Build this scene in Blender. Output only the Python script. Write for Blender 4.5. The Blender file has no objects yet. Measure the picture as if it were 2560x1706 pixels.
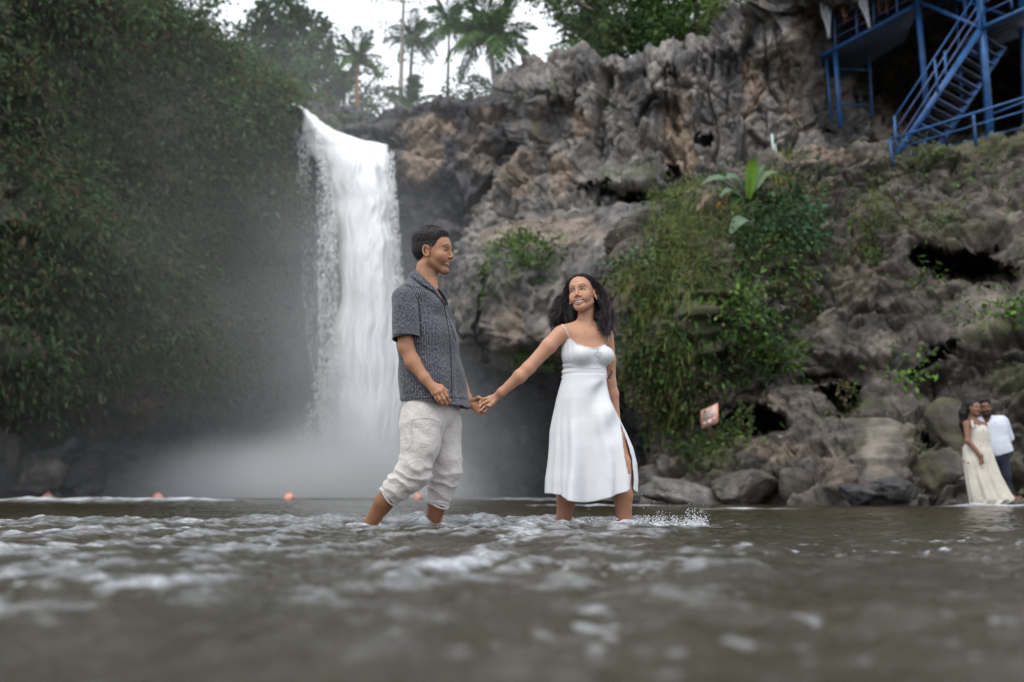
import bpy, math, random
import numpy as np
from mathutils import Vector, Matrix

random.seed(7)
RNG = np.random.default_rng(7)
R = math.radians
scene = bpy.context.scene
COL = scene.collection

# ------------------------------------------------------------------ camera
FPX, CX, CY, HY = 2489.0, 1280.0, 853.0, 1234.0
PITCH = math.atan((HY - CY) / FPX)
CAM = np.array([0.0, 0.0, 0.20])
cam_d = bpy.data.cameras.new('camera')
cam_d.lens = 35.0
cam_d.sensor_width = 36.0
cam_d.clip_start = 0.05
cam_d.clip_end = 1500.0
cam_d.dof.use_dof = True
cam_d.dof.focus_distance = 5.68
cam_d.dof.aperture_fstop = 1.7
cam = bpy.data.objects.new('camera', cam_d)
COL.objects.link(cam)
cam.location = CAM
cam.rotation_euler = (R(90) + PITCH, 0, 0)
scene.camera = cam

# ------------------------------------------------------------------ sky, sun, exposure
SUN_EL, SUN_AZ = 56.0, 205.0          # degrees; behind the camera, to the left
world = bpy.data.worlds.new('World')
scene.world = world
world.use_nodes = True
wn = world.node_tree
wn.nodes.clear()
w_out = wn.nodes.new('ShaderNodeOutputWorld')
w_bg = wn.nodes.new('ShaderNodeBackground')
w_sky = wn.nodes.new('ShaderNodeTexSky')
w_sky.sky_type = 'NISHITA'
w_sky.sun_disc = False
w_sky.sun_elevation = R(SUN_EL)
w_sky.sun_rotation = R(SUN_AZ)
w_sky.air_density = 1.0
w_sky.dust_density = 2.0
w_tc = wn.nodes.new('ShaderNodeTexCoord')
w_map = wn.nodes.new('ShaderNodeMapping')
w_map.inputs['Scale'].default_value = (1.0, 1.0, 2.2)
w_noise = wn.nodes.new('ShaderNodeTexNoise')
w_noise.inputs['Scale'].default_value = 1.8
w_noise.inputs['Detail'].default_value = 6.0
w_ramp = wn.nodes.new('ShaderNodeValToRGB')
w_ramp.color_ramp.elements[0].position = 0.30
w_ramp.color_ramp.elements[0].color = (9.6, 10.6, 12.0, 1)
w_ramp.color_ramp.elements[1].position = 0.62
w_ramp.color_ramp.elements[1].color = (12.4, 12.8, 13.4, 1)
w_mix = wn.nodes.new('ShaderNodeMix')
w_mix.data_type = 'RGBA'
w_mix.inputs['Factor'].default_value = 0.86
wn.links.new(w_tc.outputs['Generated'], w_map.inputs['Vector'])
wn.links.new(w_map.outputs['Vector'], w_noise.inputs['Vector'])
wn.links.new(w_noise.outputs['Fac'], w_ramp.inputs['Fac'])
wn.links.new(w_sky.outputs['Color'], w_mix.inputs['A'])
wn.links.new(w_ramp.outputs['Color'], w_mix.inputs['B'])
wn.links.new(w_mix.outputs['Result'], w_bg.inputs['Color'])
w_bg.inputs['Strength'].default_value = 0.105
wn.links.new(w_bg.outputs['Background'], w_out.inputs['Surface'])

sun_d = bpy.data.lights.new('sun', 'SUN')
sun_d.energy = 1.3
sun_d.angle = R(24)
sun_d.color = (1.0, 0.96, 0.91)
sun = bpy.data.objects.new('sun', sun_d)
COL.objects.link(sun)
_az, _el = R(SUN_AZ), R(SUN_EL)
_sd = Vector((math.sin(_az) * math.cos(_el), math.cos(_az) * math.cos(_el), math.sin(_el)))
sun.rotation_euler = _sd.to_track_quat('Z', 'Y').to_euler()
sun.location = (0, 0, 60)

scene.view_settings.view_transform = 'Standard'
scene.view_settings.look = 'None'
scene.view_settings.gamma = 1.0
scene.view_settings.exposure = 0.38
scene.view_settings.use_curve_mapping = False
scene.render.engine = 'CYCLES'
cyc = scene.cycles
cyc.use_denoising = True
cyc.max_bounces = 7
cyc.diffuse_bounces = 3
cyc.glossy_bounces = 3
cyc.transmission_bounces = 5
cyc.volume_bounces = 3
cyc.transparent_max_bounces = 12
cyc.volume_step_rate = 1.0
cyc.volume_max_steps = 64
cyc.sample_clamp_indirect = 6.0
cyc.use_adaptive_sampling = True
cyc.adaptive_threshold = 0.02

# ------------------------------------------------------------------ helpers
_fw = np.array([0.0, math.cos(PITCH), math.sin(PITCH)])
_up = np.array([0.0, -math.sin(PITCH), math.cos(PITCH)])
_rt = np.array([1.0, 0.0, 0.0])


def P(px, py, Y):
    """World point seen at pixel (px, py) of the 2560 wide picture, at distance Y."""
    px = np.asarray(px, float); py = np.asarray(py, float); Y = np.asarray(Y, float)
    u = (px - CX) / FPX; v = (CY - py) / FPX
    d = u[..., None] * _rt + _fw + v[..., None] * _up
    return CAM + d * (Y / d[..., 1])[..., None]


def pix(p):
    q = np.asarray(p, float) - CAM
    z = q @ _fw
    return np.stack([CX + FPX * (q @ _rt) / z, CY - FPX * (q @ _up) / z], -1)


def unit(v): v = np.asarray(v, float); return v / np.linalg.norm(v)


_gr = np.random.default_rng(3)
_PERM = _gr.permutation(256).astype(np.int32)
_GV = _gr.normal(size=(256, 3)); _GV /= np.linalg.norm(_GV, axis=1)[:, None]
_GV = _GV.astype(np.float32)


def pn(p, seed=0):
    """Perlin noise of (N,3) points, about -1..1."""
    p = np.asarray(p, np.float32).reshape(-1, 3) + np.float32(seed * 17.37 + 311.0)
    i = np.floor(p).astype(np.int32); f = p - i
    u = f * f * f * (f * (f * 6 - 15) + 10)
    xs = [(i[:, k] & 255, (i[:, k] + 1) & 255) for k in range(3)]
    res = 0
    for dx in (0, 1):
        hx = _PERM[xs[0][dx]]
        wx = u[:, 0] if dx else 1 - u[:, 0]
        for dy in (0, 1):
            hy = _PERM[(hx + xs[1][dy]) & 255]
            wy = u[:, 1] if dy else 1 - u[:, 1]
            for dz in (0, 1):
                g = _GV[_PERM[(hy + xs[2][dz]) & 255]]
                wz = u[:, 2] if dz else 1 - u[:, 2]
                dt = g[:, 0] * (f[:, 0] - dx) + g[:, 1] * (f[:, 1] - dy) + g[:, 2] * (f[:, 2] - dz)
                res = res + wx * wy * wz * dt
    return res * 1.6


def fbm(p, oct=4, seed=0, gain=0.5, lac=2.05, ridge=False):
    p = np.asarray(p, np.float32).reshape(-1, 3)
    a, s, r = 1.0, 1.0, 0
    for o in range(oct):
        n = pn(p * s, seed + o * 3)
        if ridge: n = 1 - 2 * np.abs(n)
        r = r + a * n
        a *= gain; s *= lac
    return r


def worley(p, seed=0):
    """F1, F2 and the id hash of the nearest cell."""
    p = np.asarray(p, np.float32).reshape(-1, 3) + np.float32(500 + seed * 7.7)
    i = np.floor(p).astype(np.int32)
    f1 = np.full(len(p), 9.0, np.float32); f2 = f1.copy(); idh = np.zeros(len(p), np.float32)
    for a in (-1, 0, 1):
        for b in (-1, 0, 1):
            for c in (-1, 0, 1):
                x, y, z = i[:, 0] + a, i[:, 1] + b, i[:, 2] + c
                h = _PERM[(_PERM[(_PERM[x & 255] + y) & 255] + z) & 255]
                j = _GV[h] * 0.45 + 0.5
                q = np.stack([x + j[:, 0] - p[:, 0], y + j[:, 1] - p[:, 1], z + j[:, 2] - p[:, 2]], 1)
                d = np.sqrt((q * q).sum(1))
                m = d < f1
                f2 = np.where(m, f1, np.minimum(f2, d)); idh = np.where(m, h / 255.0, idh); f1 = np.where(m, d, f1)
    return f1, f2, idh


def facet(p, seed=0):
    """Broken rock: every cell of a jittered grid gets its own tilted plane and step."""
    p = np.asarray(p, np.float32).reshape(-1, 3) + np.float32(300 + seed * 9.1)
    i = np.floor(p).astype(np.int32)
    f1 = np.full(len(p), 9.0, np.float32); val = np.zeros(len(p), np.float32)
    for a in (-1, 0, 1):
        for b in (-1, 0, 1):
            for c in (-1, 0, 1):
                x, y, z = i[:, 0] + a, i[:, 1] + b, i[:, 2] + c
                h = _PERM[(_PERM[(_PERM[x & 255] + y) & 255] + z) & 255]
                j = _GV[h] * 0.45 + 0.5
                q = np.stack([p[:, 0] - x - j[:, 0], p[:, 1] - y - j[:, 1], p[:, 2] - z - j[:, 2]], 1)
                d = np.abs(q).sum(1) * 0.6 + np.abs(q).max(1) * 0.4
                g2 = _GV[(h * 7 + 13) & 255]
                v = (q * g2).sum(1) * 1.3 + (h / 255.0 - 0.5) * 0.9
                m = d < f1
                val = np.where(m, v, val); f1 = np.where(m, d, f1)
    return val


def sstep(a, b, x):
    t = np.clip((x - a) / (b - a), 0, 1)
    return t * t * (3 - 2 * t)


def mesh_np(name, V, F, smooth=True, colors=None, attrs=None):
    """Mesh from (N,3) verts and (M,k) faces."""
    V = np.ascontiguousarray(V, np.float32); F = np.ascontiguousarray(F, np.int32)
    me = bpy.data.meshes.new(name)
    k = F.shape[1]
    me.vertices.add(len(V)); me.vertices.foreach_set('co', V.ravel())
    me.loops.add(F.size); me.loops.foreach_set('vertex_index', F.ravel())
    me.polygons.add(len(F))
    me.polygons.foreach_set('loop_start', np.arange(0, F.size, k, dtype=np.int32))
    me.polygons.foreach_set('loop_total', np.full(len(F), k, np.int32))
    me.update(calc_edges=True)
    me.validate()
    if smooth:
        me.polygons.foreach_set('use_smooth', np.ones(len(me.polygons), bool))
    if colors is not None:
        c = np.ones((len(V), 4), np.float32); c[:, :3] = colors
        a = me.color_attributes.new('Col', 'FLOAT_COLOR', 'POINT'); a.data.foreach_set('color', c.ravel())
    for kx, v in (attrs or {}).items():
        a = me.attributes.new(kx, 'FLOAT', 'POINT'); a.data.foreach_set('value', np.ascontiguousarray(v, np.float32))
    return me


def link(name, me, mat=None, parent=None, loc=None):
    o = bpy.data.objects.new(name, me)
    COL.objects.link(o)
    if mat is not None and me is not None and not me.materials: me.materials.append(mat)
    if parent is not None: o.parent = parent
    if loc is not None: o.location = loc
    return o


def tag(o, label=None, cat=None, group=None, kind=None):
    if label: o['label'] = label
    if cat: o['category'] = cat
    if group: o['group'] = group
    if kind: o['kind'] = kind
    return o


def empty(name, loc, label=None, cat=None, group=None):
    o = bpy.data.objects.new(name, None)
    COL.objects.link(o); o.location = tuple(float(x) for x in loc)
    o.empty_display_size = 0.2
    return tag(o, label, cat, group)


def child(name, V, F, mat, par, **kw):
    """A part given in world coordinates under an unrotated empty or thing."""
    V = np.asarray(V, float)
    o = link(name, mesh_np(name, V - np.array(world_loc(par)), F, **kw), mat, par)
    return o


def world_loc(o):
    p = Vector((0, 0, 0))
    while o is not None:
        p = p + o.location; o = o.parent
    return tuple(p)


class MB:
    """Collects quads/tris (stored as quads) of many shapes."""
    def __init__(s): s.V = []; s.F = []; s.C = []; s.n = 0
    def add(s, V, F, c=None):
        V = np.asarray(V, float); F = np.asarray(F, int)
        s.V.append(V); s.F.append(F + s.n); s.n += len(V)
        if c is not None: s.C.append(np.broadcast_to(np.asarray(c, float), (len(V), 3)))
    def box(s, a, b, w, h, up=(0, 0, 1), c=None):
        """Bar from a to b, w wide, h high."""
        a = np.asarray(a, float); b = np.asarray(b, float); d = b - a; d /= np.linalg.norm(d)
        x = np.cross(d, up); 
        if np.linalg.norm(x) < 1e-4: x = np.cross(d, (0, 1, 0))
        x /= np.linalg.norm(x); y = np.cross(x, d)
        V = [q + x * sx * w / 2 + y * sy * h / 2 for q in (a, b) for sx, sy in ((-1, -1), (1, -1), (1, 1), (-1, 1))]
        s.add(V, [(0, 1, 2, 3), (7, 6, 5, 4), (0, 4, 5, 1), (1, 5, 6, 2), (2, 6, 7, 3), (3, 7, 4, 0)], c)
    def tube(s, pts, rad, n=6, c=None, cap=True):
        pts = np.asarray(pts, float); m = len(pts)
        rad = np.broadcast_to(np.asarray(rad, float), (m,))
        T = np.gradient(pts, axis=0); T /= np.linalg.norm(T, axis=1)[:, None] + 1e-9
        ref = np.array([0.31, 0.2, 0.93]) if abs(T[:, 2]).mean() < 0.9 else np.array([1.0, 0.1, 0.0])
        A = np.cross(T, ref); A /= np.linalg.norm(A, axis=1)[:, None] + 1e-9
        B = np.cross(T, A)
        an = np.arange(n) / n * 2 * math.pi
        V = pts[:, None] + rad[:, None, None] * (np.cos(an)[None, :, None] * A[:, None] + np.sin(an)[None, :, None] * B[:, None])
        V = V.reshape(-1, 3); F = []
        for i in range(m - 1):
            for j in range(n):
                F.append((i * n + j, i * n + (j + 1) % n, (i + 1) * n + (j + 1) % n, (i + 1) * n + j))
        if cap:
            V = np.vstack([V, pts[0], pts[-1]]); a, b = m * n, m * n + 1
            for j in range(0, n, 2):
                F.append((a, (j + 2) % n, (j + 1) % n, j))
                F.append((b, (m - 1) * n + j, (m - 1) * n + (j + 1) % n, (m - 1) * n + (j + 2) % n))
        s.add(V, F, c)
    def mesh(s, name, **kw):
        V = np.vstack(s.V); F = np.vstack(s.F)
        if s.C: kw['colors'] = np.vstack(s.C)
        return mesh_np(name, V, F, **kw)
    def build(s, name, mat, par=None, base=None, **kw):
        if not s.V: print('EMPTY', name); return None
        V = np.vstack(s.V); F = np.vstack(s.F)
        if s.C: kw['colors'] = np.vstack(s.C)
        off = np.array(world_loc(par)) if par is not None else (np.zeros(3) if base is None else np.asarray(base, float))
        o = link(name, mesh_np(name, V - off, F, **kw), mat, par)
        if par is None and base is not None: o.location = tuple(off)
        return o


# ------------------------------------------------------------------ materials
def nmat(name):
    m = bpy.data.materials.new(name); m.use_nodes = True
    nt = m.node_tree; b = nt.nodes['Principled BSDF']
    return m, nt, b


def nn(nt, typ, **kw):
    n = nt.nodes.new(typ)
    for k, v in kw.items():
        if k in n.inputs.keys(): n.inputs[k].default_value = v
        else: setattr(n, k, v)
    return n


def mixc(nt, fac, a, b, mode='MIX'):
    m = nt.nodes.new('ShaderNodeMix'); m.data_type = 'RGBA'; m.blend_type = mode
    for s, v in (('Factor', fac), ('A', a), ('B', b)):
        if hasattr(v, 'links') or isinstance(v, bpy.types.NodeSocket): nt.links.new(v, m.inputs[s])
        elif s == 'Factor': m.inputs[s].default_value = v
        else: m.inputs[s].default_value = (*v, 1)
    return m.outputs['Result']


def ramp(nt, src, stops):
    r = nt.nodes.new('ShaderNodeValToRGB'); e = r.color_ramp.elements
    while len(e) < len(stops): e.new(0.5)
    for k, (p, c) in enumerate(stops):
        e[k].position = p; e[k].color = (*c, 1) if not np.isscalar(c) else (c, c, c, 1)
    nt.links.new(src, r.inputs['Fac'])
    return r.outputs['Color']


def noise_node(nt, scale, detail=4, vec=None, rough=0.55, dist=0.0, stretch=None):
    n = nn(nt, 'ShaderNodeTexNoise', Scale=scale, Detail=detail, Roughness=rough, Distortion=dist)
    if vec is None:
        tc = nt.nodes.new('ShaderNodeTexCoord'); vec = tc.outputs['Object']
    if stretch:
        mp = nt.nodes.new('ShaderNodeMapping'); mp.inputs['Scale'].default_value = stretch
        nt.links.new(vec, mp.inputs['Vector']); vec = mp.outputs['Vector']
    nt.links.new(vec, n.inputs['Vector'])
    return n.outputs['Fac']


def bump(nt, b, h, strength, dist, prev=None):
    n = nt.nodes.new('ShaderNodeBump'); n.inputs['Strength'].default_value = strength; n.inputs['Distance'].default_value = dist
    nt.links.new(h, n.inputs['Height'])
    if prev is not None: nt.links.new(prev, n.inputs['Normal'])
    if b is not None: nt.links.new(n.outputs['Normal'], b.inputs['Normal'])
    return n.outputs['Normal']


def simple_mat(name, col, rough=0.6, var=0.15, scale=6.0, metal=0.0, bumpd=0.0, spec=0.5):
    m, nt, b = nmat(name)
    f = noise_node(nt, scale, 5)
    c = ramp(nt, f, [(0.3, tuple(x * (1 - var) for x in col)), (0.7, tuple(min(1, x * (1 + var)) for x in col))])
    nt.links.new(c, b.inputs['Base Color'])
    b.inputs['Roughness'].default_value = rough; b.inputs['Metallic'].default_value = metal
    b.inputs['Specular IOR Level'].default_value = spec
    if bumpd: bump(nt, b, f, 0.6, bumpd)
    return m


def attr_mat(name, rough=0.7, var=0.25, scale=5.0, spec=0.3, trans=0.0, sss=0.0, bumpd=0.0, bscale=30.0, stretch=None):
    """Material whose colour comes from the mesh's Col attribute, broken up by noise."""
    m, nt, b = nmat(name)
    a = nn(nt, 'ShaderNodeVertexColor', layer_name='Col')
    f = noise_node(nt, scale, 5, stretch=stretch)
    k = ramp(nt, f, [(0.25, 1 - var), (0.75, 1 + var)])
    c = mixc(nt, 1.0, a.outputs['Color'], k, 'MULTIPLY')
    nt.links.new(c, b.inputs['Base Color'])
    b.inputs['Roughness'].default_value = rough; b.inputs['Specular IOR Level'].default_value = spec
    if sss:
        b.inputs['Subsurface Weight'].default_value = sss
        b.inputs['Subsurface Radius'].default_value = (0.012, 0.005, 0.003)
        b.inputs['Subsurface Scale'].default_value = 1.0
    if trans:
        t = nt.nodes.new('ShaderNodeBsdfTranslucent'); nt.links.new(c, t.inputs['Color'])
        mx = nt.nodes.new('ShaderNodeMixShader'); mx.inputs['Fac'].default_value = trans
        nt.links.new(b.outputs['BSDF'], mx.inputs[1]); nt.links.new(t.outputs['BSDF'], mx.inputs[2])
        nt.links.new(mx.outputs['Shader'], nt.nodes['Material Output'].inputs['Surface'])
    if bumpd:
        bump(nt, b, noise_node(nt, bscale, 5, stretch=stretch), 0.7, bumpd)
    return m


# ------------------------------------------------------------------ implicit surfaces
class SDF:
    """Smoothly blended body forms; meshed by surface nets in one or several boxes."""
    def __init__(s): s.ops = []
    def cap(s, a, b, ra, rb=None, k=0.02, side=None, sq=1.0, sub=False):
        s.ops.append(('c', np.asarray(a, float), np.asarray(b, float), ra, ra if rb is None else rb, k, None if side is None else np.asarray(side, float) / np.linalg.norm(side), sq, sub))
        return s
    def ell(s, c, r, rot=None, k=0.02, sub=False):
        s.ops.append(('e', np.asarray(c, float), np.asarray(r, float), np.eye(3) if rot is None else np.asarray(rot, float), k, sub))
        return s
    def path(s, pts, rads, k=0.015, **kw):
        for i in range(len(pts) - 1): s.cap(pts[i], pts[i + 1], rads[i], rads[i + 1], k, **kw)
        return s
    def cut(s, p, n, k=0.004, box=None):
        """remove everything on the +n side of the plane (inside box, if given)"""
        s.ops.append(('p', np.asarray(p, float), np.asarray(n, float) / np.linalg.norm(n), k, box)); return s
    def bounds(s):
        lo = np.full(3, 1e9); hi = -lo
        for o in s.ops:
            if o[0] == 'c' and not o[8]:
                r = max(o[3], o[4]) * max(1, 1 / o[7])
                lo = np.minimum(lo, np.minimum(o[1], o[2]) - r); hi = np.maximum(hi, np.maximum(o[1], o[2]) + r)
            if o[0] == 'e' and not o[5]:
                lo = np.minimum(lo, o[1] - o[2].max()); hi = np.maximum(hi, o[1] + o[2].max())
        return lo - 0.02, hi + 0.02
    def mesh(s, vox, box=None, keep=None):
        lo, hi = s.bounds() if box is None else (np.asarray(box[0], float), np.asarray(box[1], float))
        n = np.ceil((hi - lo) / vox).astype(int) + 1
        ax = [lo[i] + np.arange(n[i]) * vox for i in range(3)]
        D = np.full(n, 0.08, np.float32)
        for o in s.ops:
            if o[0] == 'p':
                _, p, nn_, k, bx = o
                sl = [slice(0, n[i]) for i in range(3)]
                if bx is not None:
                    sl = [slice(max(0, int((bx[0][i] - lo[i]) / vox)), max(0, min(n[i], int((bx[1][i] - lo[i]) / vox) + 1))) for i in range(3)]
                if any(q.start >= q.stop for q in sl): continue
                g = [ax[i][sl[i]].reshape([-1 if j == i else 1 for j in range(3)]) for i in range(3)]
                d = sum((g[i] - p[i]) * nn_[i] for i in range(3)).astype(np.float32)
                a = D[tuple(sl)]
                h = np.clip(0.5 - 0.5 * (d - a) / k, 0, 1)
                D[tuple(sl)] = d * (1 - h) + a * h + k * h * (1 - h)
                continue
            if o[0] == 'c':
                _, a, b, ra, rb, k, side, sq, sub = o
                r = max(ra, rb) * max(1, 1 / sq) + k + 3 * vox
                bl, bh = np.minimum(a, b) - r, np.maximum(a, b) + r
            else:
                _, c, rr, rot, k, sub = o
                r = rr.max() + k + 3 * vox
                bl, bh = c - r, c + r
            i0 = np.maximum(0, np.floor((bl - lo) / vox).astype(int)); i1 = np.minimum(n, np.ceil((bh - lo) / vox).astype(int) + 1)
            if (i1 <= i0).any(): continue
            sl = tuple(slice(i0[i], i1[i]) for i in range(3))
            g = [ax[i][sl[i]].reshape([-1 if j == i else 1 for j in range(3)]).astype(np.float32) for i in range(3)]
            if o[0] == 'c':
                ab = b - a; L2 = max(1e-9, float(ab @ ab))
                q = [g[i] - np.float32(a[i]) for i in range(3)]
                t = np.clip(sum(q[i] * np.float32(ab[i]) for i in range(3)) / np.float32(L2), 0, 1)
                e = [q[i] - t * np.float32(ab[i]) for i in range(3)]
                d2 = e[0] ** 2 + e[1] ** 2 + e[2] ** 2
                if side is not None:
                    sd = sum(e[i] * np.float32(side[i]) for i in range(3))
                    d2 = np.maximum(0, d2 + sd * sd * np.float32(sq * sq - 1))
                d = np.sqrt(d2) - (np.float32(ra) + t * np.float32(rb - ra))
            else:
                q = [g[i] - np.float32(c[i]) for i in range(3)]
                w = [sum(q[j] * np.float32(rot[i][j]) for j in range(3)) / np.float32(rr[i]) for i in range(3)]
                k0 = np.sqrt(w[0] ** 2 + w[1] ** 2 + w[2] ** 2) + 1e-9
                k1 = np.sqrt((w[0] / rr[0]) ** 2 + (w[1] / rr[1]) ** 2 + (w[2] / rr[2]) ** 2) + 1e-9
                d = (k0 * (k0 - 1) / k1).astype(np.float32)
            A = D[sl]
            if sub:
                d = -d
                h = np.clip(0.5 - 0.5 * (d - A) / k, 0, 1)
                D[sl] = d * (1 - h) + A * h + k * h * (1 - h)
            else:
                h = np.clip(0.5 + 0.5 * (A - d) / k, 0, 1)
                D[sl] = A * (1 - h) + d * h - k * h * (1 - h)
        return nets(D, lo, vox, keep)


def nets(D, lo, vox, keep=None):
    S = D < 0
    c = [S[dx:S.shape[0] - 1 + dx, dy:S.shape[1] - 1 + dy, dz:S.shape[2] - 1 + dz] for dx in (0, 1) for dy in (0, 1) for dz in (0, 1)]
    al = c[0].copy(); an = c[0].copy()
    for q in c[1:]: al &= q; an |= q
    act = an & ~al
    I = np.argwhere(act)
    idx = np.full(act.shape, -1, np.int32); idx[act] = np.arange(len(I))
    co = [(dx, dy, dz) for dx in (0, 1) for dy in (0, 1) for dz in (0, 1)]
    val = np.stack([D[I[:, 0] + a, I[:, 1] + b, I[:, 2] + e] for a, b, e in co], 1)
    acc = np.zeros((len(I), 3)); cnt = np.zeros(len(I))
    for i in range(8):
        for j in range(i + 1, 8):
            if sum(abs(co[i][k] - co[j][k]) for k in range(3)) != 1: continue
            vi, vj = val[:, i], val[:, j]
            m = (vi < 0) != (vj < 0)
            t = np.where(m, vi / (vi - vj + 1e-12), 0)
            p = np.array(co[i])[None] + t[:, None] * (np.array(co[j]) - np.array(co[i]))[None]
            acc += p * m[:, None]; cnt += m
    V = lo + (I + acc / cnt[:, None]) * vox
    Fs = []
    for axis in range(3):
        o1, o2 = [(1, 2), (2, 0), (0, 1)][axis]
        sl0 = [slice(None)] * 3; sl1 = [slice(None)] * 3
        sl0[axis] = slice(0, -1); sl1[axis] = slice(1, None)
        A, B = S[tuple(sl0)], S[tuple(sl1)]
        E = np.argwhere(A != B)
        E = E[(E[:, o1] > 0) & (E[:, o2] > 0) & (E[:, o1] < S.shape[o1] - 1) & (E[:, o2] < S.shape[o2] - 1)]
        if not len(E): continue
        inside = S[E[:, 0], E[:, 1], E[:, 2]]
        def cell(d1, d2):
            q = E.copy(); q[:, o1] -= d1; q[:, o2] -= d2
            return idx[q[:, 0], q[:, 1], q[:, 2]]
        f = np.stack([cell(1, 1), cell(0, 1), cell(0, 0), cell(1, 0)], 1)
        f[~inside] = f[~inside][:, ::-1]
        Fs.append(f)
    F = np.vstack(Fs); F = F[(F >= 0).all(1)]
    V = V.astype(np.float64)
    if keep is not None:
        kv = keep(V); F = F[kv[F].any(1)]
        used = np.zeros(len(V), bool); used[F.ravel()] = True
        remap = np.cumsum(used) - 1; V = V[used]; F = remap[F]
    return V, F


def relax(V, F, it=2, lam=0.5):
    n = len(V); e0 = F.ravel(); e1 = np.roll(F, -1, axis=1).ravel()
    for _ in range(it):
        s = np.zeros_like(V); c = np.zeros(n)
        for a, b in ((e0, e1), (e1, e0)):
            for k in range(3): s[:, k] += np.bincount(a, V[b, k], n)
            c += np.bincount(a, minlength=n)
        V = V + lam * (s / np.maximum(c, 1)[:, None] - V)
    return V


def vnorm(V, F):
    n = np.cross(V[F[:, 2]] - V[F[:, 0]], V[F[:, 3 % F.shape[1]]] - V[F[:, 1]])
    N = np.zeros_like(V)
    for k in range(F.shape[1]):
        for a in range(3): N[:, a] += np.bincount(F[:, k], n[:, a], len(V))
    return N / (np.linalg.norm(N, axis=1)[:, None] + 1e-12)


def merge(parts):
    V = np.vstack([p[0] for p in parts]); F = []; n = 0
    for p in parts: F.append(p[1] + n); n += len(p[0])
    return V, np.vstack(F)
YM, YW = 5.65, 5.72        # distance of the man and of the woman
# ================================================================== ROCK
def rock_mat(name, dark, mid, light, moss=(0.045, 0.06, 0.018), wet=0.0, scale=1.0, streak=True):
    """Weathered rock: stains and strata by noise, moss and pale stone from the mesh's masks."""
    m, nt, b = nmat(name)
    n1 = noise_node(nt, 0.9 * scale, 8, rough=0.62)
    n2 = noise_node(nt, 4.5 * scale, 7, rough=0.65)
    n3 = noise_node(nt, 0.8 * scale, 5, stretch=(1.8, 1.8, 0.22), dist=0.4)
    c = ramp(nt, n1, [(0.30, dark), (0.50, mid), (0.68, light)])
    if streak:
        s = ramp(nt, n3, [(0.42, 0.0), (0.60, 1.0)])
        c = mixc(nt, s, c, mixc(nt, 0.65, c, dark))
    c = mixc(nt, 1.0, c, ramp(nt, n2, [(0.30, 0.55), (0.52, 1.0), (0.72, 1.35)]), 'MULTIPLY')
    at = nn(nt, 'ShaderNodeAttribute', attribute_name='tan')
    tn = mixc(nt, 1.0, mixc(nt, n2, (0.19, 0.14, 0.10), (0.34, 0.265, 0.20)), ramp(nt, n2, [(0.3, 0.6), (0.6, 1.1)]), 'MULTIPLY')
    c = mixc(nt, at.outputs['Fac'], c, tn)
    am = nn(nt, 'ShaderNodeAttribute', attribute_name='moss')
    n4 = noise_node(nt, 9.0, 5)
    mul = nn(nt, 'ShaderNodeMath', operation='MULTIPLY'); nt.links.new(am.outputs['Fac'], mul.inputs[0])
    nt.links.new(ramp(nt, n4, [(0.38, 0.25), (0.60, 1.0)]), mul.inputs[1])
    c = mixc(nt, mul.outputs[0], c, mixc(nt, n4, tuple(x * 0.6 for x in moss), tuple(x * 1.5 for x in moss)))
    nt.links.new(c, b.inputs['Base Color'])
    aw = nn(nt, 'ShaderNodeAttribute', attribute_name='wet')
    rr_ = nn(nt, 'ShaderNodeMapRange'); rr_.inputs['To Min'].default_value = 0.85; rr_.inputs['To Max'].default_value = 0.22
    nt.links.new(aw.outputs['Fac'], rr_.inputs['Value']); nt.links.new(rr_.outputs['Result'], b.inputs['Roughness'])
    b.inputs['Specular IOR Level'].default_value = 0.35
    p = bump(nt, None, noise_node(nt, 3.5, 9, rough=0.7), 0.9, 0.10)
    bump(nt, b, noise_node(nt, 22, 6, rough=0.7), 0.7, 0.02, p)
    return m


M_ROCK = rock_mat('grey_brown_rock', (0.060, 0.059, 0.063), (0.195, 0.180, 0.165), (0.38, 0.345, 0.30))
M_ROCKD = rock_mat('dark_wet_rock', (0.024, 0.024, 0.029), (0.075, 0.072, 0.076), (0.18, 0.165, 0.15))
M_ROCKB = rock_mat('brown_bank_rock', (0.042, 0.037, 0.034), (0.115, 0.097, 0.083), (0.24, 0.205, 0.17), moss=(0.07, 0.085, 0.022))


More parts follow.
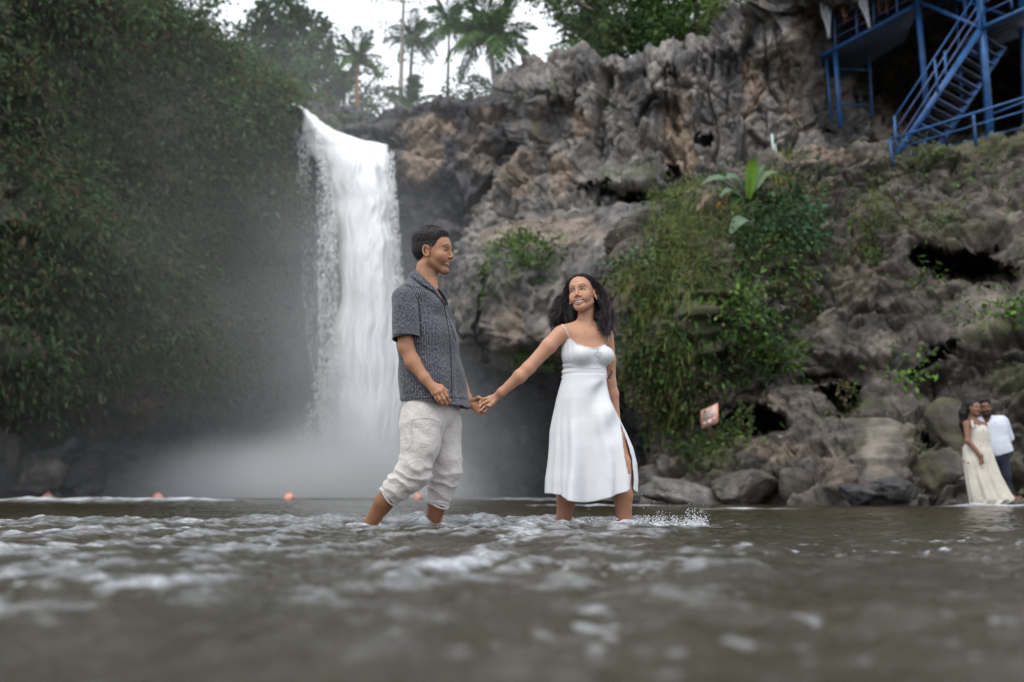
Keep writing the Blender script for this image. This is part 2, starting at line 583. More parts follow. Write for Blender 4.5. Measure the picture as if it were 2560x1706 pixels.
def rails(rl, ncol, nrow, ease=True):
    """rl: list (bottom to top) of lists of (px, py, Y) -> grid of points nrow x ncol."""
    rows = []
    for r in rl:
        r = np.array(r, float)
        if r.shape[1] == 4: w = r[:, :3]      # world points flagged by a 4th value
        else: pass
        w = P(r[:, 0], r[:, 1], r[:, 2]) if r.shape[1] == 3 else r[:, :3]
        d = np.r_[0, np.cumsum(np.linalg.norm(np.diff(w, axis=0), axis=1))]; d /= d[-1]
        # keep columns aligned by control index, not by length
        k = np.linspace(0, 1, len(r)); t = np.linspace(0, 1, ncol)
        rows.append(np.stack([np.interp(t, k, w[:, a]) for a in range(3)], 1))
    rows = np.array(rows)
    # smooth across rails: Catmull-Rom
    out = []; n = len(rows)
    seg = np.array([np.median(np.linalg.norm(rows[i + 1] - rows[i], axis=1)) for i in range(n - 1)])
    cum = np.r_[0, np.cumsum(seg)]
    for s in np.linspace(0, cum[-1], nrow):
        i = min(n - 2, np.searchsorted(cum, s, side='right') - 1); t = (s - cum[i]) / seg[i]
        p0, p1, p2, p3 = rows[max(0, i - 1)], rows[i], rows[i + 1], rows[min(n - 1, i + 2)]
        out.append(0.5 * ((2 * p1) + (-p0 + p2) * t + (2 * p0 - 5 * p1 + 4 * p2 - p3) * t * t + (-p0 + 3 * p1 - 3 * p2 + p3) * t ** 3) * 0.8 + 0.2 * (p1 * (1 - t) + p2 * t))
    G = np.array(out)
    for _ in range(3): G[:, 1:-1] = 0.5 * G[:, 1:-1] + 0.25 * (G[:, :-2] + G[:, 2:])
    return G


def grid_faces(nr, nc):
    i = np.arange(nr - 1)[:, None] * nc + np.arange(nc - 1)[None]
    return np.stack([i, i + 1, i + nc + 1, i + nc], -1).reshape(-1, 4)


def ell_mask(q, e, soft=0.35):
    cx, cy, rx, ry = e[:4]; a = R(e[4]) if len(e) > 4 else 0
    x, y = q[:, 0] - cx, q[:, 1] - cy
    x, y = x * math.cos(a) + y * math.sin(a), -x * math.sin(a) + y * math.cos(a)
    d = np.sqrt((x / rx) ** 2 + (y / ry) ** 2)
    return sstep(1 + soft * 0.5, 1 - soft * 0.5, d)


def cliff(name, rl, ncol, nrow, mat, style, caves=(), bulges=(), tan=(), moss=(), wet=None, mossn=0.0, kind='structure', amp=1.0, seed=0, base=None):
    G = rails(rl, ncol, nrow); V = G.reshape(-1, 3); F = grid_faces(nrow, ncol)
    N = vnorm(V, F)
    view = V - CAM; view /= np.linalg.norm(view, axis=1)[:, None]
    flip = np.sign((N * view).sum(1).mean()); N = -N * flip
    d = np.zeros(len(V), np.float32)
    wob = V + 0.9 * np.stack([pn(V * 0.35, seed + 40), pn(V * 0.35, seed + 41), pn(V * 0.35, seed + 42)], 1)
    if style == 'columns':      # vertical weathered flutes with rounded blocks
        d += 0.9 * pn(wob * (0.28, 0.28, 0.10), seed) + 0.45 * fbm(wob * (0.75, 0.75, 0.18), 3, seed + 1)
        wo2 = V + 0.10 * np.stack([pn(V * 0.6, seed + 43), pn(V * 0.6, seed + 44), pn(V * 0.6, seed + 45)], 1)
        f1, f2, h = worley(wo2 * (0.62, 0.62, 0.24), seed + 2)
        d += 0.10 * (0.6 - f1) + 0.45 * (h - 0.5)
        d -= 0.30 * np.exp(-((f2 - f1) / 0.05) ** 2)
        f1, f2, h = worley(wo2 * (1.5, 1.5, 0.9), seed + 12)
        d += 0.10 * (0.6 - f1) + 0.32 * (h - 0.5) - 0.16 * np.exp(-((f2 - f1) / 0.05) ** 2)
        u = V[:, 2] + 0.25 * pn(V * 0.4, seed + 60)
        d += 0.16 * pn(np.stack([V[:, 0] * .15, V[:, 1] * .15, u * 1.9], 1), seed + 61)
        d += 0.10 * fbm(V * (2.6, 2.6, 1.8), 4, seed + 5, ridge=True)
        d += 0.46 * facet(wo2 * (0.75, 0.75, 0.26), seed + 20) + 0.18 * facet(wo2 * (1.9, 1.9, 0.9), seed + 21) + 0.06 * facet(V * 4.5, seed + 22)
    elif style == 'blocks':
        f1, f2, h = worley(wob * (0.5, 0.5, 0.7), seed + 2)
        d += 0.9 * (h - 0.5) + 0.5 * (0.5 - f1) - 0.4 * np.exp(-((f2 - f1) / 0.06) ** 2)
        f1, f2, h = worley(wob * (1.3, 1.3, 1.7), seed + 7)
        d += 0.32 * (h - 0.5) - 0.14 * np.exp(-((f2 - f1) / 0.07) ** 2)
        d += 0.8 * pn(V * 0.25, seed) + 0.12 * fbm(V * 1.5, 4, seed + 5, ridge=True) + 0.45 * facet(wob * (0.8, 0.8, 0.8), seed + 20) + 0.2 * facet(V * 2.4, seed + 21)
    elif style == 'bank':       # dipping beds, hollows and rubble
        u = V @ unit(np.array([-0.32, 0.15, 0.93]))
        s3 = np.stack([V[:, 0] * 0.25, V[:, 1] * 0.25, u * 1.6], 1)
        d += 0.55 * fbm(V * 0.35, 3, seed) + 0.30 * fbm(s3, 3, seed + 3, ridge=True)
        f1, f2, h = worley(wob * (0.7, 0.7, 1.0), seed + 2)
        d += 0.35 * (h - 0.5) + 0.35 * (0.5 - f1) - 0.22 * np.exp(-((f2 - f1) / 0.06) ** 2)
        d += 0.10 * fbm(V * 2.6, 4, seed + 5, ridge=True) + 0.30 * facet(np.stack([V[:, 0], V[:, 1], u * 1.5], 1) * 1.1, seed + 20) + 0.14 * facet(V * (2.6, 2.6, 3.4), seed + 21) + 0.06 * facet(V * 6, seed + 22)
    elif style == 'soft':
        d += 1.1 * fbm(V * 0.22, 4, seed) + 0.30 * fbm(V * 1.1, 4, seed + 4) + 0.30 * facet(wob * 0.9, seed + 20) + 0.14 * facet(V * 2.6, seed + 21)
    d = d * amp
    V = V + N * d[:, None] * (1.0, 1.0, 0.6)
    q = pix(V); q2 = q + np.stack([pn(V * 0.9, 71), pn(V * 0.9, 72)], 1) * 24 + np.stack([pn(V * 3, 73), pn(V * 3, 74)], 1) * 11
    view = V - CAM; view /= np.linalg.norm(view, axis=1)[:, None]
    for e in caves: V = V + view * (e[5] * ell_mask(q2, e, e[6] if len(e) > 6 else 0.35))[:, None]
    for e in bulges: V = V - view * (e[5] * ell_mask(q, e, 1.6))[:, None]
    at = {'tan': np.zeros(len(V)), 'moss': np.zeros(len(V)), 'wet': np.zeros(len(V))}
    for e in tan: at['tan'] = np.maximum(at['tan'], ell_mask(q2, e, 0.6) * (e[5] if len(e) > 5 else 1))
    for e in moss: at['moss'] = np.maximum(at['moss'], ell_mask(q2, e, 1.2) * (e[5] if len(e) > 5 else 1))
    at['tan'] = np.clip(at['tan'] * 1.35, 0, 1)
    if mossn: at['moss'] = np.clip(at['moss'] + mossn * sstep(0.0, 0.5, pn(V * 0.8, seed + 9) + 0.4 * pn(V * 2.5, seed + 8)), 0, 1)
    if wet: 
        for e in wet: at['wet'] = np.maximum(at['wet'], ell_mask(q2, e, 1.2))
    o = link(name, mesh_np(name, V, F, attrs=at), mat)
    o['kind'] = kind
    return o, V, F


def up_back(row, dY, dz=0.0):
    r = np.array(row, float); w = P(r[:, 0], r[:, 1], r[:, 2]); w = w + (0, dY, dz)
    s = (w[:, 1]) / (w[:, 1] - dY); w[:, 0] = (w[:, 0]) * s
    return [tuple(x) + (1,) for x in w]


# riverbed sheet out to the horizon
bed = mesh_np('riverbed', [(-300, -120, -0.9), (300, -120, -0.9), (300, 420, -0.9), (-300, 420, -0.9)], [(0, 1, 2, 3)])
o = link('riverbed', bed, simple_mat('river_mud', (0.09, 0.075, 0.055), 0.9, 0.3, 0.5)); o['kind'] = 'structure'

# back wall of the gorge behind and beside the waterfall
top = [(-500, 250, 40), (300, 250, 40), (640, 262, 40), (720, 272, 39.5), (800, 285, 39), (960, 290, 39), (1060, 283, 38.5), (1120, 276, 38), (1240, 262, 37.5), (1500, 240, 37), (1800, 240, 37)]
mid = [(-500, 700, 41), (300, 700, 41), (640, 700, 41), (720, 640, 40.5), (800, 640, 40), (960, 640, 39), (1060, 640, 37.5), (1120, 640, 37), (1240, 640, 37), (1500, 700, 38), (1800, 700, 38)]
low = [(-500, 960, 44), (300, 960, 44), (640, 960, 43), (720, 960, 42), (800, 960, 41), (960, 900, 40.5), (1060, 900, 39.5), (1120, 860, 40), (1240, 900, 42), (1500, 960, 42), (1800, 960, 42)]
bot = [(x, 1262, y) for x, _, y in low]
gorge, VG, FG = cliff('gorge_wall', [bot, low, mid, top, up_back(top, 14, 0.6)], 620, 330, M_ROCKD, 'blocks', amp=0.8, seed=5,
    tan=[(1075, 320, 75, 30, 0, .8), (1050, 400, 50, 60, 10, .9), (1010, 430, 22, 40, 0, .8), (1190, 380, 40, 60, 0, .35), (1225, 300, 30, 20, 0, .5)],
    wet=[(1120, 560, 110, 200, 0), (900, 700, 200, 500, 0)], moss=[(860, 300, 60, 18, 0, .9), (960, 300, 40, 12, 0, .5)])

# right hand cliff, upper part
r0 = [(1130, 700, 37), (1150, 680, 34), (1400, 640, 31), (1600, 600, 30), (1800, 520, 29), (2000, 450, 29), (2250, 450, 31), (2750, 450, 31)]
r1 = [(1210, 500, 40), (1235, 480, 35.5), (1400, 440, 33), (1600, 380, 31.5), (1800, 320, 30.5), (2000, 290, 29.6), (2250, 280, 33), (2750, 280, 34)]
r2 = [(1262, 330, 41), (1282, 300, 36), (1400, 260, 34), (1600, 230, 32), (1800, 200, 31), (2000, 150, 30), (2250, 120, 33), (2750, 120, 34)]
r3 = [(1300, 240, 42), (1308, 190, 36), (1420, 156, 35), (1590, 132, 33.5), (1775, 112, 32.5), (1900, 30, 31), (2120, -110, 26.5), (2750, -260, 23)]  # right end overhangs out of view, shaped to shade the stairs
upc, VU, FU = cliff('right_cliff', [r0, r1, r2, r3, up_back(r3, 12, 0.4)], 760, 380, M_ROCK, 'columns', seed=11,
    caves=[(1630, 528, 78, 40, -6, 4.5, .3), (1760, 350, 22, 14, 0, 1.6), (1685, 430, 20, 16, 0, 1.4), (2400, 150, 250, 210, 0, 8.0, .5), (1500, 470, 60, 8, 12, .8), (2120, 240, 70, 100, 0, 1.6)],
    bulges=[(1640, 170, 55, 45, 0, 1.5), (1350, 235, 60, 40, 0, 1.3), (1640, 232, 40, 30, 0, 1.2), (1560, 450, 70, 28, 0, 1.2), (1330, 330, 30, 60, 0, .7), (1960, 110, 60, 60, 0, 1.0), (2190, 330, 60, 40, 0, 1.2)],
    tan=[(1690, 350, 38, 70, 0, 1), (1730, 430, 18, 50, 0, .8), (1450, 310, 22, 50, 0, .6), (1400, 440, 26, 60, 0, .6), (1880, 230, 24, 80, 0, .6), (1980, 130, 50, 90, 20, .45), (2000, 260, 50, 70, 0, .45), (1350, 320, 20, 50, 0, .4), (1700, 275, 25, 40, 0, .6), (1290, 430, 50, 60, 0, .5), (2230, 300, 50, 45, 0, .6), (1550, 600, 150, 30, 0, .35), (2080, 385, 100, 12, 0, .8)],
    moss=[(1385, 220, 20, 25, 0, .8), (1540, 260, 15, 30, 0, .6), (1600, 425, 40, 18, -20, .9), (1520, 440, 30, 30, 0, .8), (1350, 340, 14, 60, 0, .6), (1290, 230, 16, 14, 0, .5)],
    wet=[(1640, 250, 400, 30, 0)])

# overhanging shoulder of rock between the fall and the bank
m0 = [(1120, 900, 37), (1165, 905, 36), (1300, 930, 36), (1450, 935, 34), (1660, 960, 28)]
m1 = [(1110, 835, 34), (1140, 858, 30.0), (1290, 893, 28), (1430, 905, 27), (1665, 950, 22.5)]
m2 = [(1105, 770, 34), (1135, 790, 30), (1290, 770, 27), (1430, 760, 26.3), (1640, 760, 22)]
m3 = [(1150, 690, 35), (1185, 650, 30.5), (1290, 620, 28), (1430, 610, 27.6), (1640, 600, 24.5)]
m4 = [(1230, 630, 38), (1260, 590, 34), (1340, 560, 32.5), (1450, 545, 31.5), (1700, 520, 29)]
shc, VSh, FSh = cliff('rock_shoulder', [m0, m1, m2, m3, m4, up_back(m4, 4, 0.3)], 360, 320, M_ROCK, 'soft', seed=23, amp=0.55,
    caves=[(1205, 760, 8, 80, 5, .5), (1215, 870, 16, 40, 0, .6)], bulges=[(1300, 840, 50, 50, 0, .4), (1390, 850, 40, 40, 0, .4)],
    tan=[(1350, 580, 160, 40, 0, .45), (1270, 820, 40, 60, 0, .45), (1400, 850, 60, 50, 0, .3), (1560, 600, 60, 30, 20, .5)],
    moss=[(1340, 640, 80, 40, 0, .6), (1330, 880, 60, 20, 0, .6), (1230, 700, 30, 60, 0, .4)], mossn=0.25)

# near right bank
b0 = [(1640, 1246, 30), (1585, 1262, 20.5), (1750, 1268, 19.6), (1950, 1272, 17.8), (2200, 1274, 16.4), (2450, 1270, 17.2), (2900, 1276, 16)]
b0 = [tuple(w) + (1,) for w in [np.append(P(x, y, Y)[:2], -0.5) for x, y, Y in b0]]
b1 = [(1690, 1180, 30), (1640, 1185, 21.5), (1760, 1150, 20.8), (1950, 1130, 19.8), (2200, 1120, 18), (2450, 1130, 17.9), (2900, 1060, 16.6)]
b2 = [(1730, 1060, 30), (1690, 1070, 22.5), (1780, 1040, 22), (1950, 1010, 21.3), (2200, 950, 20), (2450, 900, 18.8), (2900, 800, 17.4)]
b3 = [(1680, 950, 30), (1612, 950, 21.5), (1760, 920, 21.2), (1950, 850, 21.8), (2200, 790, 21.4), (2450, 730, 20), (2900, 620, 18)]
b4 = [(1640, 760, 30), (1565, 770, 21.3), (1740, 740, 20.8), (1950, 700, 22.6), (2200, 630, 22.6), (2450, 560, 21.4), (2900, 460, 20)]
b5 = [(1680, 620, 31), (1600, 620, 23), (1760, 580, 22.6), (1950, 540, 24.2), (2200, 490, 24.2), (2450, 440, 23.2), (2900, 350, 22)]
b6 = [(1760, 520, 31), (1700, 500, 26), (1820, 440, 25.5), (1980, 408, 25.9), (2180, 400, 25.6), (2300, 400, 25.0), (2900, 270, 25)]
bank, VB_, FB_ = cliff('right_bank', [b0, b1, b2, b3, b4, b5, b6, up_back(b6, 7, 0.0)], 720, 460, M_ROCKB, 'bank', seed=31, amp=0.8,
    caves=[(1885, 1058, 85, 34, 0, 3.0, .25), (2108, 992, 46, 32, 0, 2.4, .3), (2395, 655, 115, 30, 4, 3.0, .25), (2460, 690, 75, 24, 0, 2.4, .3), (2345, 1075, 55, 16, -18, 1.2, .4), (2050, 950, 50, 12, 0, .6), (2330, 900, 70, 10, -25, .8)],
    bulges=[(2430, 850, 160, 60, -20, .5), (2100, 880, 120, 40, 0, .3)],
    tan=[(2050, 385, 120, 22, 0, .45), (1960, 1130, 120, 26, 5, .4), (1900, 1000, 60, 14, 0, .3), (2420, 700, 60, 16, 0, .3), (2150, 690, 60, 80, 0, .22)],
    moss=[(2400, 370, 200, 40, -12, .75), (1720, 760, 110, 240, 0, .75), (1770, 1120, 60, 70, 0, .9), (2480, 820, 100, 30, -25, .7), (2330, 1090, 40, 60, 0, .7), (2520, 950, 50, 60, 0, .6), (2130, 1010, 60, 30, 0, .6), (2350, 560, 120, 40, 0, .5)], mossn=0.22)

# left hand wall, overgrown
l0 = [(-500, 1085, 40), (0, 1085, 41), (200, 1090, 42), (400, 1100, 43), (560, 1100, 43), (700, 1100, 43), (790, 1100, 44)]
l1 = [(-500, 930, 23), (0, 970, 26), (200, 990, 29), (400, 1015, 32), (560, 990, 35), (690, 960, 38), (760, 960, 43)]
l2 = [(-500, 700, 22), (0, 720, 25), (200, 740, 28), (400, 750, 31), (560, 750, 34.3), (725, 720, 37.5), (775, 720, 42)]
l3 = [(-500, 300, 21), (0, 300, 25), (200, 300, 28), (400, 330, 31.5), (560, 360, 34.6), (715, 400, 38), (770, 400, 42)]
l4 = [(-500, -250, 23), (0, -200, 27), (200, -100, 30), (400, 60, 33.5), (560, 165, 36), (690, 235, 38.5), (735, 262, 42)]
leftc, VL, FL = cliff('left_cliff', [l0, l1, l2, l3, l4, up_back(l4, 12, 0.3)], 420, 360, rock_mat('overgrown_rock', (0.030, 0.030, 0.026), (0.070, 0.062, 0.046), (0.12, 0.10, 0.075), moss=(0.050, 0.074, 0.034)), 'soft', seed=43, amp=1.3,
    moss=[(300, 700, 500, 200, 0, .8)], mossn=0.7, tan=[(690, 250, 26, 28, 0, .8), (590, 190, 50, 14, 10, .7), (350, 1012, 60, 6, 0, .4)],
    caves=[(50, 350, 60, 40, 0, 1.5), (250, 460, 120, 40, 0, .8), (560, 830, 60, 40, 0, 1.0)])


# ---------------------------------------------------------------- boulders
def boulder(c, r, seed, label, mat=M_ROCKB, squash=(1, 1, 0.8), group=None, moss=0.3, rot=0.0, sub=28, cat='boulder', tanv=0.0):
    n, m = sub * 2, sub
    th = np.linspace(0, math.pi, m + 1); ph = np.arange(n) / n * 2 * math.pi
    D = np.stack([np.outer(np.sin(th), np.cos(ph)), np.outer(np.sin(th), np.sin(ph)), np.outer(np.cos(th), np.ones(n))], -1).reshape(-1, 3)
    f1, f2, h = worley(D * 1.1 + seed, seed)
    rr = 0.92 + 0.30 * pn(D * 1.1 + seed, seed) + 0.16 * (0.6 - f1) + 0.05 * fbm(D * 4.5, 3, seed, ridge=True)
    V = D * rr[:, None]
    # a few flat facets
    g = np.random.default_rng(seed)
    for _ in range(15):
        nrm = unit(g.normal(size=3)); k = V @ nrm; lim = g.uniform(0.52, 0.80)
        V = V - np.outer(np.maximum(0, k - lim) * 0.9, nrm)
    V = V * (1 + 0.07 * facet(D * 2.2 + seed, seed) + 0.025 * facet(D * 6 + seed, seed) + 0.02 * fbm(D * 7, 3, seed + 3, ridge=True) + 0.03 * pn(D * 3, seed + 2))[:, None]
    V = V * np.array(squash) * r
    a = R(rot); V = V @ np.array([[math.cos(a), 0, math.sin(a)], [0, 1, 0], [-math.sin(a), 0, math.cos(a)]])
    F = [(i * n + j, (i + 1) * n + j, (i + 1) * n + (j + 1) % n, i * n + (j + 1) % n) for i in range(m) for j in range(n)]
    W = V + c
    at = {'tan': np.full(len(V), tanv), 'moss': moss * sstep(-0.1, 0.5, pn(W * 1.5, seed) + 0.4 * D[:, 2]), 'wet': sstep(0.35, 0.0, W[:, 2])}
    o = link(cat.replace(' ', '_'), mesh_np(cat, V, F, attrs=at), mat, None, tuple(c))
    return tag(o, label, cat, group)


def bld(px, py, Y, wpx, hpx, seed, label, **kw):
    """boulder covering about wpx by hpx of the picture, centred at px, py"""
    s = Y / FPX
    rx, rz = wpx * s / 2, hpx * s / 2
    dpt = kw.pop('depth', 0.9)
    return boulder(P(px, py, Y), 1.0, seed, label, squash=(rx, rx * dpt, rz), **kw)


GB = 'boulders along the foot of the right bank'
bld(1712, 1238, 18.6, 250, 88, 3, 'pale grey flat rock slab sloping into the river right of the white dress', group=GB, moss=.12, rot=-8, mat=M_ROCK, depth=.5)
bld(1850, 1218, 18.3, 210, 120, 4, 'dark low boulder with a brown patch, right of the pale slab', group=GB, rot=10, depth=.6)
bld(1985, 1222, 17.9, 110, 120, 5, 'rounded brown boulder with moss at its left foot, midway along the bank', group=GB)
bld(2042, 1195, 17.9, 90, 150, 6, 'tall smooth brown boulder between two rounded ones on the bank', group=GB, moss=.1)
bld(2108, 1205, 17.2, 150, 130, 7, 'broad pale brown boulder above the dark wet one', group=GB, moss=.05, tanv=.25, rot=15)
bld(2152, 1236, 16.4, 120, 78, 8, 'dark wet boulder standing in the water left of the wavelet', group=GB, mat=M_ROCKD, moss=.0)
bld(2236, 1232, 16.4, 130, 84, 9, 'dark rough boulder left of the couple in pale clothes', group=GB, mat=M_ROCKD, moss=.15)
bld(2330, 1196, 17.0, 150, 150, 10, 'large mossy boulder just behind the couple in pale clothes', group=GB, moss=.5)
bld(2396, 1090, 17.9, 170, 200, 12, 'tall mossy brown outcrop left of the woman in the printed dress', group=GB, moss=.6)
bld(2250, 1130, 17.6, 150, 90, 14, 'grey block resting on the bank above the dark boulders', group=GB, moss=.2, rot=-14)
bld(2540, 1205, 17.6, 150, 190, 13, 'dark grey rock behind the man in the white shirt', group=GB, mat=M_ROCKD, moss=.1)
GC = 'small pale stones lying on the bank'
for i, (px, py, Y, w, lb) in enumerate([(2089, 1116, 18.6, 24, 'round pale stone, largest of those on the ledge'), (2048, 1117, 18.8, 16, 'small pale stone left of the round one on the ledge'), (1951, 1093, 19.6, 14, 'small grey stone by the mouth of the low cave'),
        (2308, 862, 19.4, 26, 'flat pale stone on the rock above the printed dress'), (2200, 1046, 18.8, 16, 'pale chip of stone on the brown slope')]):
    bld(px, py, Y, w, w * .85, 20 + i, lb, group=GC, moss=0, mat=M_ROCK, cat='stone', sub=10, tanv=.4)
GD = 'rocks at the foot of the left wall'
bld(8, 1110, 30.5, 110, 300, 41, 'tall pointed rock at the left edge of the picture', group=GD, moss=.1, mat=M_ROCK)
bld(100, 1185, 31, 150, 130, 42, 'slanting grey rock beside the tall pointed one', group=GD, moss=.05, rot=28, mat=M_ROCK)
bld(185, 1195, 32, 170, 120, 43, 'dark rounded rock behind the leftmost float', group=GD, moss=.05, rot=20, mat=M_ROCKD)
bld(230, 1225, 31.0, 90, 60, 44, 'low dark rock at the end of the left rocks', group=GD, moss=.0, mat=M_ROCKD)
bld(60, 1232, 30.2, 160, 56, 45, 'low dark shelf of rock under the slanting grey one', group=GD, moss=.0, mat=M_ROCKD)
# ledge under the far couple
bld(2478, 1290, 15.4, 190, 46, 51, 'low wet stony ledge the couple in pale clothes stands on', group=GB, mat=M_ROCKD, moss=.1, depth=.6)
bld(2552, 1258, 15.2, 90, 34, 52, 'brown slab at the right edge beside the sandal', group=GB, moss=.1, tanv=.3)
# ================================================================== RIVER
LEGS = [P(921, 1318, YM - 0.04), P(1079, 1322, YM + 0.10), P(1408, 1312, YW + 0.13), P(1561, 1312, YW - 0.05)]


def river_height(X, Y):
    """Height of the river surface and its foam, from long swells down to chop."""
    n = X.size; x, y = X.ravel(), Y.ravel()
    def N(sx, sy, ox=0.0, sd=0, a=0.0):
        c, s = math.cos(a), math.sin(a)
        u, v = x * c + y * s, -x * s + y * c
        return pn(np.stack([u * sx + ox, v * sy, np.full(n, 0.37 * sd)], 1), sd)
    rough = 0.30 + 0.75 * sstep(1.6, -0.6, x - 0.12 * y + 0.25 * N(.5, .5, sd=9)) * sstep(9.0, 4.0, y) + 0.35 * sstep(3.4, 5.6, y) * sstep(8.5, 6.2, y) * sstep(2.8, 0.6, np.abs(x - 0.1))
    rough = np.maximum(rough, 0.22 + 0.22 * sstep(4.5, 2.5, y))
    # the current runs away from the camera on the left: long crests along y, crossed by chop
    w1 = 1 - 2 * np.abs(N(2.6, 0.75, 0, 1, -0.12)); w1b = 1 - 2 * np.abs(N(5.5, 1.7, 4, 13, -0.30)); w2 = 1 - 2 * np.abs(N(2.4, 4.6, 3, 2, -0.25)); w3 = N(6, 9, 5, 3, 0.5); w4 = N(15, 20, 0, 4, -0.4); w5 = N(34, 42, 1, 5, 0.2)
    lf = sstep(1.3, -0.5, x - 0.10 * y)
    h = lf * (0.015 * w1 + 0.012 * w1b) + 0.011 * w2 * (1.2 - .5 * lf) + 0.0085 * w3 + (0.0034 + 0.0022 * lf) * w4 * sstep(14, 6, y) + (0.0013 + .0008 * lf) * w5 * sstep(7.5, 3, y)
    h = h * (0.35 + 1.0 * rough)
    # short steep ripples in patches: the facets that pick up the sky
    gl = sstep(0.05, 0.55, N(0.9, 2.2, 11, 17, 0.1) + 0.5 * N(3.0, 6.0, 5, 18))
    h = h + gl * (0.019 * N(8, 15, 0, 19, 0.15) + 0.0085 * N(19, 30, 0, 20, -0.2)) * sstep(12, 5, y) * (1.2 - 0.4 * lf)
    sp = sstep(0.10, 0.45, N(1.5, 2.6, 31, 23, 0.15)) * sstep(6.5, 3.0, y)
    h = h + sp * (1 - lf * .5) * 0.060 * N(4.2, 8.5, 3, 24, 0.1)
    # standing wave across the river at the man's feet
    yc = 6.15 + 0.10 * x + 0.14 * N(0.8, 0.8, 2, 6)
    band = np.exp(-((y - yc) / 0.30) ** 2) * sstep(2.0, 0.2, x) * sstep(-5.0, -2.6, x)
    h = h + 0.030 * band * (0.8 + 0.5 * w2) + 0.006 * band * w4
    foam_glint = 0.50 * band * (0.5 + 0.8 * w3)
    # broken rapids farther up
    for (yy, x0, x1, wd, am) in ((21.0, -11.0, -5.6, 0.7, 0.10), (24.0, -12.5, -7.6, 0.7, 0.09), (15.6, 0.2, 2.4, .3, .02), (12.6, 2.2, 3.6, .2, .02), (14.3, 6.0, 8.2, .28, .05), (26.5, 0.4, 3.0, .8, .06), (29, -1.0, 1.5, .8, .05)):
        g = np.exp(-((y - yy - 0.3 * N(.6, .3, yy, 7)) / wd) ** 2) * sstep(x0 - .6, x0 + .8, x) * sstep(x1 + .6, x1 - .8, x)
        h = h + am * g * (0.9 + 0.6 * N(2.2, 1.2, yy, 8)); foam_glint = np.maximum(foam_glint, g * (0.85 + 0.6 * N(3.0, 2.0, 1, 12)))
    # swirl round the legs
    for L in LEGS:
        r = np.sqrt((x - L[0]) ** 2 + (y - L[1]) ** 2)
        h = h + 0.016 * np.exp(-((r - 0.085) / 0.05) ** 2) * (0.8 + 0.9 * w4 + 0.5 * w3)
        foam_glint = np.maximum(foam_glint, 0.85 * np.exp(-((r - 0.08) / 0.09) ** 2) * (0.7 + 0.7 * w4))
    g = np.exp(-((y - 5.52 + 0.05 * w1) / 0.13) ** 2) * sstep(-0.3, 0.15, x) * sstep(1.30, 1.05, x)
    h = h + 0.014 * g * (0.7 + 0.8 * w4 + .5 * w3); foam_glint = np.maximum(foam_glint, g * (0.35 + 0.8 * w4 + 0.3 * w3))
    g = np.exp(-((y - 5.62) / 0.5) ** 2) * sstep(-1.2, -0.8, x) * sstep(1.2, 0.9, x)
    foam_glint = np.maximum(foam_glint, 0.42 * g * (0.3 + 0.9 * w3 + 0.7 * w4)); h = h + 0.006 * g * w3
    crest = h / 0.03
    glint_flecks = sstep(0.22, 0.60, N(24, 30, 3, 27, 0.2) + 0.4 * N(9, 12, 5, 29)) * sstep(-0.05, 0.40, N(1.3, 2.4, 9, 28)) * sstep(6.0, 3.0, y)  # small flecks: sky glints painted in as pale foam colour
    foam_glint = np.maximum(foam_glint, 0.62 * glint_flecks)
    st_ = N(3.4, 0.8, 7, 14, -0.20) + 0.6 * N(8, 2.2, 2, 15, -0.3) + 0.5 * w3 + 0.3 * w4
    foam_glint = np.maximum(foam_glint, lf * rough * sstep(0.12, 0.95, st_) * 0.50 * sstep(11, 6, y))
    foam_glint = np.maximum(foam_glint, rough * sstep(0.8, 1.6, crest + 0.5 * w3 + 0.35 * w4) * 0.30)
    foam_glint = np.maximum(foam_glint, sstep(30, 36, y) * sstep(-16, -9, x) * sstep(6, 1, x) * 0.9)
    foam_glint = foam_glint * (0.45 + 0.55 * sstep(1.0, 2.2, y))
    return h.reshape(X.shape), np.clip(foam_glint, 0, 1).reshape(X.shape)


m, nt, b_ = nmat('river_water'); M_WATER = m
af = nn(nt, 'ShaderNodeAttribute', attribute_name='foam_glint')
n1 = noise_node(nt, 0.7, 5, stretch=(1, 1, 1)); n2 = noise_node(nt, 28, 6, rough=0.7); n3 = noise_node(nt, 5, 4)
c = ramp(nt, n1, [(0.3, (0.018, 0.015, 0.005)), (0.7, (0.038, 0.028, 0.011))])
s = nn(nt, 'ShaderNodeMath', operation='MULTIPLY'); nt.links.new(af.outputs['Fac'], s.inputs[0])
nt.links.new(ramp(nt, n2, [(0.34, 0.55), (0.62, 1.25)]), s.inputs[1])
fm = nn(nt, 'ShaderNodeMapRange'); fm.inputs['From Min'].default_value = 0.10; fm.inputs['From Max'].default_value = 1.0
nt.links.new(s.outputs[0], fm.inputs['Value'])
c = mixc(nt, fm.outputs['Result'], c, (0.66, 0.68, 0.72))
nt.links.new(c, b_.inputs['Base Color'])
rg = nn(nt, 'ShaderNodeMapRange'); rg.inputs['To Min'].default_value = 0.0; rg.inputs['To Max'].default_value = 0.40
nt.links.new(fm.outputs['Result'], rg.inputs['Value'])
ra = nn(nt, 'ShaderNodeMath', operation='ADD'); nt.links.new(rg.outputs['Result'], ra.inputs[0]); nt.links.new(ramp(nt, noise_node(nt, 1.6, 4, stretch=(0.7, 1.6, 1)), [(.38, 0.03), (.62, 0.13)]), ra.inputs[1])
nt.links.new(ra.outputs[0], b_.inputs['Roughness'])
b_.inputs['IOR'].default_value = 1.33; b_.inputs['Specular IOR Level'].default_value = 0.5
p_ = bump(nt, None, noise_node(nt, 9, 5, stretch=(1.4, 1.2, 1)), 0.45, 0.02)
p_ = bump(nt, None, noise_node(nt, 34, 5, stretch=(1, 1.3, 1), rough=.6), 0.45, 0.006, p_)
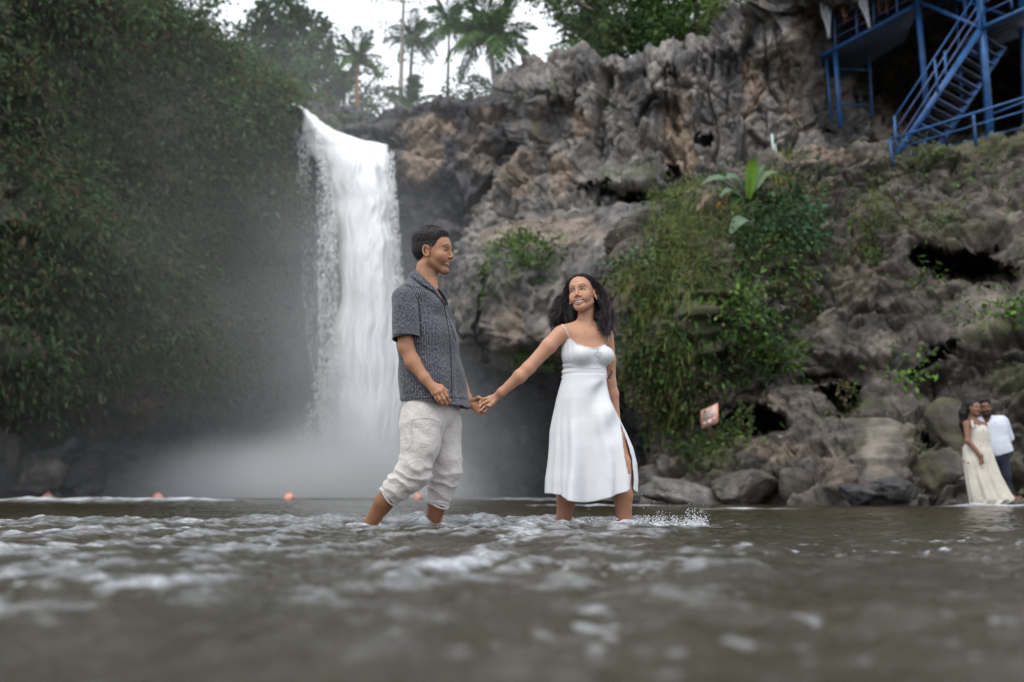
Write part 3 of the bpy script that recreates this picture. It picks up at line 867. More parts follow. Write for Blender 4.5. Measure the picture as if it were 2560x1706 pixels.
bump(nt, b_, ramp(nt, n2, [(.4, 0.0), (.6, 1.0)]), 0.5, 0.004, p_)

# graded sheet: fine near the camera, coarse far away
ny, nx = 900, 700
t = np.linspace(0, 1, ny); ys = 0.55 * (46 / 0.55) ** t
u = np.linspace(-1, 1, nx); u = np.sign(u) * np.abs(u) ** 1.0
Xg = u[None] * (ys[:, None] * 0.66 + 0.35); Yg = np.repeat(ys[:, None], nx, 1)
H, FO = river_height(Xg, Yg)
Vw = np.stack([Xg, Yg, H], -1).reshape(-1, 3)
Fw = grid_faces(ny, nx)
# wide skirt of calm water round it
def ring_pt(x, y): return (x, y, -0.02)
extra = [(-60, -40), (60, -40), (60, 0.5), (-60, 0.5), (-60, 46.5), (60, 46.5)]
n0 = len(Vw)
L0, L1 = Vw[0], Vw[(ny - 1) * nx]; R0, R1 = Vw[nx - 1], Vw[ny * nx - 1]
ex = [(-60, -40, 0), (60, -40, 0), (60, .55, 0), (-60, .55, 0), (60, 60, 0), (-60, 60, 0)]
Vw2 = np.vstack([Vw, ex])
Fx = [(n0, n0 + 1, n0 + 2, nx - 1), (n0, nx - 1, 0, n0 + 3), (n0 + 3, 0, (ny - 1) * nx, n0 + 5), (n0 + 2, n0 + 4, ny * nx - 1, nx - 1), (n0 + 5, (ny - 1) * nx, ny * nx - 1, n0 + 4)]
Fw = np.vstack([Fw, Fx])
riv = link('river', mesh_np('river', Vw2, Fw, attrs={'foam_glint': np.r_[FO.ravel(), np.zeros(len(ex))]}), M_WATER)
riv['kind'] = 'structure'

# ---------------------------------------------------------------- waterfall
m, nt, b_ = nmat('white_water'); M_FALL = m
f = noise_node(nt, 1.2, 8, stretch=(2.2, 2.2, 0.5), rough=0.65)
nt.links.new(ramp(nt, f, [(0.26, (0.80, 0.82, 0.85)), (0.50, (0.92, 0.93, 0.94))]), b_.inputs['Base Color'])
b_.inputs['Roughness'].default_value = 0.6; b_.inputs['Specular IOR Level'].default_value = 0.2
bump(nt, b_, noise_node(nt, 3.0, 8, stretch=(3.0, 3.0, 0.45), rough=0.7), 0.30, 0.08)
fall = empty('waterfall', (P(900, 1250, 36.5)[0], 36.5, 0), 'tall white waterfall pouring over the rock lip into the pool', 'waterfall')
# main body: left and right outline, with its lip running down to the right
ly = [(262, 735, 700), (275, 765, 735), (300, 800, 745), (325, 838, 752), (350, 900, 760), (366, 960, 765), (420, 972, 800), (500, 982, 830), (600, 992, 842), (700, 1003, 852), (800, 1010, 842), (900, 1015, 824), (1000, 1020, 818), (1060, 1022, 830), (1150, 1030, 826), (1262, 1045, 815)]
nr, nc = 380, 150
ya = np.array([a[0] for a in ly], float); xr = np.array([a[1] for a in ly], float); xl = np.array([a[2] for a in ly], float)
s_ = np.linspace(0, 1, nr); py = 262 + (1262 - 262) * s_ ** 1.05
u = np.linspace(0, 1, nc); U, PY = np.meshgrid(u, py)
XL, XR = np.interp(PY, ya, xl), np.interp(PY, ya, xr)
PX = XL + (XR - XL) * U
rnd = np.sin(U * math.pi) ** 0.55
YY = 38.3 - 1.5 * rnd - 1.2 * sstep(262, 420, PY) - 0.6 * sstep(300, 900, PY)
W = P(PX, PY, YY).reshape(-1, 3)
ns = 0.26 * fbm(W * (0.9, 0.9, 0.22), 2, 81) + 0.05 * fbm(W * (4.5, 4.5, 0.8), 3, 82)
edge = (0.4 + 0.6 * rnd).ravel()
W[:, 1] -= ns * 1.1; W[:, 0] += 0.5 * ns * edge + 0.16 * pn(W * (0.5, 0.5, 0.9), 84)
child('main_fall', W, grid_faces(nr, nc), M_FALL, fall)


def veil(name, n, xa, xb, y0, y1, Yd, wpx, hpx, dens, seed, par, mat=M_FALL):
    """Falling water torn to strands and drops: many small stretched blobs."""
    g = np.random.default_rng(seed); tt = g.uniform(0, 1, n) ** 0.9
    py = y0 + (y1 - y0) * tt
    a, b = np.interp(py, *xa), np.interp(py, *xb)
    px = a + (b - a) * g.beta(1.1, 1.1, n)
    c = P(px, py, Yd + g.normal(0, .25, n))
    keep = pn(c * (2.2, 2.2, 0.22), seed) + 0.5 * pn(c * (6, 6, 1), seed + 1) + g.uniform(-.5, .5, n) > dens
    c = c[keep]; n = len(c)
    s = Yd / FPX; w = g.uniform(.4, 1, n) * wpx * s; h = g.uniform(.4, 1.2, n) * hpx * s
    V = np.stack([c + np.stack([w, 0 * w, 0 * w], 1), c + np.stack([0 * w, -w, 0 * w], 1), c - np.stack([w, 0 * w, 0 * w], 1), c + np.stack([0 * w, w, 0 * w], 1),
                  c + np.stack([0 * w, 0 * w, h], 1), c - np.stack([0 * w, 0 * w, h * 1.3], 1)], 1)
    T = np.array([(0, 1, 4), (1, 2, 4), (2, 3, 4), (3, 0, 4), (1, 0, 5), (2, 1, 5), (3, 2, 5), (0, 3, 5)])
    F = (T[None] + np.arange(n)[:, None, None] * 6).reshape(-1, 3)
    o = child(name, V.reshape(-1, 3), F, mat, par, smooth=True)
    o['kind'] = 'stuff'; return o


veil('falling_drops', 9000, ((262, 500, 800, 1080), (728, 742, 762, 790)), ((262, 300, 420, 700, 850, 1080), (745, 790, 812, 838, 850, 838)), 262, 1040, 37.2, 1.0, 8, 0.42, 91, fall)
veil('edge_spray', 7000, ((340, 1260), (790, 800)), ((340, 500, 850, 1260), (800, 840, 852, 838)), 330, 1255, 36.0, 1.8, 6, 0.15, 92, fall)
veil('edge_spray', 8000, ((900, 1262), (800, 700)), ((900, 1262), (1020, 1110)), 900, 1262, 35.6, 2.2, 4, 0.05, 94, fall)
veil('edge_spray', 5000, ((380, 1260), (962, 1016)), ((380, 1260), (984, 1056)), 380, 1255, 36.2, 1.6, 6, 0.25, 93, fall)

# mist thrown up at the foot of the fall, drifting left
def mist(name, lo, hi, expr_center, rad, dens, seed, aniso=0.2):
    lo, hi = np.array(lo, float), np.array(hi, float); c = (lo + hi) / 2
    mb = MB(); mb.box((c[0], lo[1], c[2]), (c[0], hi[1], c[2]), hi[0] - lo[0], hi[2] - lo[2])
    m = bpy.data.materials.new(name); m.use_nodes = True; nt = m.node_tree; nt.nodes.clear()
    out = nt.nodes.new('ShaderNodeOutputMaterial'); pv = nt.nodes.new('ShaderNodeVolumePrincipled')
    pv.inputs['Color'].default_value = (0.975, 0.985, 0.995, 1); pv.inputs['Anisotropy'].default_value = aniso
    nt.links.new(pv.outputs['Volume'], out.inputs['Volume'])
    tc = nt.nodes.new('ShaderNodeTexCoord')
    tot = None
    for (cc, rr, am) in expr_center:
        sub = nn(nt, 'ShaderNodeVectorMath', operation='SUBTRACT'); sub.inputs[1].default_value = tuple(np.array(cc) - 0.0)
        nt.links.new(tc.outputs['Object'], sub.inputs[0])
        sc = nn(nt, 'ShaderNodeVectorMath', operation='DIVIDE'); sc.inputs[1].default_value = rr
        nt.links.new(sub.outputs[0], sc.inputs[0])
        ln = nn(nt, 'ShaderNodeVectorMath', operation='LENGTH'); nt.links.new(sc.outputs[0], ln.inputs[0])
        mr = nn(nt, 'ShaderNodeMapRange', interpolation_type='SMOOTHERSTEP'); mr.inputs['From Min'].default_value = 1.0; mr.inputs['From Max'].default_value = 0.0
        mr.inputs['To Min'].default_value = 0.0; mr.inputs['To Max'].default_value = am
        nt.links.new(ln.outputs['Value'], mr.inputs['Value'])
        if tot is None: tot = mr.outputs['Result']
        else:
            ad = nn(nt, 'ShaderNodeMath', operation='ADD'); nt.links.new(tot, ad.inputs[0]); nt.links.new(mr.outputs['Result'], ad.inputs[1]); tot = ad.outputs[0]
    nz = noise_node(nt, 0.32, 3, vec=tc.outputs['Object'], dist=0.6)
    mr = nn(nt, 'ShaderNodeMapRange'); mr.inputs['From Min'].default_value = 0.30; mr.inputs['From Max'].default_value = 0.70; mr.inputs['To Min'].default_value = 0.45; mr.inputs['To Max'].default_value = 1.4
    nt.links.new(nz, mr.inputs['Value'])
    ml = nn(nt, 'ShaderNodeMath', operation='MULTIPLY'); nt.links.new(tot, ml.inputs[0]); nt.links.new(mr.outputs['Result'], ml.inputs[1])
    nt.links.new(ml.outputs[0], pv.inputs['Density'])
    o = mb.build(name, m, None, smooth=False); o['kind'] = 'stuff'
    return o


fx = P(900, 1250, 36.0)[0]
mist('mist', (-20.0, 21.0, 0.03), (4.6, 52.0, 22.0), [
    ((fx - 0.5, 35.0, 4.5), (7.0, 7.0, 10.0), 0.095),
    ((fx + 3.0, 33.0, 1.5), (6.0, 7.0, 5.5), 0.06),
    ((fx - 6.0, 32.0, 4.0), (18.0, 14.0, 16.0), 0.019),
    ((fx + 1.0, 44.0, 12.0), (22.0, 12.0, 16.0), 0.028)], 0, 1, 1)
mist('spray_mist', (fx - 9.5, 28.0, 0.05), (fx + 5.5, 38.0, 5.6), [
    ((fx, 34.8, 0.0), (5.2, 4.0, 4.0), 1.7),
    ((fx - 3.2, 33.0, 0.0), (5.8, 4.6, 2.7), 1.2),
    ((fx + 2.6, 33.5, 0.0), (3.0, 4.2, 2.2), 0.3)], 0, 1, 1)

# ---------------------------------------------------------------- splash
def drops(name, spots, seed, label=None):
    g = np.random.default_rng(seed); Vs = []; Fs = []; n0 = 0
    T = np.array([(0, 1, 4), (1, 2, 4), (2, 3, 4), (3, 0, 4), (1, 0, 5), (2, 1, 5), (3, 2, 5), (0, 3, 5)])
    for (x0, x1, y0, hmax, n, rmin, rmax, sh) in spots:
        x = g.uniform(x0, x1, n); yb = P(x, np.full(n, 1300.0), 5.6)
        hh = hmax * g.uniform(0, 1, n) ** sh
        px, py = x + g.normal(0, 2, n), y0 - hh
        c = P(px, py, y0 * 0 + 5.62 + g.normal(0, .10, n))
        r = g.uniform(rmin, rmax, n) * (1 - 0.5 * hh / max(1, hmax))
        o6 = np.array([(1, 0, 0), (0, -1, 0), (-1, 0, 0), (0, 1, 0), (0, 0, 1.3), (0, 0, -1.3)])
        V = c[:, None] + o6[None] * r[:, None, None] * g.uniform(.6, 1.4, (n, 1, 3))
        Vs.append(V.reshape(-1, 3)); Fs.append((T[None] + (np.arange(n) * 6)[:, None, None] + n0).reshape(-1, 3)); n0 += n * 6
    m = simple_mat('splash_water', (0.62, 0.64, 0.66), 0.08, 0.1)
    o = link(name, mesh_np(name, np.vstack(Vs), np.vstack(Fs)), m); o['kind'] = 'stuff'
    return o


drops('splash', [(1585, 1760, 1314, 26, 900, .0015, .0055, 2.6), (1435, 1545, 1312, 20, 600, .0015, .005, 2.4), (1715, 1770, 1314, 44, 300, .0015, .0055, 1.7), (1640, 1660, 1314, 36, 90, .0015, .005, 1.5), (1600, 1780, 1300, 95, 90, .001, .003, 1.0), (1380, 1450, 1318, 12, 260, .001, .004, 2.0), (1535, 1590, 1320, 12, 260, .001, .004, 2.0),
                 (1465, 1475, 1300, 45, 22, .001, .0025, 1.0), (885, 1000, 1328, 16, 420, .001, .0045, 2.2), (1040, 1130, 1330, 16, 420, .001, .0045, 2.2), (1130, 1400, 1326, 9, 600, .001, .004, 2.2), (600, 890, 1330, 6, 400, .001, .0035, 2.2)], 6)
# ================================================================== PLANTS
M_LEAF = attr_mat('leaf', rough=0.65, var=0.2, scale=3, spec=0.16, trans=0.30)
M_BARK = simple_mat('bark', (0.12, 0.09, 0.065), 0.9, 0.35, 3.0, bumpd=0.02)
M_BARKR = simple_mat('rusty_bark', (0.30, 0.12, 0.06), 0.9, 0.3, 3.0, bumpd=0.02)
M_BARKG = simple_mat('pale_bark', (0.26, 0.23, 0.20), 0.9, 0.3, 3.0, bumpd=0.02)
GRN = np.array((0.062, 0.115, 0.034)); DGRN = np.array((0.034, 0.068, 0.027)); YGRN = np.array((0.145, 0.20, 0.062)); BRN = np.array((0.13, 0.10, 0.055)); BGRN = np.array((0.12, 0.23, 0.045))


def leaf_quads(c, d, w, L, col, g, fold=0.25):
    """One folded leaf per row: c base, d direction, w width, L length."""
    n = len(c); d = d / (np.linalg.norm(d, axis=1)[:, None] + 1e-9)
    r = g.normal(size=(n, 3)); s = np.cross(d, r); s /= np.linalg.norm(s, axis=1)[:, None] + 1e-9
    nn_ = np.cross(d, s)
    m = c + d * (L * 0.45)[:, None] + nn_ * (L * 0.12)[:, None]
    V = np.stack([c, m + s * (w / 2)[:, None] - nn_ * (w * fold)[:, None], c + d * L[:, None] - nn_ * (L * 0.12)[:, None], m - s * (w / 2)[:, None] - nn_ * (w * fold)[:, None]], 1).reshape(-1, 3)
    F = np.arange(n * 4).reshape(n, 4)
    return V, F, np.repeat(col, 4, 0)


def clumps(cen, nrm, g, per=26, rad=0.45, out=0.35, L=0.16, W=0.07, cols=(DGRN, GRN), droop=0.5, colw=None, var=0.5):
    n = len(cen); k = n * per
    C = np.repeat(cen, per, 0); N = np.repeat(nrm, per, 0)
    sz = np.repeat(g.uniform(0.6, 1.35, n), per)
    off = g.normal(size=(k, 3)) * (rad * 0.5 * sz)[:, None] * (1, 1, 0.8)
    C = C + off + N * (out * g.uniform(0, 1, k) * sz)[:, None]
    d = N * 0.9 + g.normal(size=(k, 3)) * 0.55 + np.array((0, 0, -droop))
    cols = np.array(cols)
    ci = np.repeat(g.choice(len(cols), n, p=colw), per)
    tone = np.repeat(g.uniform(0.6, 1.4, n), per) * g.uniform(1 - var, 1 + var, k)
    col = cols[ci] * tone[:, None]
    return leaf_quads(C, d, W * g.uniform(.6, 1.3, k), L * g.uniform(.6, 1.4, k), col, g)


def pick(V, F, n, g, fn):
    """n points of a surface where fn(pixels, world) > random; with normals to the camera side."""
    N = vnorm(V, F); vw = V - CAM
    s = np.sign((N * vw).sum(1).mean()); N = -N * s
    idx = g.integers(0, len(V), n * 6)
    q = pix(V[idx]); w = fn(q, V[idx])
    idx = idx[g.uniform(0, 1, len(idx)) < w][:n]
    return V[idx], N[idx]


def stuff_mesh(name, parts, mat=M_LEAF):
    V = []; F = []; C = []; n = 0
    for v, f, c in parts: V.append(v); F.append(f + n); C.append(c); n += len(v)
    o = link(name, mesh_np(name, np.vstack(V), np.vstack(F), smooth=False, colors=np.vstack(C)), mat); o['kind'] = 'stuff'
    return o


def el(q, *es):
    r = np.zeros(len(q))
    for e in es: r = np.maximum(r, ell_mask(q, e, 1.0) * (e[5] if len(e) > 5 else 1))
    return r


g = np.random.default_rng(21)
# left wall: nobody could count it
def dl(q, V):
    w = 0.55 + 0.7 * sstep(-0.25, 0.35, pn(V * 0.55, 101) + 0.4 * pn(V * 1.6, 102))
    w *= (1 - el(q, (50, 350, 60, 40, 0), (400, 340, 60, 30, 0, .6)))
    w *= sstep(985, 930, q[:, 1] - 0.03 * q[:, 0])
    return w * sstep(-320, -200, q[:, 0])
c1, n1_ = pick(VL, FL, 8200, g, dl)
p1 = clumps(c1, n1_, g, 20, 0.85, 0.34, 0.24, 0.075, (DGRN * (1.4, 1.25, 1.3), GRN * (1.1, .92, 1.1), BRN * .8, DGRN * (1.9, 1.6, 2.0)), 1.2, (.30, .34, .24, .12), var=.16)
c1, n1_ = pick(VL, FL, 1500, g, lambda q, V: dl(q, V) * sstep(200, 560, q[:, 0]) * sstep(700, 500, q[:, 1]))
p2 = clumps(c1, n1_, g, 16, 0.8, 0.5, 0.26, 0.12, (GRN, YGRN * .5, GRN * (1.1, 1.2, 1.5)), 0.6)
stuff_mesh('hanging_foliage', [p1, p2])
# ledge moss and shrubs on top of the gorge wall
c1, n1_ = pick(VG, FG, 260, g, lambda q, V: sstep(330, 300, q[:, 1]) * (q[:, 0] > 780) * (q[:, 0] < 1000) * .5)
c2, n2_ = pick(VU, FU, 500, g, lambda q, V: el(q, (1385, 225, 20, 22, 0, .8), (1600, 422, 40, 14, -20), (1520, 440, 30, 28, 0, .7), (1350, 350, 14, 60, 0, .5), (1290, 232, 16, 12, 0, .5), (1540, 260, 14, 26, 0, .6), (1970, 90, 60, 30, 0, .1)))
c3, n3_ = pick(VSh, FSh, 900, g, lambda q, V: el(q, (1330, 640, 80, 30, 0, 1), (1230, 690, 30, 50, 0, .5), (1340, 885, 50, 14, 0, .4), (1400, 660, 60, 30, 0, .4)) * .5)
stuff_mesh('ledge_greenery', [clumps(c1, n1_, g, 14, .4, .2, .14, .06, (GRN, YGRN * .7)), clumps(c2, n2_, g, 14, .35, .2, .14, .05, (YGRN * .8, GRN, BGRN * .6)), clumps(c3, n3_, g, 14, .4, .25, .17, .06, (YGRN * .8, BGRN * .7, GRN), 0.2)])

# right bank cover
def db(q, V):
    return np.clip(el(q, (1690, 720, 80, 220, 0, .45), (1870, 660, 110, 180, 0, .6), (1640, 820, 50, 180, 0, .6), (1800, 860, 90, 90, 0, .45), (1960, 560, 90, 100, 0, .8), (1920, 880, 80, 50, 0, .8), (1800, 1110, 60, 50, 0, .8), (1730, 1040, 50, 90, 0, .7)), 0, 1)
c1, n1_ = pick(VB_, FB_, 1150, g, db)
a1 = clumps(c1, n1_, g, 18, .5, .38, .15, .06, (GRN, DGRN, YGRN * .7, BRN, BGRN * .6), .5, (.34, .22, .2, .12, .12))
c2, n2_ = pick(VB_, FB_, 700, g, lambda q, V: el(q, (2180, 540, 60, 80, 0, .8), (2310, 470, 30, 22, 0, 1), (2400, 465, 40, 18, 0, .9), (2440, 560, 130, 50, -10, .5), (2130, 520, 160, 60, 0, .35), (2110, 1015, 60, 30, 0, .7), (2280, 930, 24, 30, 0, .7), (2350, 850, 120, 40, 0, .25), (2390, 380, 180, 20, -10, .4), (2480, 800, 90, 20, -24, .9), (2540, 470, 60, 60, 0, .6), (2150, 900, 40, 60, 0, .4), (2300, 1080, 50, 60, 0, .4), (2000, 480, 80, 60, 0, .6)))
a2 = clumps(c2, n2_, g, 12, .32, .22, .11, .045, (GRN, YGRN * .8, BGRN * .7, DGRN), .2)
# hanging grass: long thin drooping blades
c3, n3_ = pick(VB_, FB_, 620, g, lambda q, V: el(q, (1705, 640, 70, 150, 0, 1), (1600, 780, 40, 150, 0, .9), (1680, 860, 60, 160, 0, .7), (1760, 560, 70, 70, 0, .7), (1960, 450, 40, 50, 0, .6), (2180, 520, 30, 60, 0, .5), (1700, 1010, 30, 90, 0, .6)))
k = 16; C = np.repeat(c3, k, 0) + g.normal(size=(len(c3) * k, 3)) * .16; N = np.repeat(n3_, k, 0)
t1 = np.repeat(g.uniform(.6, 1.3, len(c3)), k)[:, None] * g.uniform(.6, 1.4, (len(C), 1))
d1 = N * .9 + g.normal(size=C.shape) * .45 + (0, 0, .15); d1 /= np.linalg.norm(d1, axis=1)[:, None]
L1 = g.uniform(.18, .40, len(C)); tip = C + d1 * L1[:, None]
gc = np.array((0.15, 0.185, 0.065))[None] * t1
q1 = leaf_quads(C, d1, np.full(len(C), .022), L1, gc, g, .1)
d2 = d1 * .35 + (0, 0, -1.0)
q2_ = leaf_quads(tip - d1 * .03, d2, np.full(len(C), .018), L1 * 1.2, gc * (1.1, .95, .8), g, .1)
stuff_mesh('bank_greenery', [a1, a2]); stuff_mesh('hanging_grass', [q1, q2_])
# vine curtains on the lip of the undercut
def vines(name, spots, seed, col=(GRN, BRN, YGRN * .6)):
    g = np.random.default_rng(seed); parts = []; mb = MB()
    for (x0, x1, y, Y, ln, n) in spots:
        for _ in range(n):
            p = P(g.uniform(x0, x1), y + g.normal(0, 12), Y + g.normal(0, .15)); l = ln * g.uniform(.4, 1.2) * Y / FPX; m_ = max(4, int(l / .12))
            t = np.linspace(0, 1, m_); pts = p + np.stack([.05 * np.sin(t * 5 + g.uniform(0, 6)), .05 * np.cos(t * 4), -l * t], 1)
            mb.tube(pts, .008, 3, cap=False, c=BRN * .8)
            kk = m_ * 5; C = pts[g.integers(0, m_, kk)] + g.normal(size=(kk, 3)) * .035
            cc = np.array(col)[g.integers(0, len(col))] * g.uniform(.6, 1.4, (kk, 1))
            parts.append(leaf_quads(C, g.normal(size=(kk, 3)) * .6 + (0, -.3, -.7), g.uniform(.03, .06, kk), g.uniform(.06, .13, kk), cc, g))
    parts.append((np.vstack(mb.V), np.vstack(mb.F), np.vstack(mb.C)))
    stuff_mesh(name, parts)
vines('hanging_vines', [(1560, 1640, 840, 21.3, 160, 42), (1600, 1700, 760, 21.2, 240, 44), (1660, 1760, 900, 21.3, 150, 26), (1840, 1880, 1015, 20.6, 90, 7), (1755, 1860, 800, 21.0, 140, 30), (2090, 2140, 965, 20.0, 45, 6), (1300, 1420, 880, 27.2, 30, 8), (1960, 2030, 690, 22.0, 110, 12), (2160, 2190, 560, 22.6, 170, 8)], 5)
vines('hanging_vines', [(470, 500, 170, 34.4, 330, 9), (250, 280, 250, 29.0, 260, 5), (520, 640, 330, 35.5, 200, 12), (60, 90, 130, 26.0, 240, 6), (640, 720, 300, 37.4, 160, 14), (330, 360, 420, 31, 200, 5)], 6, (DGRN * 1.5, BRN, GRN))


def crown_mesh(blobs, g, per, L, W, cols, colw=None, dens=14.0):
    dens *= 1.7
    """Leaf clumps spread through overlapping ellipsoids (centre, radii in metres)."""
    parts = []
    for c, r in blobs:
        n = int(dens * (r[0] * r[1] + r[0] * r[2] + r[1] * r[2]))
        d = g.normal(size=(n, 3)); d /= np.linalg.norm(d, axis=1)[:, None]
        rr = g.uniform(.25, 1.0, n) ** .45
        lump = 1 + .35 * pn(d * 2.3 + np.array(c), 7)
        cen = np.array(c) + d * rr[:, None] * lump[:, None] * np.array(r)
        keep = pn(cen * .8, 15) + .3 * pn(cen * 2.2, 16) > -.32
        cen, d = cen[keep], d[keep]
        parts.append(clumps(cen, d, g, per, .42, .25, L, W, cols, .35, colw))
    V = []; F = []; C = []; n = 0
    for v, f, c in parts: V.append(v); F.append(f + n); C.append(c); n += len(v)
    return np.vstack(V), np.vstack(F), np.vstack(C)


def limb(mb, a, b, ra, rb, g, n=9, wob=.12, c=None):
    a, b = np.asarray(a, float), np.asarray(b, float); t = np.linspace(0, 1, n); l = np.linalg.norm(b - a)
    w = np.stack([np.sin(t * 3.1 + g.uniform(0, 6)), np.cos(t * 2.7 + g.uniform(0, 6)), 0 * t], 1) * (wob * l * .3 * t * (1.3 - t))[:, None]
    pts = a + (b - a) * t[:, None] + w
    mb.tube(pts, ra + (rb - ra) * t, 7, c=c); return pts


def broad_tree(base, blobs, label, seed, group=None, cols=(DGRN, GRN), L=.24, W=.11, per=16, name='broadleaf_tree', cat='tree', tr=.22, bark=M_BARK, dens=9.0, colw=None):
    """base, blobs in pixels: (px, py, Y) and (px, py, Y, rx px, ry px)."""
    g = np.random.default_rng(seed); b = P(*base)
    t = empty(name, b, label, cat, group)
    B = []
    for (px, py, Y, rx, ry) in blobs:
        s = Y / FPX; B.append((P(px, py, Y), (rx * s, rx * s * .8, ry * s)))
    mb = MB(); top = np.mean([x[0] for x in B], 0); fork = b + (top - b) * .45
    limb(mb, b - (0, 0, .4), fork, tr, tr * .7, g)
    for c, r in B:
        limb(mb, fork, c + np.array((0, 0, -r[2] * .1)), tr * .5, tr * .12, g)
        for _ in range(3):
            e = c + g.normal(size=3) * np.array(r) * .5
            limb(mb, (fork + c) / 2, e, tr * .2, tr * .05, g, 6)
    mb.build('trunk', bark, t)
    V, F, C = crown_mesh(B, g, per, L, W, cols, colw, dens)
    child('crown', V, F, M_LEAF, t, smooth=False, colors=C)
    return t


GT = 'trees above the waterfall'
broad_tree((470, 170, 35.5), [(440, 20, 35, 110, 110), (360, -20, 33, 100, 90), (520, 50, 36, 40, 60), (300, 0, 31, 120, 80), (500, 120, 35.6, 50, 40)], 'dense tree crown overhanging the top of the left wall', 61, GT, (GRN, DGRN, GRN * (1.2, 1.3, 1.6)), dens=8)
broad_tree((90, 60, 29), [(60, -30, 28, 140, 80), (200, 30, 29.5, 90, 70), (-60, 60, 27, 90, 90)], 'dark tree at the top left corner above the wall', 62, GT, (DGRN, GRN * .8, BRN * .7), dens=7)
broad_tree((720, 290, 47), [(690, 130, 47, 105, 85), (760, 110, 47.5, 80, 75), (790, 210, 46, 80, 55), (700, 30, 47, 60, 35), (840, 180, 48, 40, 50), (660, 200, 46, 60, 60)], 'big dark round crowned tree left of the first palm', 63, GT, (DGRN * 1.3, GRN * .9, DGRN * (1.6, 1.5, 2.2)), L=.34, W=.18, dens=14)
broad_tree((625, 260, 42), [(610, 190, 42, 50, 38), (665, 215, 41, 34, 34), (640, 165, 42, 30, 24), (590, 130, 43, 30, 40)], 'pale green shrub on the ledge left of the fall top', 64, GT, (GRN, YGRN * .8), name='shrub', cat='shrub', tr=.08, dens=14)
broad_tree((795, 300, 41), [(770, 280, 41, 36, 22), (830, 290, 41, 26, 14), (730, 262, 41.2, 26, 16)], 'low bush right behind the lip of the waterfall', 65, GT, (GRN, YGRN), name='shrub', cat='shrub', tr=.05, dens=20)
broad_tree((860, 290, 49), [(935, 190, 49, 30, 50), (870, 250, 48, 50, 45), (960, 265, 47, 40, 28)], 'narrow dark tree right of the rusty palm trunk', 66, GT, (DGRN * 1.3, GRN), L=.3, W=.14, dens=9)
broad_tree((1172, 280, 42), [(1165, 225, 42, 46, 38), (1150, 265, 42, 34, 28), (1195, 262, 42, 30, 30), (1180, 195, 42, 26, 22)], 'dark small leaved tree standing alone under the largest palm', 67, GT, (DGRN, DGRN * 1.5, GRN * .7), tr=.12, dens=15, L=.18, W=.09)
GF = 'trees on top of the right cliff'
broad_tree((1560, 150, 42), [(1560, 60, 42, 120, 90), (1480, 90, 41, 70, 60), (1440, 20, 42, 70, 50), (1560, 110, 40, 90, 50)], 'mid green tree at the left end above the right cliff', 68, GF, (GRN, DGRN, YGRN * .5), L=.3, W=.15, dens=15)
broad_tree((1700, 130, 41), [(1700, 30, 41, 120, 95), (1640, 80, 41, 80, 60), (1760, 60, 40, 80, 60), (1700, 100, 39, 90, 40)], 'dark leafy tree in the middle above the right cliff', 69, GF, (GRN * .9, DGRN, BGRN * .5), L=.3, W=.15, dens=15)
broad_tree((1850, 90, 38), [(1830, 10, 38, 80, 60), (1900, -30, 37, 90, 60), (1790, 40, 38, 40, 36)], 'yellowish tree beside the pale rock at the cliff top', 70, GF, (GRN, YGRN * .8, BRN), L=.22, W=.1)
broad_tree((1420, 165, 40), [(1415, 140, 40, 36, 20), (1460, 135, 40, 40, 24), (1395, 150, 40, 16, 12)], 'bright green bush on the cliff edge under the trees', 71, GF, (BGRN * .8, GRN), name='shrub', cat='shrub', tr=.05, dens=24, L=.16, W=.08)
broad_tree((1480, 0, 36), [(1380, -20, 36, 70, 26), (1300, -30, 36, 60, 22), (1400, 20, 36, 36, 14)], 'thin leafy branches hanging in at the top of the sky gap', 72, GF, (GRN, DGRN), tr=.06, dens=11, L=.2, W=.09)
# a tall sparse tree between the palms
g = np.random.default_rng(81)
t = empty('thin_tree', P(1002, 262, 46), 'tall thin pale trunked tree with sparse twigs between the palms', 'tree', GT)
mb = MB(); tr_ = limb(mb, P(1000, 275, 46), P(1012, -40, 46), .13, .06, g, 14, .03)
tw = MB(); lf = []
for i in range(16):
    k = g.integers(3, 13); a = tr_[k]; e = a + np.array((g.choice((-1, 1)) * g.uniform(.4, 1.1), g.normal(0, .3), g.uniform(-.1, .5)))
    limb(tw, a, e, .03, .01, g, 5); kk = 34
    lf.append(leaf_quads(e + g.normal(size=(kk, 3)) * (.3, .2, .12), g.normal(size=(kk, 3)), g.uniform(.05, .1, kk), g.uniform(.12, .24, kk), DGRN * g.uniform(.8, 1.8, (kk, 1)), g))
mb.build('trunk', M_BARKG, t); tw.build('branches', M_BARKG, t)['kind'] = 'stuff'
V = np.vstack([x[0] for x in lf]); F = np.arange(len(V)).reshape(-1, 4)
child('crown', V, F, M_LEAF, t, smooth=False, colors=np.vstack([x[2] for x in lf]))


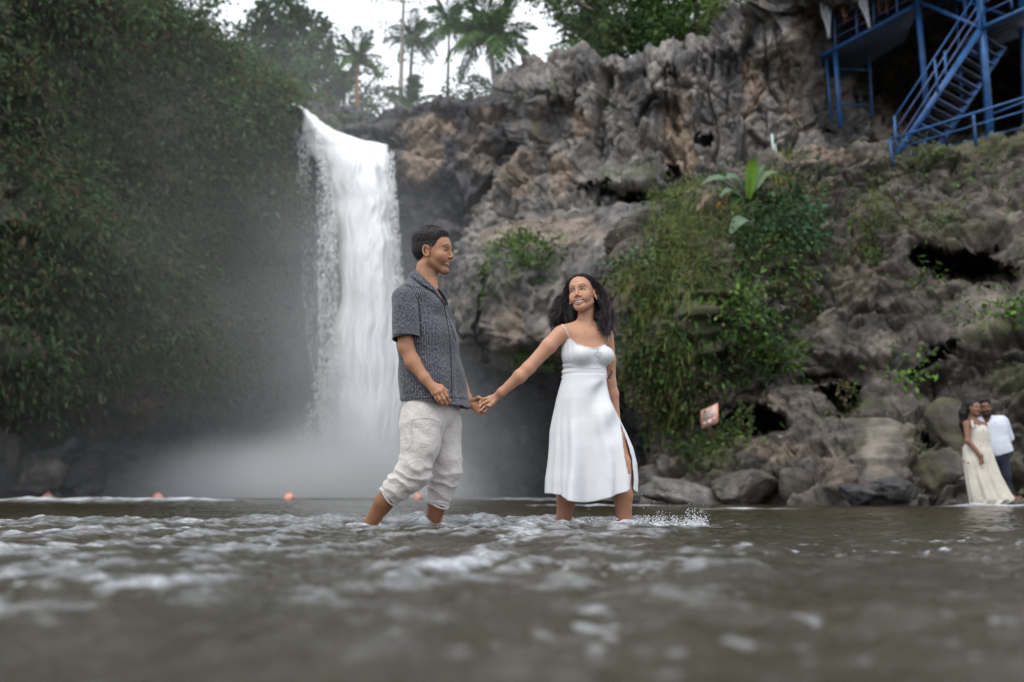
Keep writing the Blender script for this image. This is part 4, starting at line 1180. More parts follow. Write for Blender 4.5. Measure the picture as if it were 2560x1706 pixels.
def frond_mesh(L, g, col, w=.32, droop=1.0):
    """One palm frond along +x with leaflets hanging from the rib."""
    mb = MB(); n = 22; t = np.linspace(0, 1, n)
    rib = np.stack([L * t * (1 - .12 * droop * t), 0 * t, L * (.28 * t - .62 * droop * t ** 2.2)], 1)
    mb.tube(rib, .025 * (1 - .8 * t), 4, c=col * (1.3, 1.1, .9))
    C = []; D = []; LL = []
    for i in range(2, n):
        for s in (-1, 1):
            for q in range(2):
                C.append(rib[i] - (rib[i] - rib[i - 1]) * .5 * q); l = w * L * math.sin(math.pi * min(1, (t[i] * .85 + .12))) ** .6
                D.append((.55, s * .7, -.55 * droop - .1 + g.normal(0, .12))); LL.append(l * g.uniform(.9, 1.25))
    C = np.array(C); D = np.array(D); LL = np.array(LL)
    V, F, c = leaf_quads(C, D, np.full(len(C), .075 * L / 2), LL, col * g.uniform(.65, 1.3, (len(C), 1)), g, .1)
    mb.V.append(V); mb.F.append(F + mb.n); mb.C.append(c)
    return mb.mesh('frond', smooth=False)


def palm(base, top, Lpx, nf, label, seed, col=GRN, bark=M_BARK, tr=.14, up=.25, name='palm_tree', group='coconut palms behind the waterfall'):
    g = np.random.default_rng(seed); b, tp = P(*base), P(*top); L = 1.35 * Lpx * top[2] / FPX
    t = empty(name, b, label, 'palm', group); mb = MB()
    if np.linalg.norm(tp - b) > .3:
        limb(mb, b - (0, 0, .3), tp, tr, tr * .6, g, 14, .05); mb.build('trunk', bark, t)
    mes = []
    for k in range(3):
        me = frond_mesh(L, g, np.array(col) * (.8 + .25 * k), droop=(.55, .9, 1.3)[k]); me.materials.append(M_LEAF); mes.append(me)
    for i in range(nf):
        k = int(i * 3 / nf); a = i * 2.399 + g.uniform(-.2, .2)
        o = link('frond', mes[k], None, t, tuple(tp - b))
        o.rotation_euler = (g.uniform(-.3, .3), -(1.05, .45, -.10)[k] * (.8 + up) + g.uniform(-.15, .15), a)
        s = g.uniform(.8, 1.1); o.scale = (s, s, s)
    return t


palm((893, 292, 44), (893, 150, 44), 62, 17, 'palm with a straight rusty orange trunk and small pale crown', 91, GRN * 1.3, M_BARKR, .10)
palm((1022, 275, 47), (1032, 100, 47), 62, 17, 'slim palm right beside the thin pale trunk', 92, DGRN * 1.6, M_BARK, .12)
palm((1116, 280, 50), (1122, 70, 50), 78, 18, 'palm left of the largest one, with its crown cut by the top edge', 93, DGRN * 1.8, M_BARK, .10)
palm((1244, 262, 42.5), (1224, 95, 42.5), 112, 26, 'largest palm, leaning trunk and full crown beside the right cliff', 94, GRN * 1.15, M_BARKG, .15)
palm((1030, 290, 43), (1030, 262, 43), 62, 16, 'short palm without visible trunk low on the rocks', 95, GRN * 1.1, M_BARK, .1, up=.5)
palm((1248, 262, 43.5), (1247, 235, 43.5), 62, 9, 'young palm with upright fronds at the foot of the largest palm', 96, DGRN * 1.5, M_BARK, .07, up=1.0)
palm((812, 292, 43), (811, 226, 43), 22, 9, 'small palm with a thin reddish trunk just right of the fall top', 97, GRN, M_BARKR, .06)


# big leaved plants
def blade(a, b, w, col, g, curl=.25, n=9, m=4):
    a, b = np.asarray(a, float), np.asarray(b, float); t = np.linspace(0, 1, n); L = np.linalg.norm(b - a)
    mid = a + (b - a) * t[:, None] + np.array((0, 0, 1)) * (curl * L * np.sin(t * math.pi))[:, None]
    d = unit(b - a); s = unit(np.cross(d, (0.1, -.6, .8))); nn_ = np.cross(s, d)
    prof = w * np.sin(np.clip(t, .02, .99) ** .75 * math.pi) ** .7
    V = []
    for j in range(-m, m + 1):
        u = j / m
        V.append(mid + s * (u * prof / 2)[:, None] + nn_ * (abs(u) * prof * .18 + .012 * L * np.sin(t * 22 + j))[:, None])
    V = np.array(V).transpose(1, 0, 2).reshape(-1, 3); F = grid_faces(n, 2 * m + 1)
    c = np.tile(col, (len(V), 1)) * (1 + .15 * np.cos(np.tile(np.arange(2 * m + 1), n) * 3))[:, None]
    return V, F, c
def leafy(name, base, leaves, label, cat, seed, group=None):
    g = np.random.default_rng(seed); b = P(*base); t = empty(name, b, label, cat, group)
    for (x0, y0, x1, y1, Y, wpx, col) in leaves:
        a, e = P(x0, y0, Y), P(x1, y1, Y - .25); s = Y / FPX
        V, F, c = blade(a, e, wpx * s * 1.55, np.array(col), g)
        o = child('leaf', V, F, M_LEAF, t, colors=c)
        mb = MB(); mb.tube(np.array([b, (b + a) / 2 + (0, 0, .1), a, a + (e - a) * .5 + (0, 0, .25 * np.linalg.norm(e - a) * .9)]), [.018, .016, .013, .008], 5, c=np.array(col) * .8)
        mb.build('stalk', M_LEAF, o)
    return t
PL = (0.16, 0.24, 0.15); UB = (0.13, 0.24, 0.03); MG = (0.05, 0.11, 0.03)
Yp = 21.9
leafy('large_leaved_plant', (1868, 510, Yp + .3), [(1850, 488, 1752, 462, Yp, 26, PL), (1862, 484, 1812, 446, Yp + .2, 34, PL), (1850, 492, 1800, 492, Yp - .1, 18, PL), (1872, 498, 1886, 394, Yp, 20, UB), (1880, 480, 1912, 412, Yp + .2, 24, PL), (1888, 484, 1945, 432, Yp, 20, (.2, .27, .15)), (1885, 490, 1925, 470, Yp + .1, 22, MG), (1860, 500, 1828, 520, Yp, 22, MG)],
      'plant with huge pale leaves and one upright bright blade on the bank', 'plant', 3)
leafy('large_leaved_plant', (1890, 560, Yp), [(1880, 558, 1822, 592, Yp - .2, 26, PL), (1876, 560, 1850, 610, Yp, 18, MG)], 'single broad pale leaf hanging below the huge leaved plant', 'plant', 4)
leafy('large_leaved_plant', (1855, 500, Yp), [(1800, 498, 1752, 512, Yp, 16, (.24, .18, .13)), (1770, 520, 1740, 530, Yp, 12, (.26, .18, .13)), (1810, 512, 1792, 522, Yp, 6, (.36, .14, .04))], 'withered brownish pink leaves left of the huge leaved plant', 'plant', 6)
def shrub(px, py, Y, rx, ry, label, seed, cols, L=.13, W=.06, dens=45, group='shrubs on the right bank', cat='shrub', name='leafy_shrub'):
    g = np.random.default_rng(seed); s = Y / FPX; c = P(px, py, Y); b = P(px, py + ry * .7, Y + .4)
    t = empty(name, b, label, cat, group)
    mb = MB()
    for _ in range(7): limb(mb, b, c + g.normal(size=3) * (rx * s * .5, .2, ry * s * .4), .02, .006, g, 6)
    mb.build('stems', M_BARK, t)
    V, F, C = crown_mesh([(c, (rx * s, rx * s * .6, ry * s))], g, 12, L, W, cols, None, dens)
    child('foliage', V, F, M_LEAF, t, smooth=False, colors=C)
shrub(1975, 560, 22.4, 62, 70, 'dark glossy leaved shrub right of the huge leaved plant', 111, (DGRN, DGRN * 1.5, DGRN * (1.8, 2.0, 2.6)), .17, .09)
shrub(1990, 440, 23.6, 34, 44, 'feathery yellow green tuft right behind the huge leaves', 112, (YGRN * .8, GRN), .2, .03)
shrub(1825, 760, 20.4, 44, 40, 'pale green broad leaved shrub halfway down the bank', 113, (YGRN, BGRN * .8), .17, .09)
shrub(1860, 820, 20.5, 62, 52, 'mid green bush under the pale broad leaved one', 114, (GRN, BGRN * .6, DGRN), .14, .07)
shrub(1940, 900, 21.0, 50, 24, 'bright green fern clump beside the bare brown patch', 115, (BGRN, BGRN * .7), .2, .03)
shrub(1745, 650, 21.2, 60, 110, 'curtain of yellow green grass below the brownish leaves', 116, (YGRN * .8, YGRN * .5, BRN), .3, .025)
shrub(1600, 680, 21.8, 52, 46, 'pale green bush at the corner right of the woman in white', 117, (YGRN * .7, GRN, PL), .16, .07)
shrub(1620, 880, 20.9, 36, 70, 'dark green hanging bush below the corner bush', 118, (GRN, DGRN), .15, .06)
shrub(2250, 935, 18.6, 20, 28, 'small bright leaved plant on the dark rock above the printed dress', 119, (BGRN, BGRN * .7), .13, .08, 60)
shrub(2305, 680, 19.6, 30, 16, 'fern at the mouth of the big upper hollow', 120, (BGRN * .7, GRN), .16, .03, 60)
shrub(2525, 770, 18.4, 36, 20, 'bright broad leaved plant at the right edge of the picture', 121, (BGRN * 1.1, BGRN * .7), .16, .10, 60)
shrub(2470, 795, 18.6, 44, 14, 'low trailing green plant left of the bright one at the edge', 122, (BGRN * .8, GRN), .12, .06, 60)
shrub(2312, 464, 23.4, 20, 20, 'green tuft just under the blue railing post', 123, (BGRN * .7, YGRN * .7), .16, .06, 50)
shrub(2400, 462, 22.8, 24, 12, 'flat yellow green tuft right of the one under the railing', 124, (YGRN, BGRN * .7), .14, .05, 50)
shrub(2180, 540, 22.6, 30, 60, 'tall yellow grass clump on the brown slope', 125, (YGRN * .8, YGRN * .5), .3, .02, 40)
shrub(1325, 650, 27.2, 50, 34, 'bright green bush on the rock shoulder left of her head', 126, (YGRN, BGRN * .8, GRN), .17, .07, 30)
shrub(1400, 650, 27.2, 40, 24, 'lighter leafy bush on the shoulder directly above her head', 127, (YGRN * .8, GRN), .17, .06, 26)
shrub(1255, 700, 28.3, 26, 40, 'small hanging bush at the left of the rock shoulder', 128, (GRN, YGRN * .6), .15, .06, 26)
shrub(2130, 620, 21.9, 24, 20, 'low green plant on the grey stones under the yellow grass', 129, (GRN, BGRN * .5), .13, .06, 40)
# ================================================================== PEOPLE
def skin_mat(name, rough=0.48):
    m = attr_mat(name, rough=rough, var=0.05, scale=40, spec=0.4, sss=0.12, bumpd=0.0006, bscale=220)
    return m


M_SKIN = skin_mat('skin')
M_HAIR = attr_mat('hair', rough=0.55, var=0.35, scale=70, spec=0.22)
M_EYE = simple_mat('eye_white', (0.42, 0.40, 0.38), 0.15, 0.03)
M_IRIS = simple_mat('iris', (0.02, 0.012, 0.008), 0.1, 0.05)
M_TEETH = simple_mat('teeth', (0.88, 0.86, 0.82), 0.25, 0.03)
M_GOLD = simple_mat('gold', (0.8, 0.55, 0.22), 0.25, 0.05, metal=1.0)




def frame(F, U=(0, 0, 1), roll=0.0):
    F = unit(F); U = np.asarray(U, float); U = unit(U - F * (U @ F)); L = np.cross(U, F)
    if roll:
        c, s = math.cos(R(roll)), math.sin(R(roll)); U, L = U * c + L * s, L * c - U * s
    return np.stack([F, L, U])          # rows


def mouth(smile): return 0.0235 + 0.0075 * smile, 0.55 + 0.55 * smile, -0.067


def head(S, c, Rm, s=1.0, fem=False, smile=1.0):
    """Adds a head to the body form. Local axes: forward, left, up."""
    G = lambda f, l, u: np.asarray(c, float) + s * (np.array([f, l, u]) @ Rm)
    e = lambda f, l, u, a, b, d, k=0.012, rot=None, sub=False: S.ell(G(f, l, u), np.array([a, b, d]) * s, Rm if rot is None else rot, k * s, sub)
    cp = lambda p, q, ra, rb, k=0.012, sub=False: S.cap(G(*p), G(*q), ra * s, rb * s, k * s, sub=sub)
    w = 0.95 if fem else 1.0
    e(-0.012, 0, 0.030, 0.097, 0.075, 0.088, 0.02)
    e(0.028, 0, -0.030, 0.064 if not fem else 0.061, 0.060 * w if not fem else 0.053, 0.080, 0.03)
    e(0.044 if not fem else 0.040, 0, 0.040, 0.052, 0.059 * w, 0.054, 0.02)
    jw = 0.050 if not fem else 0.043
    for q in (-1, 1):
        cp((0.0, q * jw, -0.056), (0.058, q * 0.018, -0.104 if not fem else -0.095), 0.016 if not fem else 0.019, 0.014, 0.018 if not fem else 0.025)
        e(0.058, q * 0.040 * w, -0.030, 0.028, 0.023, 0.024, 0.022)          # cheekbone
        e(0.066, q * (0.033 + 0.003 * smile), -0.050, 0.018, 0.014, 0.017, 0.016)   # cheek raised by the smile
    e(0.064 if not fem else 0.057, 0, -0.106 if not fem else -0.100, 0.021, 0.022 if not fem else 0.017, 0.017, 0.022)      # chin
    cp((0.084, -0.030, 0.022), (0.084, 0.030, 0.022), 0.011 if not fem else 0.009, 0.011 if not fem else 0.009, 0.018)     # brow
    for q in (-1, 1):
        e(0.094, q * 0.031, 0.001, 0.012, 0.017, 0.011, 0.012, sub=True)        # socket
    nt_ = (0.1075, 0, -0.031) if not fem else (0.1020, 0, -0.030)
    cp((0.088, 0, 0.010), nt_, 0.0075, 0.0088 if not fem else 0.0080, 0.010)
    for q in (-1, 1):
        e(nt_[0] - 0.012, q * 0.0125, -0.036, 0.011, 0.0075, 0.0075, 0.006)
        e(nt_[0] - 0.010, q * 0.0065, -0.0455, 0.004, 0.0028, 0.002, 0.003, sub=True)
    # mouth: open smile, lips round a recess that holds the teeth
    mw, op, my = mouth(smile)
    top = [(0.0880 - 0.022 * abs(t) ** 2, t * mw, my + 0.0062 * op + 0.0050 * op * t * t) for t in np.linspace(-1, 1, 9)]
    bot = [(0.0860 - 0.022 * abs(t) ** 2, t * mw, my - 0.0105 * op * (1 - t * t) + 0.0100 * op * t * t - 0.002) for t in np.linspace(-1, 1, 9)]
    for t in (-0.55, 0, 0.55): e(0.086 - 0.012 * t * t, t * mw, my - 0.0010 + 0.004 * t * t, 0.012, mw * 0.42, 0.0062 * op, 0.004, sub=True)
    for ln, r in ((top, 0.0036), (bot, 0.0046)):
        for i in range(8):
            ta = abs((i + 0.5) / 4 - 1)
            cp(ln[i], ln[i + 1], r * (1 - 0.35 * ta), r * (1 - 0.35 * ta), 0.004)
    # eyelids
    for q in (-1, 1):
        arc = [(0.0845 - 0.9 * ((t * 0.0145) ** 2) * 20 * 0.5, q * (0.031 + t * 0.0150), 0.0065 - 0.0075 * t * t) for t in np.linspace(-1, 1, 6)]
        low = [(0.0825 - 0.9 * ((t * 0.0145) ** 2) * 20 * 0.5, q * (0.031 + t * 0.0145), -0.0065 + 0.0060 * t * t) for t in np.linspace(-1, 1, 6)]
        for ln, r in ((arc, 0.0026), (low, 0.0022)):
            for i in range(5): cp(ln[i], ln[i + 1], r, r, 0.003)
        # ear
        er = 0.078 if not fem else 0.074
        ring = [(-0.008 + 0.015 * math.cos(a) - 0.003 * math.sin(a), q * (er + 0.004 + 0.004 * (1 - math.cos(a))), -0.004 + 0.028 * math.sin(a)) for a in np.linspace(0.5, 5.6, 10)]
        for i in range(9): cp(ring[i], ring[i + 1], 0.0042, 0.0042, 0.004)
        e(-0.004, q * (er - 0.003), -0.004, 0.013, 0.006, 0.024, 0.006)
        e(0.001, q * (er + 0.001), -0.030, 0.008, 0.005, 0.009, 0.005)
    return G


def head_color(V, c, Rm, s, base, lip, brow, fem, stubble=0.0, smile=0.7):
    q = ((V - np.asarray(c)) @ Rm.T) / s
    f, l, u = q.T
    C = np.tile(np.asarray(base, float), (len(V), 1))
    def mixin(m, col): C[:] = C * (1 - m[:, None]) + np.asarray(col) * m[:, None]
    front = f > 0.03
    al = np.abs(l)
    # cheeks and nose a little redder
    m = 0.35 * np.exp(-(((al - 0.038) / 0.018) ** 2 + ((u + 0.035) / 0.020) ** 2)) * front
    mixin(m, np.array(base) * (1.18, 0.82, 0.78))
    mixin(0.3 * np.exp(-((al / 0.012) ** 2 + ((u + 0.033) / 0.010) ** 2)) * front, np.array(base) * (1.15, 0.82, 0.78))
    # sockets slightly darker skin
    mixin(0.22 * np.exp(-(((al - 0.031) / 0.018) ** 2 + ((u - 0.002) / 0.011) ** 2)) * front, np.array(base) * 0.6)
    # lips
    mw, op, my = mouth(smile); t = l / mw
    up = my + 0.0062 * op + 0.0050 * op * t * t; lo = my - 0.0105 * op * (1 - t * t) + 0.0100 * op * t * t - 0.002
    tp = 1 - 0.55 * np.clip(np.abs(t), 0, 1) ** 2
    ml = (sstep(0.0052, 0.0034, np.abs(u - up - .0008) / tp) * (f > 0.058) + sstep(0.0062, 0.0040, np.abs(u - lo) / tp) * (f > 0.058)).clip(0, 1) * sstep(1.04, 0.96, np.abs(t))
    mixin(ml * 0.85, lip)
    inm = (u < up - 0.0028) & (u > lo + 0.003) & (np.abs(t) < 0.9) & (f > 0.05)
    # smile crease from nose to mouth corner, its shade painted into the skin colour
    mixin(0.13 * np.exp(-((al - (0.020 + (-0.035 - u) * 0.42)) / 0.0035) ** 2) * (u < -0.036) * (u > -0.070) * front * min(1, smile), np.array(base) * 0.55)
    mixin(inm * 0.9, (0.09, 0.025, 0.022))
    # brows, lashes
    bu = 0.0245 + 0.0045 * sstep(0.012, 0.034, al) - 0.010 * sstep(0.036, 0.052, al)
    mb = sstep(0.0052, 0.0025, np.abs(u - bu)) * sstep(0.010, 0.015, al) * sstep(0.054, 0.047, al) * front
    mixin(mb * 0.92, brow)
    tt = (al - 0.031) / 0.015
    mla = sstep(0.0030, 0.0012, np.abs(u - (0.0050 - 0.0070 * tt * tt))) * (np.abs(tt) < 1.15) * front * (f > 0.055)
    mixin(mla * 0.95, (0.008, 0.006, 0.005))
    if stubble:
        ms = stubble * (sstep(-0.035, -0.06, u) * sstep(-0.04, 0.0, f) * (u > -0.14)).clip(0, 1) * (1 - ml)
        ms = ms * (1 - 0.5 * np.exp(-(((al - 0.035) / 0.02) ** 2 + ((u + 0.045) / 0.02) ** 2)))
        mixin(ms, np.array(base) * (0.42, 0.40, 0.42))
        mixin(stubble * 0.8 * sstep(0.007, 0.003, np.abs(u + 0.0535)) * (al < 0.026) * front, np.array(base) * (0.4, 0.38, 0.4))
    return C


def face_parts(par, G, Rm, s, look=(0, 0), teeth=True, smile=0.7):
    mw, op, my = mouth(smile)
    for q in (-1, 1):
        c = G(0.0742, q * 0.031, 0.0005)
        o = sphere('eye', c, 0.0119 * s, M_EYE, par, 20, 12)
        d = unit(np.array([1.0, look[0], look[1]]) @ Rm)
        ci = c + d * 0.0052 * s
        sphere('iris', ci, 0.0082 * s, M_IRIS, o, 14, 8)
    if teeth:
        mb = MB(); n = 9
        for i in range(n):
            t0, t1 = -1 + 2 * i / n, -1 + 2 * (i + 1) / n
            def pt(t, u): return G(0.0862 - 0.018 * t * t, t * mw * 0.86, u)
            g = 0.03
            a, b = pt(t0 + g, my + 0.0055 * op + 0.004 * op * t0 * t0), pt(t1 - g, my + 0.0055 * op + 0.004 * op * t1 * t1)
            c_, d_ = pt(t1 - g, my - 0.0050 * op + 0.006 * op * t1 * t1), pt(t0 + g, my - 0.0050 * op + 0.006 * op * t0 * t0)
            bk = -0.006 * s * Rm[0]
            V = [a, b, c_, d_, a + bk, b + bk, c_ + bk, d_ + bk]
            mb.add(V, [(0, 1, 2, 3), (7, 6, 5, 4), (0, 4, 5, 1), (1, 5, 6, 2), (2, 6, 7, 3), (3, 7, 4, 0)])
        mb.build('teeth', M_TEETH, par, smooth=False)


def sphere(name, c, r, mat, par=None, n=16, m=10, sc=(1, 1, 1)):
    th = np.linspace(0, math.pi, m + 1); ph = np.arange(n) / n * 2 * math.pi
    V = np.stack([np.outer(np.sin(th), np.cos(ph)), np.outer(np.sin(th), np.sin(ph)), np.outer(np.cos(th), np.ones(n))], -1).reshape(-1, 3) * r * np.array(sc)
    F = [(i * n + j, (i + 1) * n + j, (i + 1) * n + (j + 1) % n, i * n + (j + 1) % n) for i in range(m) for j in range(n)]
    me = mesh_np(name, V, F)
    base = np.array(world_loc(par)) if par is not None else np.zeros(3)
    return link(name, me, mat, par, tuple(np.asarray(c) - base))


def hairline(q, table):
    az = np.degrees(np.arctan2(np.abs(q[:, 1]), q[:, 0] + 0.01))
    return q[:, 2] - np.interp(az, [a for a, _ in table], [b for _, b in table])


def hair_cap(V, F, c, Rm, s, table, thick, par, col, amp=0.004, freq=70, name='hair'):
    """Hair as a bumpy layer over the scalp: thickness grows away from the hairline."""
    q = ((V - np.asarray(c)) @ Rm.T) / s
    box = (np.abs(q[:, 1]) < 0.085) & (q[:, 2] > -0.10) & (np.linalg.norm(q - (-0.012, 0, 0.02), axis=1) < 0.125)
    h = hairline(q, table)
    ear = (np.abs(q[:, 1]) > 0.071) & (q[:, 0] > -0.032) & (q[:, 0] < 0.02) & (q[:, 2] < 0.030) & (q[:, 2] > -0.05)
    h = np.where(ear, -1, h)
    h = np.where(box, h, -1) + 0.004 * pn(V * 160, 4)
    keep = (h > 0)[F].all(1)
    N = vnorm(V, F)
    t = thick(q) * sstep(0.0, 0.022, h)
    V2 = V + N * (t + 0.0006 + amp * sstep(0.01, 0.04, h) * (pn(V * freq, 9) + 0.6 * pn(V * freq * 2.1, 5)))[:, None]
    Fk = F[keep]; used = np.unique(Fk); rm = np.full(len(V), -1); rm[used] = np.arange(len(used))
    V2 = V2[used]; Fk = rm[Fk]
    k = 0.5 + 0.5 * pn(V2 * 90, 2)
    C = np.asarray(col)[None] * (0.7 + 0.8 * k[:, None])
    return child(name, V2, Fk, M_HAIR, par, colors=C)


class Surf:
    """Ray casting on built meshes, to lay small pieces on them."""
    def __init__(s, VFs):
        from mathutils.bvhtree import BVHTree
        V, F = merge(VFs)
        s.t = BVHTree.FromPolygons([tuple(v) for v in V], [tuple(int(i) for i in f) for f in F])
    def at(s, px, py, lift=0.004, Y=None, miss=False):
        d = unit(P(px, py, 5.0) - CAM)
        h = s.t.ray_cast(Vector(CAM), Vector(d))
        if h[0] is None: return None if miss else P(px, py, Y if Y else 5.6)
        n = np.array(h[1]); n = n if n @ d < 0 else -n
        return np.array(h[0]) + n * lift


def hand(S, wr, kn, tips, th, r=0.0085, k=0.005, palm_r=0.013):
    """wr: wrist; kn: 4 knuckles; tips: per finger list of further joints; th: thumb joints."""
    for i in range(4):
        S.cap(wr, kn[i], 0.020 if r > 0.008 else 0.017, palm_r, 0.012)
    for i in range(3): S.cap(kn[i], kn[i + 1], palm_r, palm_r * 0.9, 0.008)
    for i, f in enumerate(tips):
        rr = r * (0.98, 1.0, 0.96, 0.84)[i]
        ch = [kn[i]] + list(f)
        for j in range(len(ch) - 1):
            S.cap(ch[j], ch[j + 1], rr * (1.08 - 0.13 * j), rr * (1.0 - 0.13 * j), k)
    for j in range(len(th) - 1):
        S.cap(th[j], th[j + 1], r * (1.5, 1.15, 1.0)[min(j, 2)], r * (1.15, 1.0, 0.85)[min(j, 2)], k + 0.002)


def multi(S, vox, fine, boxes):
    """Body mesh: coarse everywhere, finer inside the boxes (head, hands); same form, so the pieces meet."""
    ins = lambda V, b, g: ((V > np.array(b[0]) - g) & (V < np.array(b[1]) + g)).all(1)
    def keepc(V):
        m = np.ones(len(V), bool)
        for b in boxes: m &= ~ins(V, b, -0.004)
        return m
    parts = [S.mesh(vox, keep=keepc)]
    for b, fv in zip(boxes, fine):
        parts.append(S.mesh(fv, box=(np.array(b[0]) - 0.02, np.array(b[1]) + 0.02), keep=lambda V, b=b: ins(V, b, 0.0)))
    parts = [(relax(v, f, 1, 0.4), f) for v, f in parts]
    return parts


def bx(pts, pad): 
    pts = np.asarray(pts); return (pts.min(0) - pad, pts.max(0) + pad)


# ------------------------------------------------------------------ the man

J = lambda px, py, d=0.0: P(px, py, YM + d)
man = empty('person', (J(1075, 1330)[0], YM, -0.12), 'dark haired man in charcoal striped shirt and rolled pale trousers wading, smiling at the woman', 'person')
man_skin = (0.36, 0.175, 0.095)
S = SDF()
hcM = J(1083, 632, 0.0); hsM = 1.085
HM = frame((0.955, -0.29, 0.02), roll=-3)
GM = head(S, hcM, HM, hsM, False, smile=0.7)
S.cap(J(1064, 668, 0.0), J(1058, 715, 0.01), 0.053, 0.062, 0.025)
S.cap(J(1074, 690, -0.0), J(1078, 728, -0.01), 0.042, 0.046, 0.025)
S.cap(J(1054, 760, 0.0), J(1068, 850), 0.095, 0.105, 0.04, side=(0.42, 0.9, 0), sq=0.75)
S.cap(J(1068, 850), J(1082, 985), 0.105, 0.11, 0.04, side=(0.42, 0.9, 0), sq=0.8)
S.cap(J(1016, 752, -0.145), J(1080, 742, 0.15), 0.042, 0.042, 0.03)
# near arm
S.path([J(1009, 748, -0.175), J(1010, 800, -0.19), J(1015, 868, -0.20), J(1032, 906, -0.205), J(1062, 946, -0.225), J(1068, 953, -0.228)],
       [0.054, 0.050, 0.043, 0.042, 0.0285, 0.027], k=0.02)
Yn = -0.235
kn = [J(1105, 973, Yn - .01), J(1100, 979, Yn - .022), J(1092, 983, Yn - .018), J(1084, 984, Yn - .005)]
tips = [[J(1117, 991, Yn - .012), J(1122, 1001, Yn + .0), J(1123, 1009, Yn + .01)],
        [J(1111, 998, Yn - .028), J(1116, 1008, Yn - .015), J(1118, 1014, Yn + .0)],
        [J(1100, 999, Yn - .026), J(1106, 1008, Yn - .018), J(1110, 1013, Yn + .0)],
        [J(1090, 996, Yn - .012), J(1096, 1004, Yn - .008), J(1101, 1009, Yn + .0)]]
hand(S, J(1070, 956, -0.228), kn, tips, [J(1080, 962, Yn + .012), J(1103, 966, Yn + .005), J(1116, 978, Yn + .008), J(1119, 989, Yn + .01)], 0.0092)
hb1 = bx([J(1075, 960, Yn - .02), J(1123, 1014, Yn)], 0.03)
# far arm, reaching to her hand
S.path([J(1086, 748, 0.16), J(1126, 882, 0.21), J(1169, 1000, 0.11), J(1174, 1008, 0.10)], [0.054, 0.044, 0.028, 0.026], k=0.02)
Yf = 0.075
kn = [J(1197, 1000, Yf + .01), J(1200, 1010, Yf - .0), J(1199, 1020, Yf - .006), J(1195, 1029, Yf - .004)]
tips = [[J(1212, 1001, Yf + .012), J(1218, 1008, Yf + .0), J(1212, 1014, Yf - .010)],
        [J(1215, 1012, Yf + .010), J(1219, 1020, Yf - .004), J(1211, 1024, Yf - .014)],
        [J(1213, 1023, Yf + .006), J(1214, 1031, Yf - .008), J(1206, 1031, Yf - .016)],
        [J(1206, 1033, Yf + .004), J(1205, 1038, Yf - .008), J(1198, 1036, Yf - .014)]]
hand(S, J(1177, 1011, 0.09), kn, tips, [J(1181, 1002, Yf), J(1196, 994, Yf - .02), J(1205, 998, Yf - .03), J(1206, 1007, Yf - .034)], 0.0086)
hb2 = bx([J(1180, 995, Yf), J(1219, 1038, Yf)], 0.035)
# legs
S.path([J(1052, 975, -0.09), J(1036, 1165, -0.13), J(1010, 1195, -0.10), J(958, 1258, -0.06), J(921, 1318, -0.04), J(908, 1342, -0.04)],
       [0.085, 0.06, 0.056, 0.052, 0.034, 0.033], k=0.02)
S.cap(J(906, 1345, -0.04), J(935, 1366, -0.02), 0.034, 0.026, 0.02)
S.path([J(1098, 975, 0.09), J(1114, 1160, 0.06), J(1096, 1245, 0.08), J(1079, 1322, 0.10), J(1072, 1352, 0.10)],
       [0.085, 0.060, 0.056, 0.040, 0.036], k=0.02)
S.cap(J(1068, 1362, 0.1), J(1125, 1370, 0.08), 0.034, 0.022, 0.02)
hbM = (hcM - (0.16, 0.16, 0.135), hcM + (0.17, 0.16, 0.17))
parts = multi(S, 0.0065, [0.0024, 0.003, 0.003], [hbM, hb1, hb2])
VM, FM = merge(parts)
CM = head_color(VM, hcM, HM, hsM, man_skin, (0.36, 0.13, 0.10), (0.012, 0.009, 0.008), False, stubble=0.42, smile=0.7)
CM *= (1 + 0.06 * pn(VM * 18, 3))[:, None]
# faded sides of the haircut: short hair lets the skin through
qM = ((VM - hcM) @ HM.T) / hsM
tabM = [(0, .074), (30, .070), (45, .052), (55, .026), (66, .012), (76, -.006), (92, .012), (110, -.022), (135, -.046), (180, -.056)]
hl = hairline(qM, tabM)
mfade = sstep(-0.012, 0.012, hl) * (np.linalg.norm(qM - (-0.012, 0, 0.02), axis=1) < 0.125) * (np.abs(qM[:, 1]) < 0.074)
CM = CM * (1 - 0.85 * mfade[:, None]) + np.array((0.02, 0.016, 0.015)) * 0.85 * mfade[:, None]
# skin darker and browner down the shins
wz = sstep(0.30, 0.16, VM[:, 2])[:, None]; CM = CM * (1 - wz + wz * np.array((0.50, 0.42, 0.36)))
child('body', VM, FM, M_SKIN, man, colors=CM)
hair_cap(*parts[1], hcM, HM, hsM, tabM, lambda q: 0.003 + 0.024 * sstep(0.040, 0.095, q[:, 2]) + 0.006 * sstep(0.0, -0.08, q[:, 0]), man, (0.013, 0.010, 0.010), amp=0.0022, freq=120)
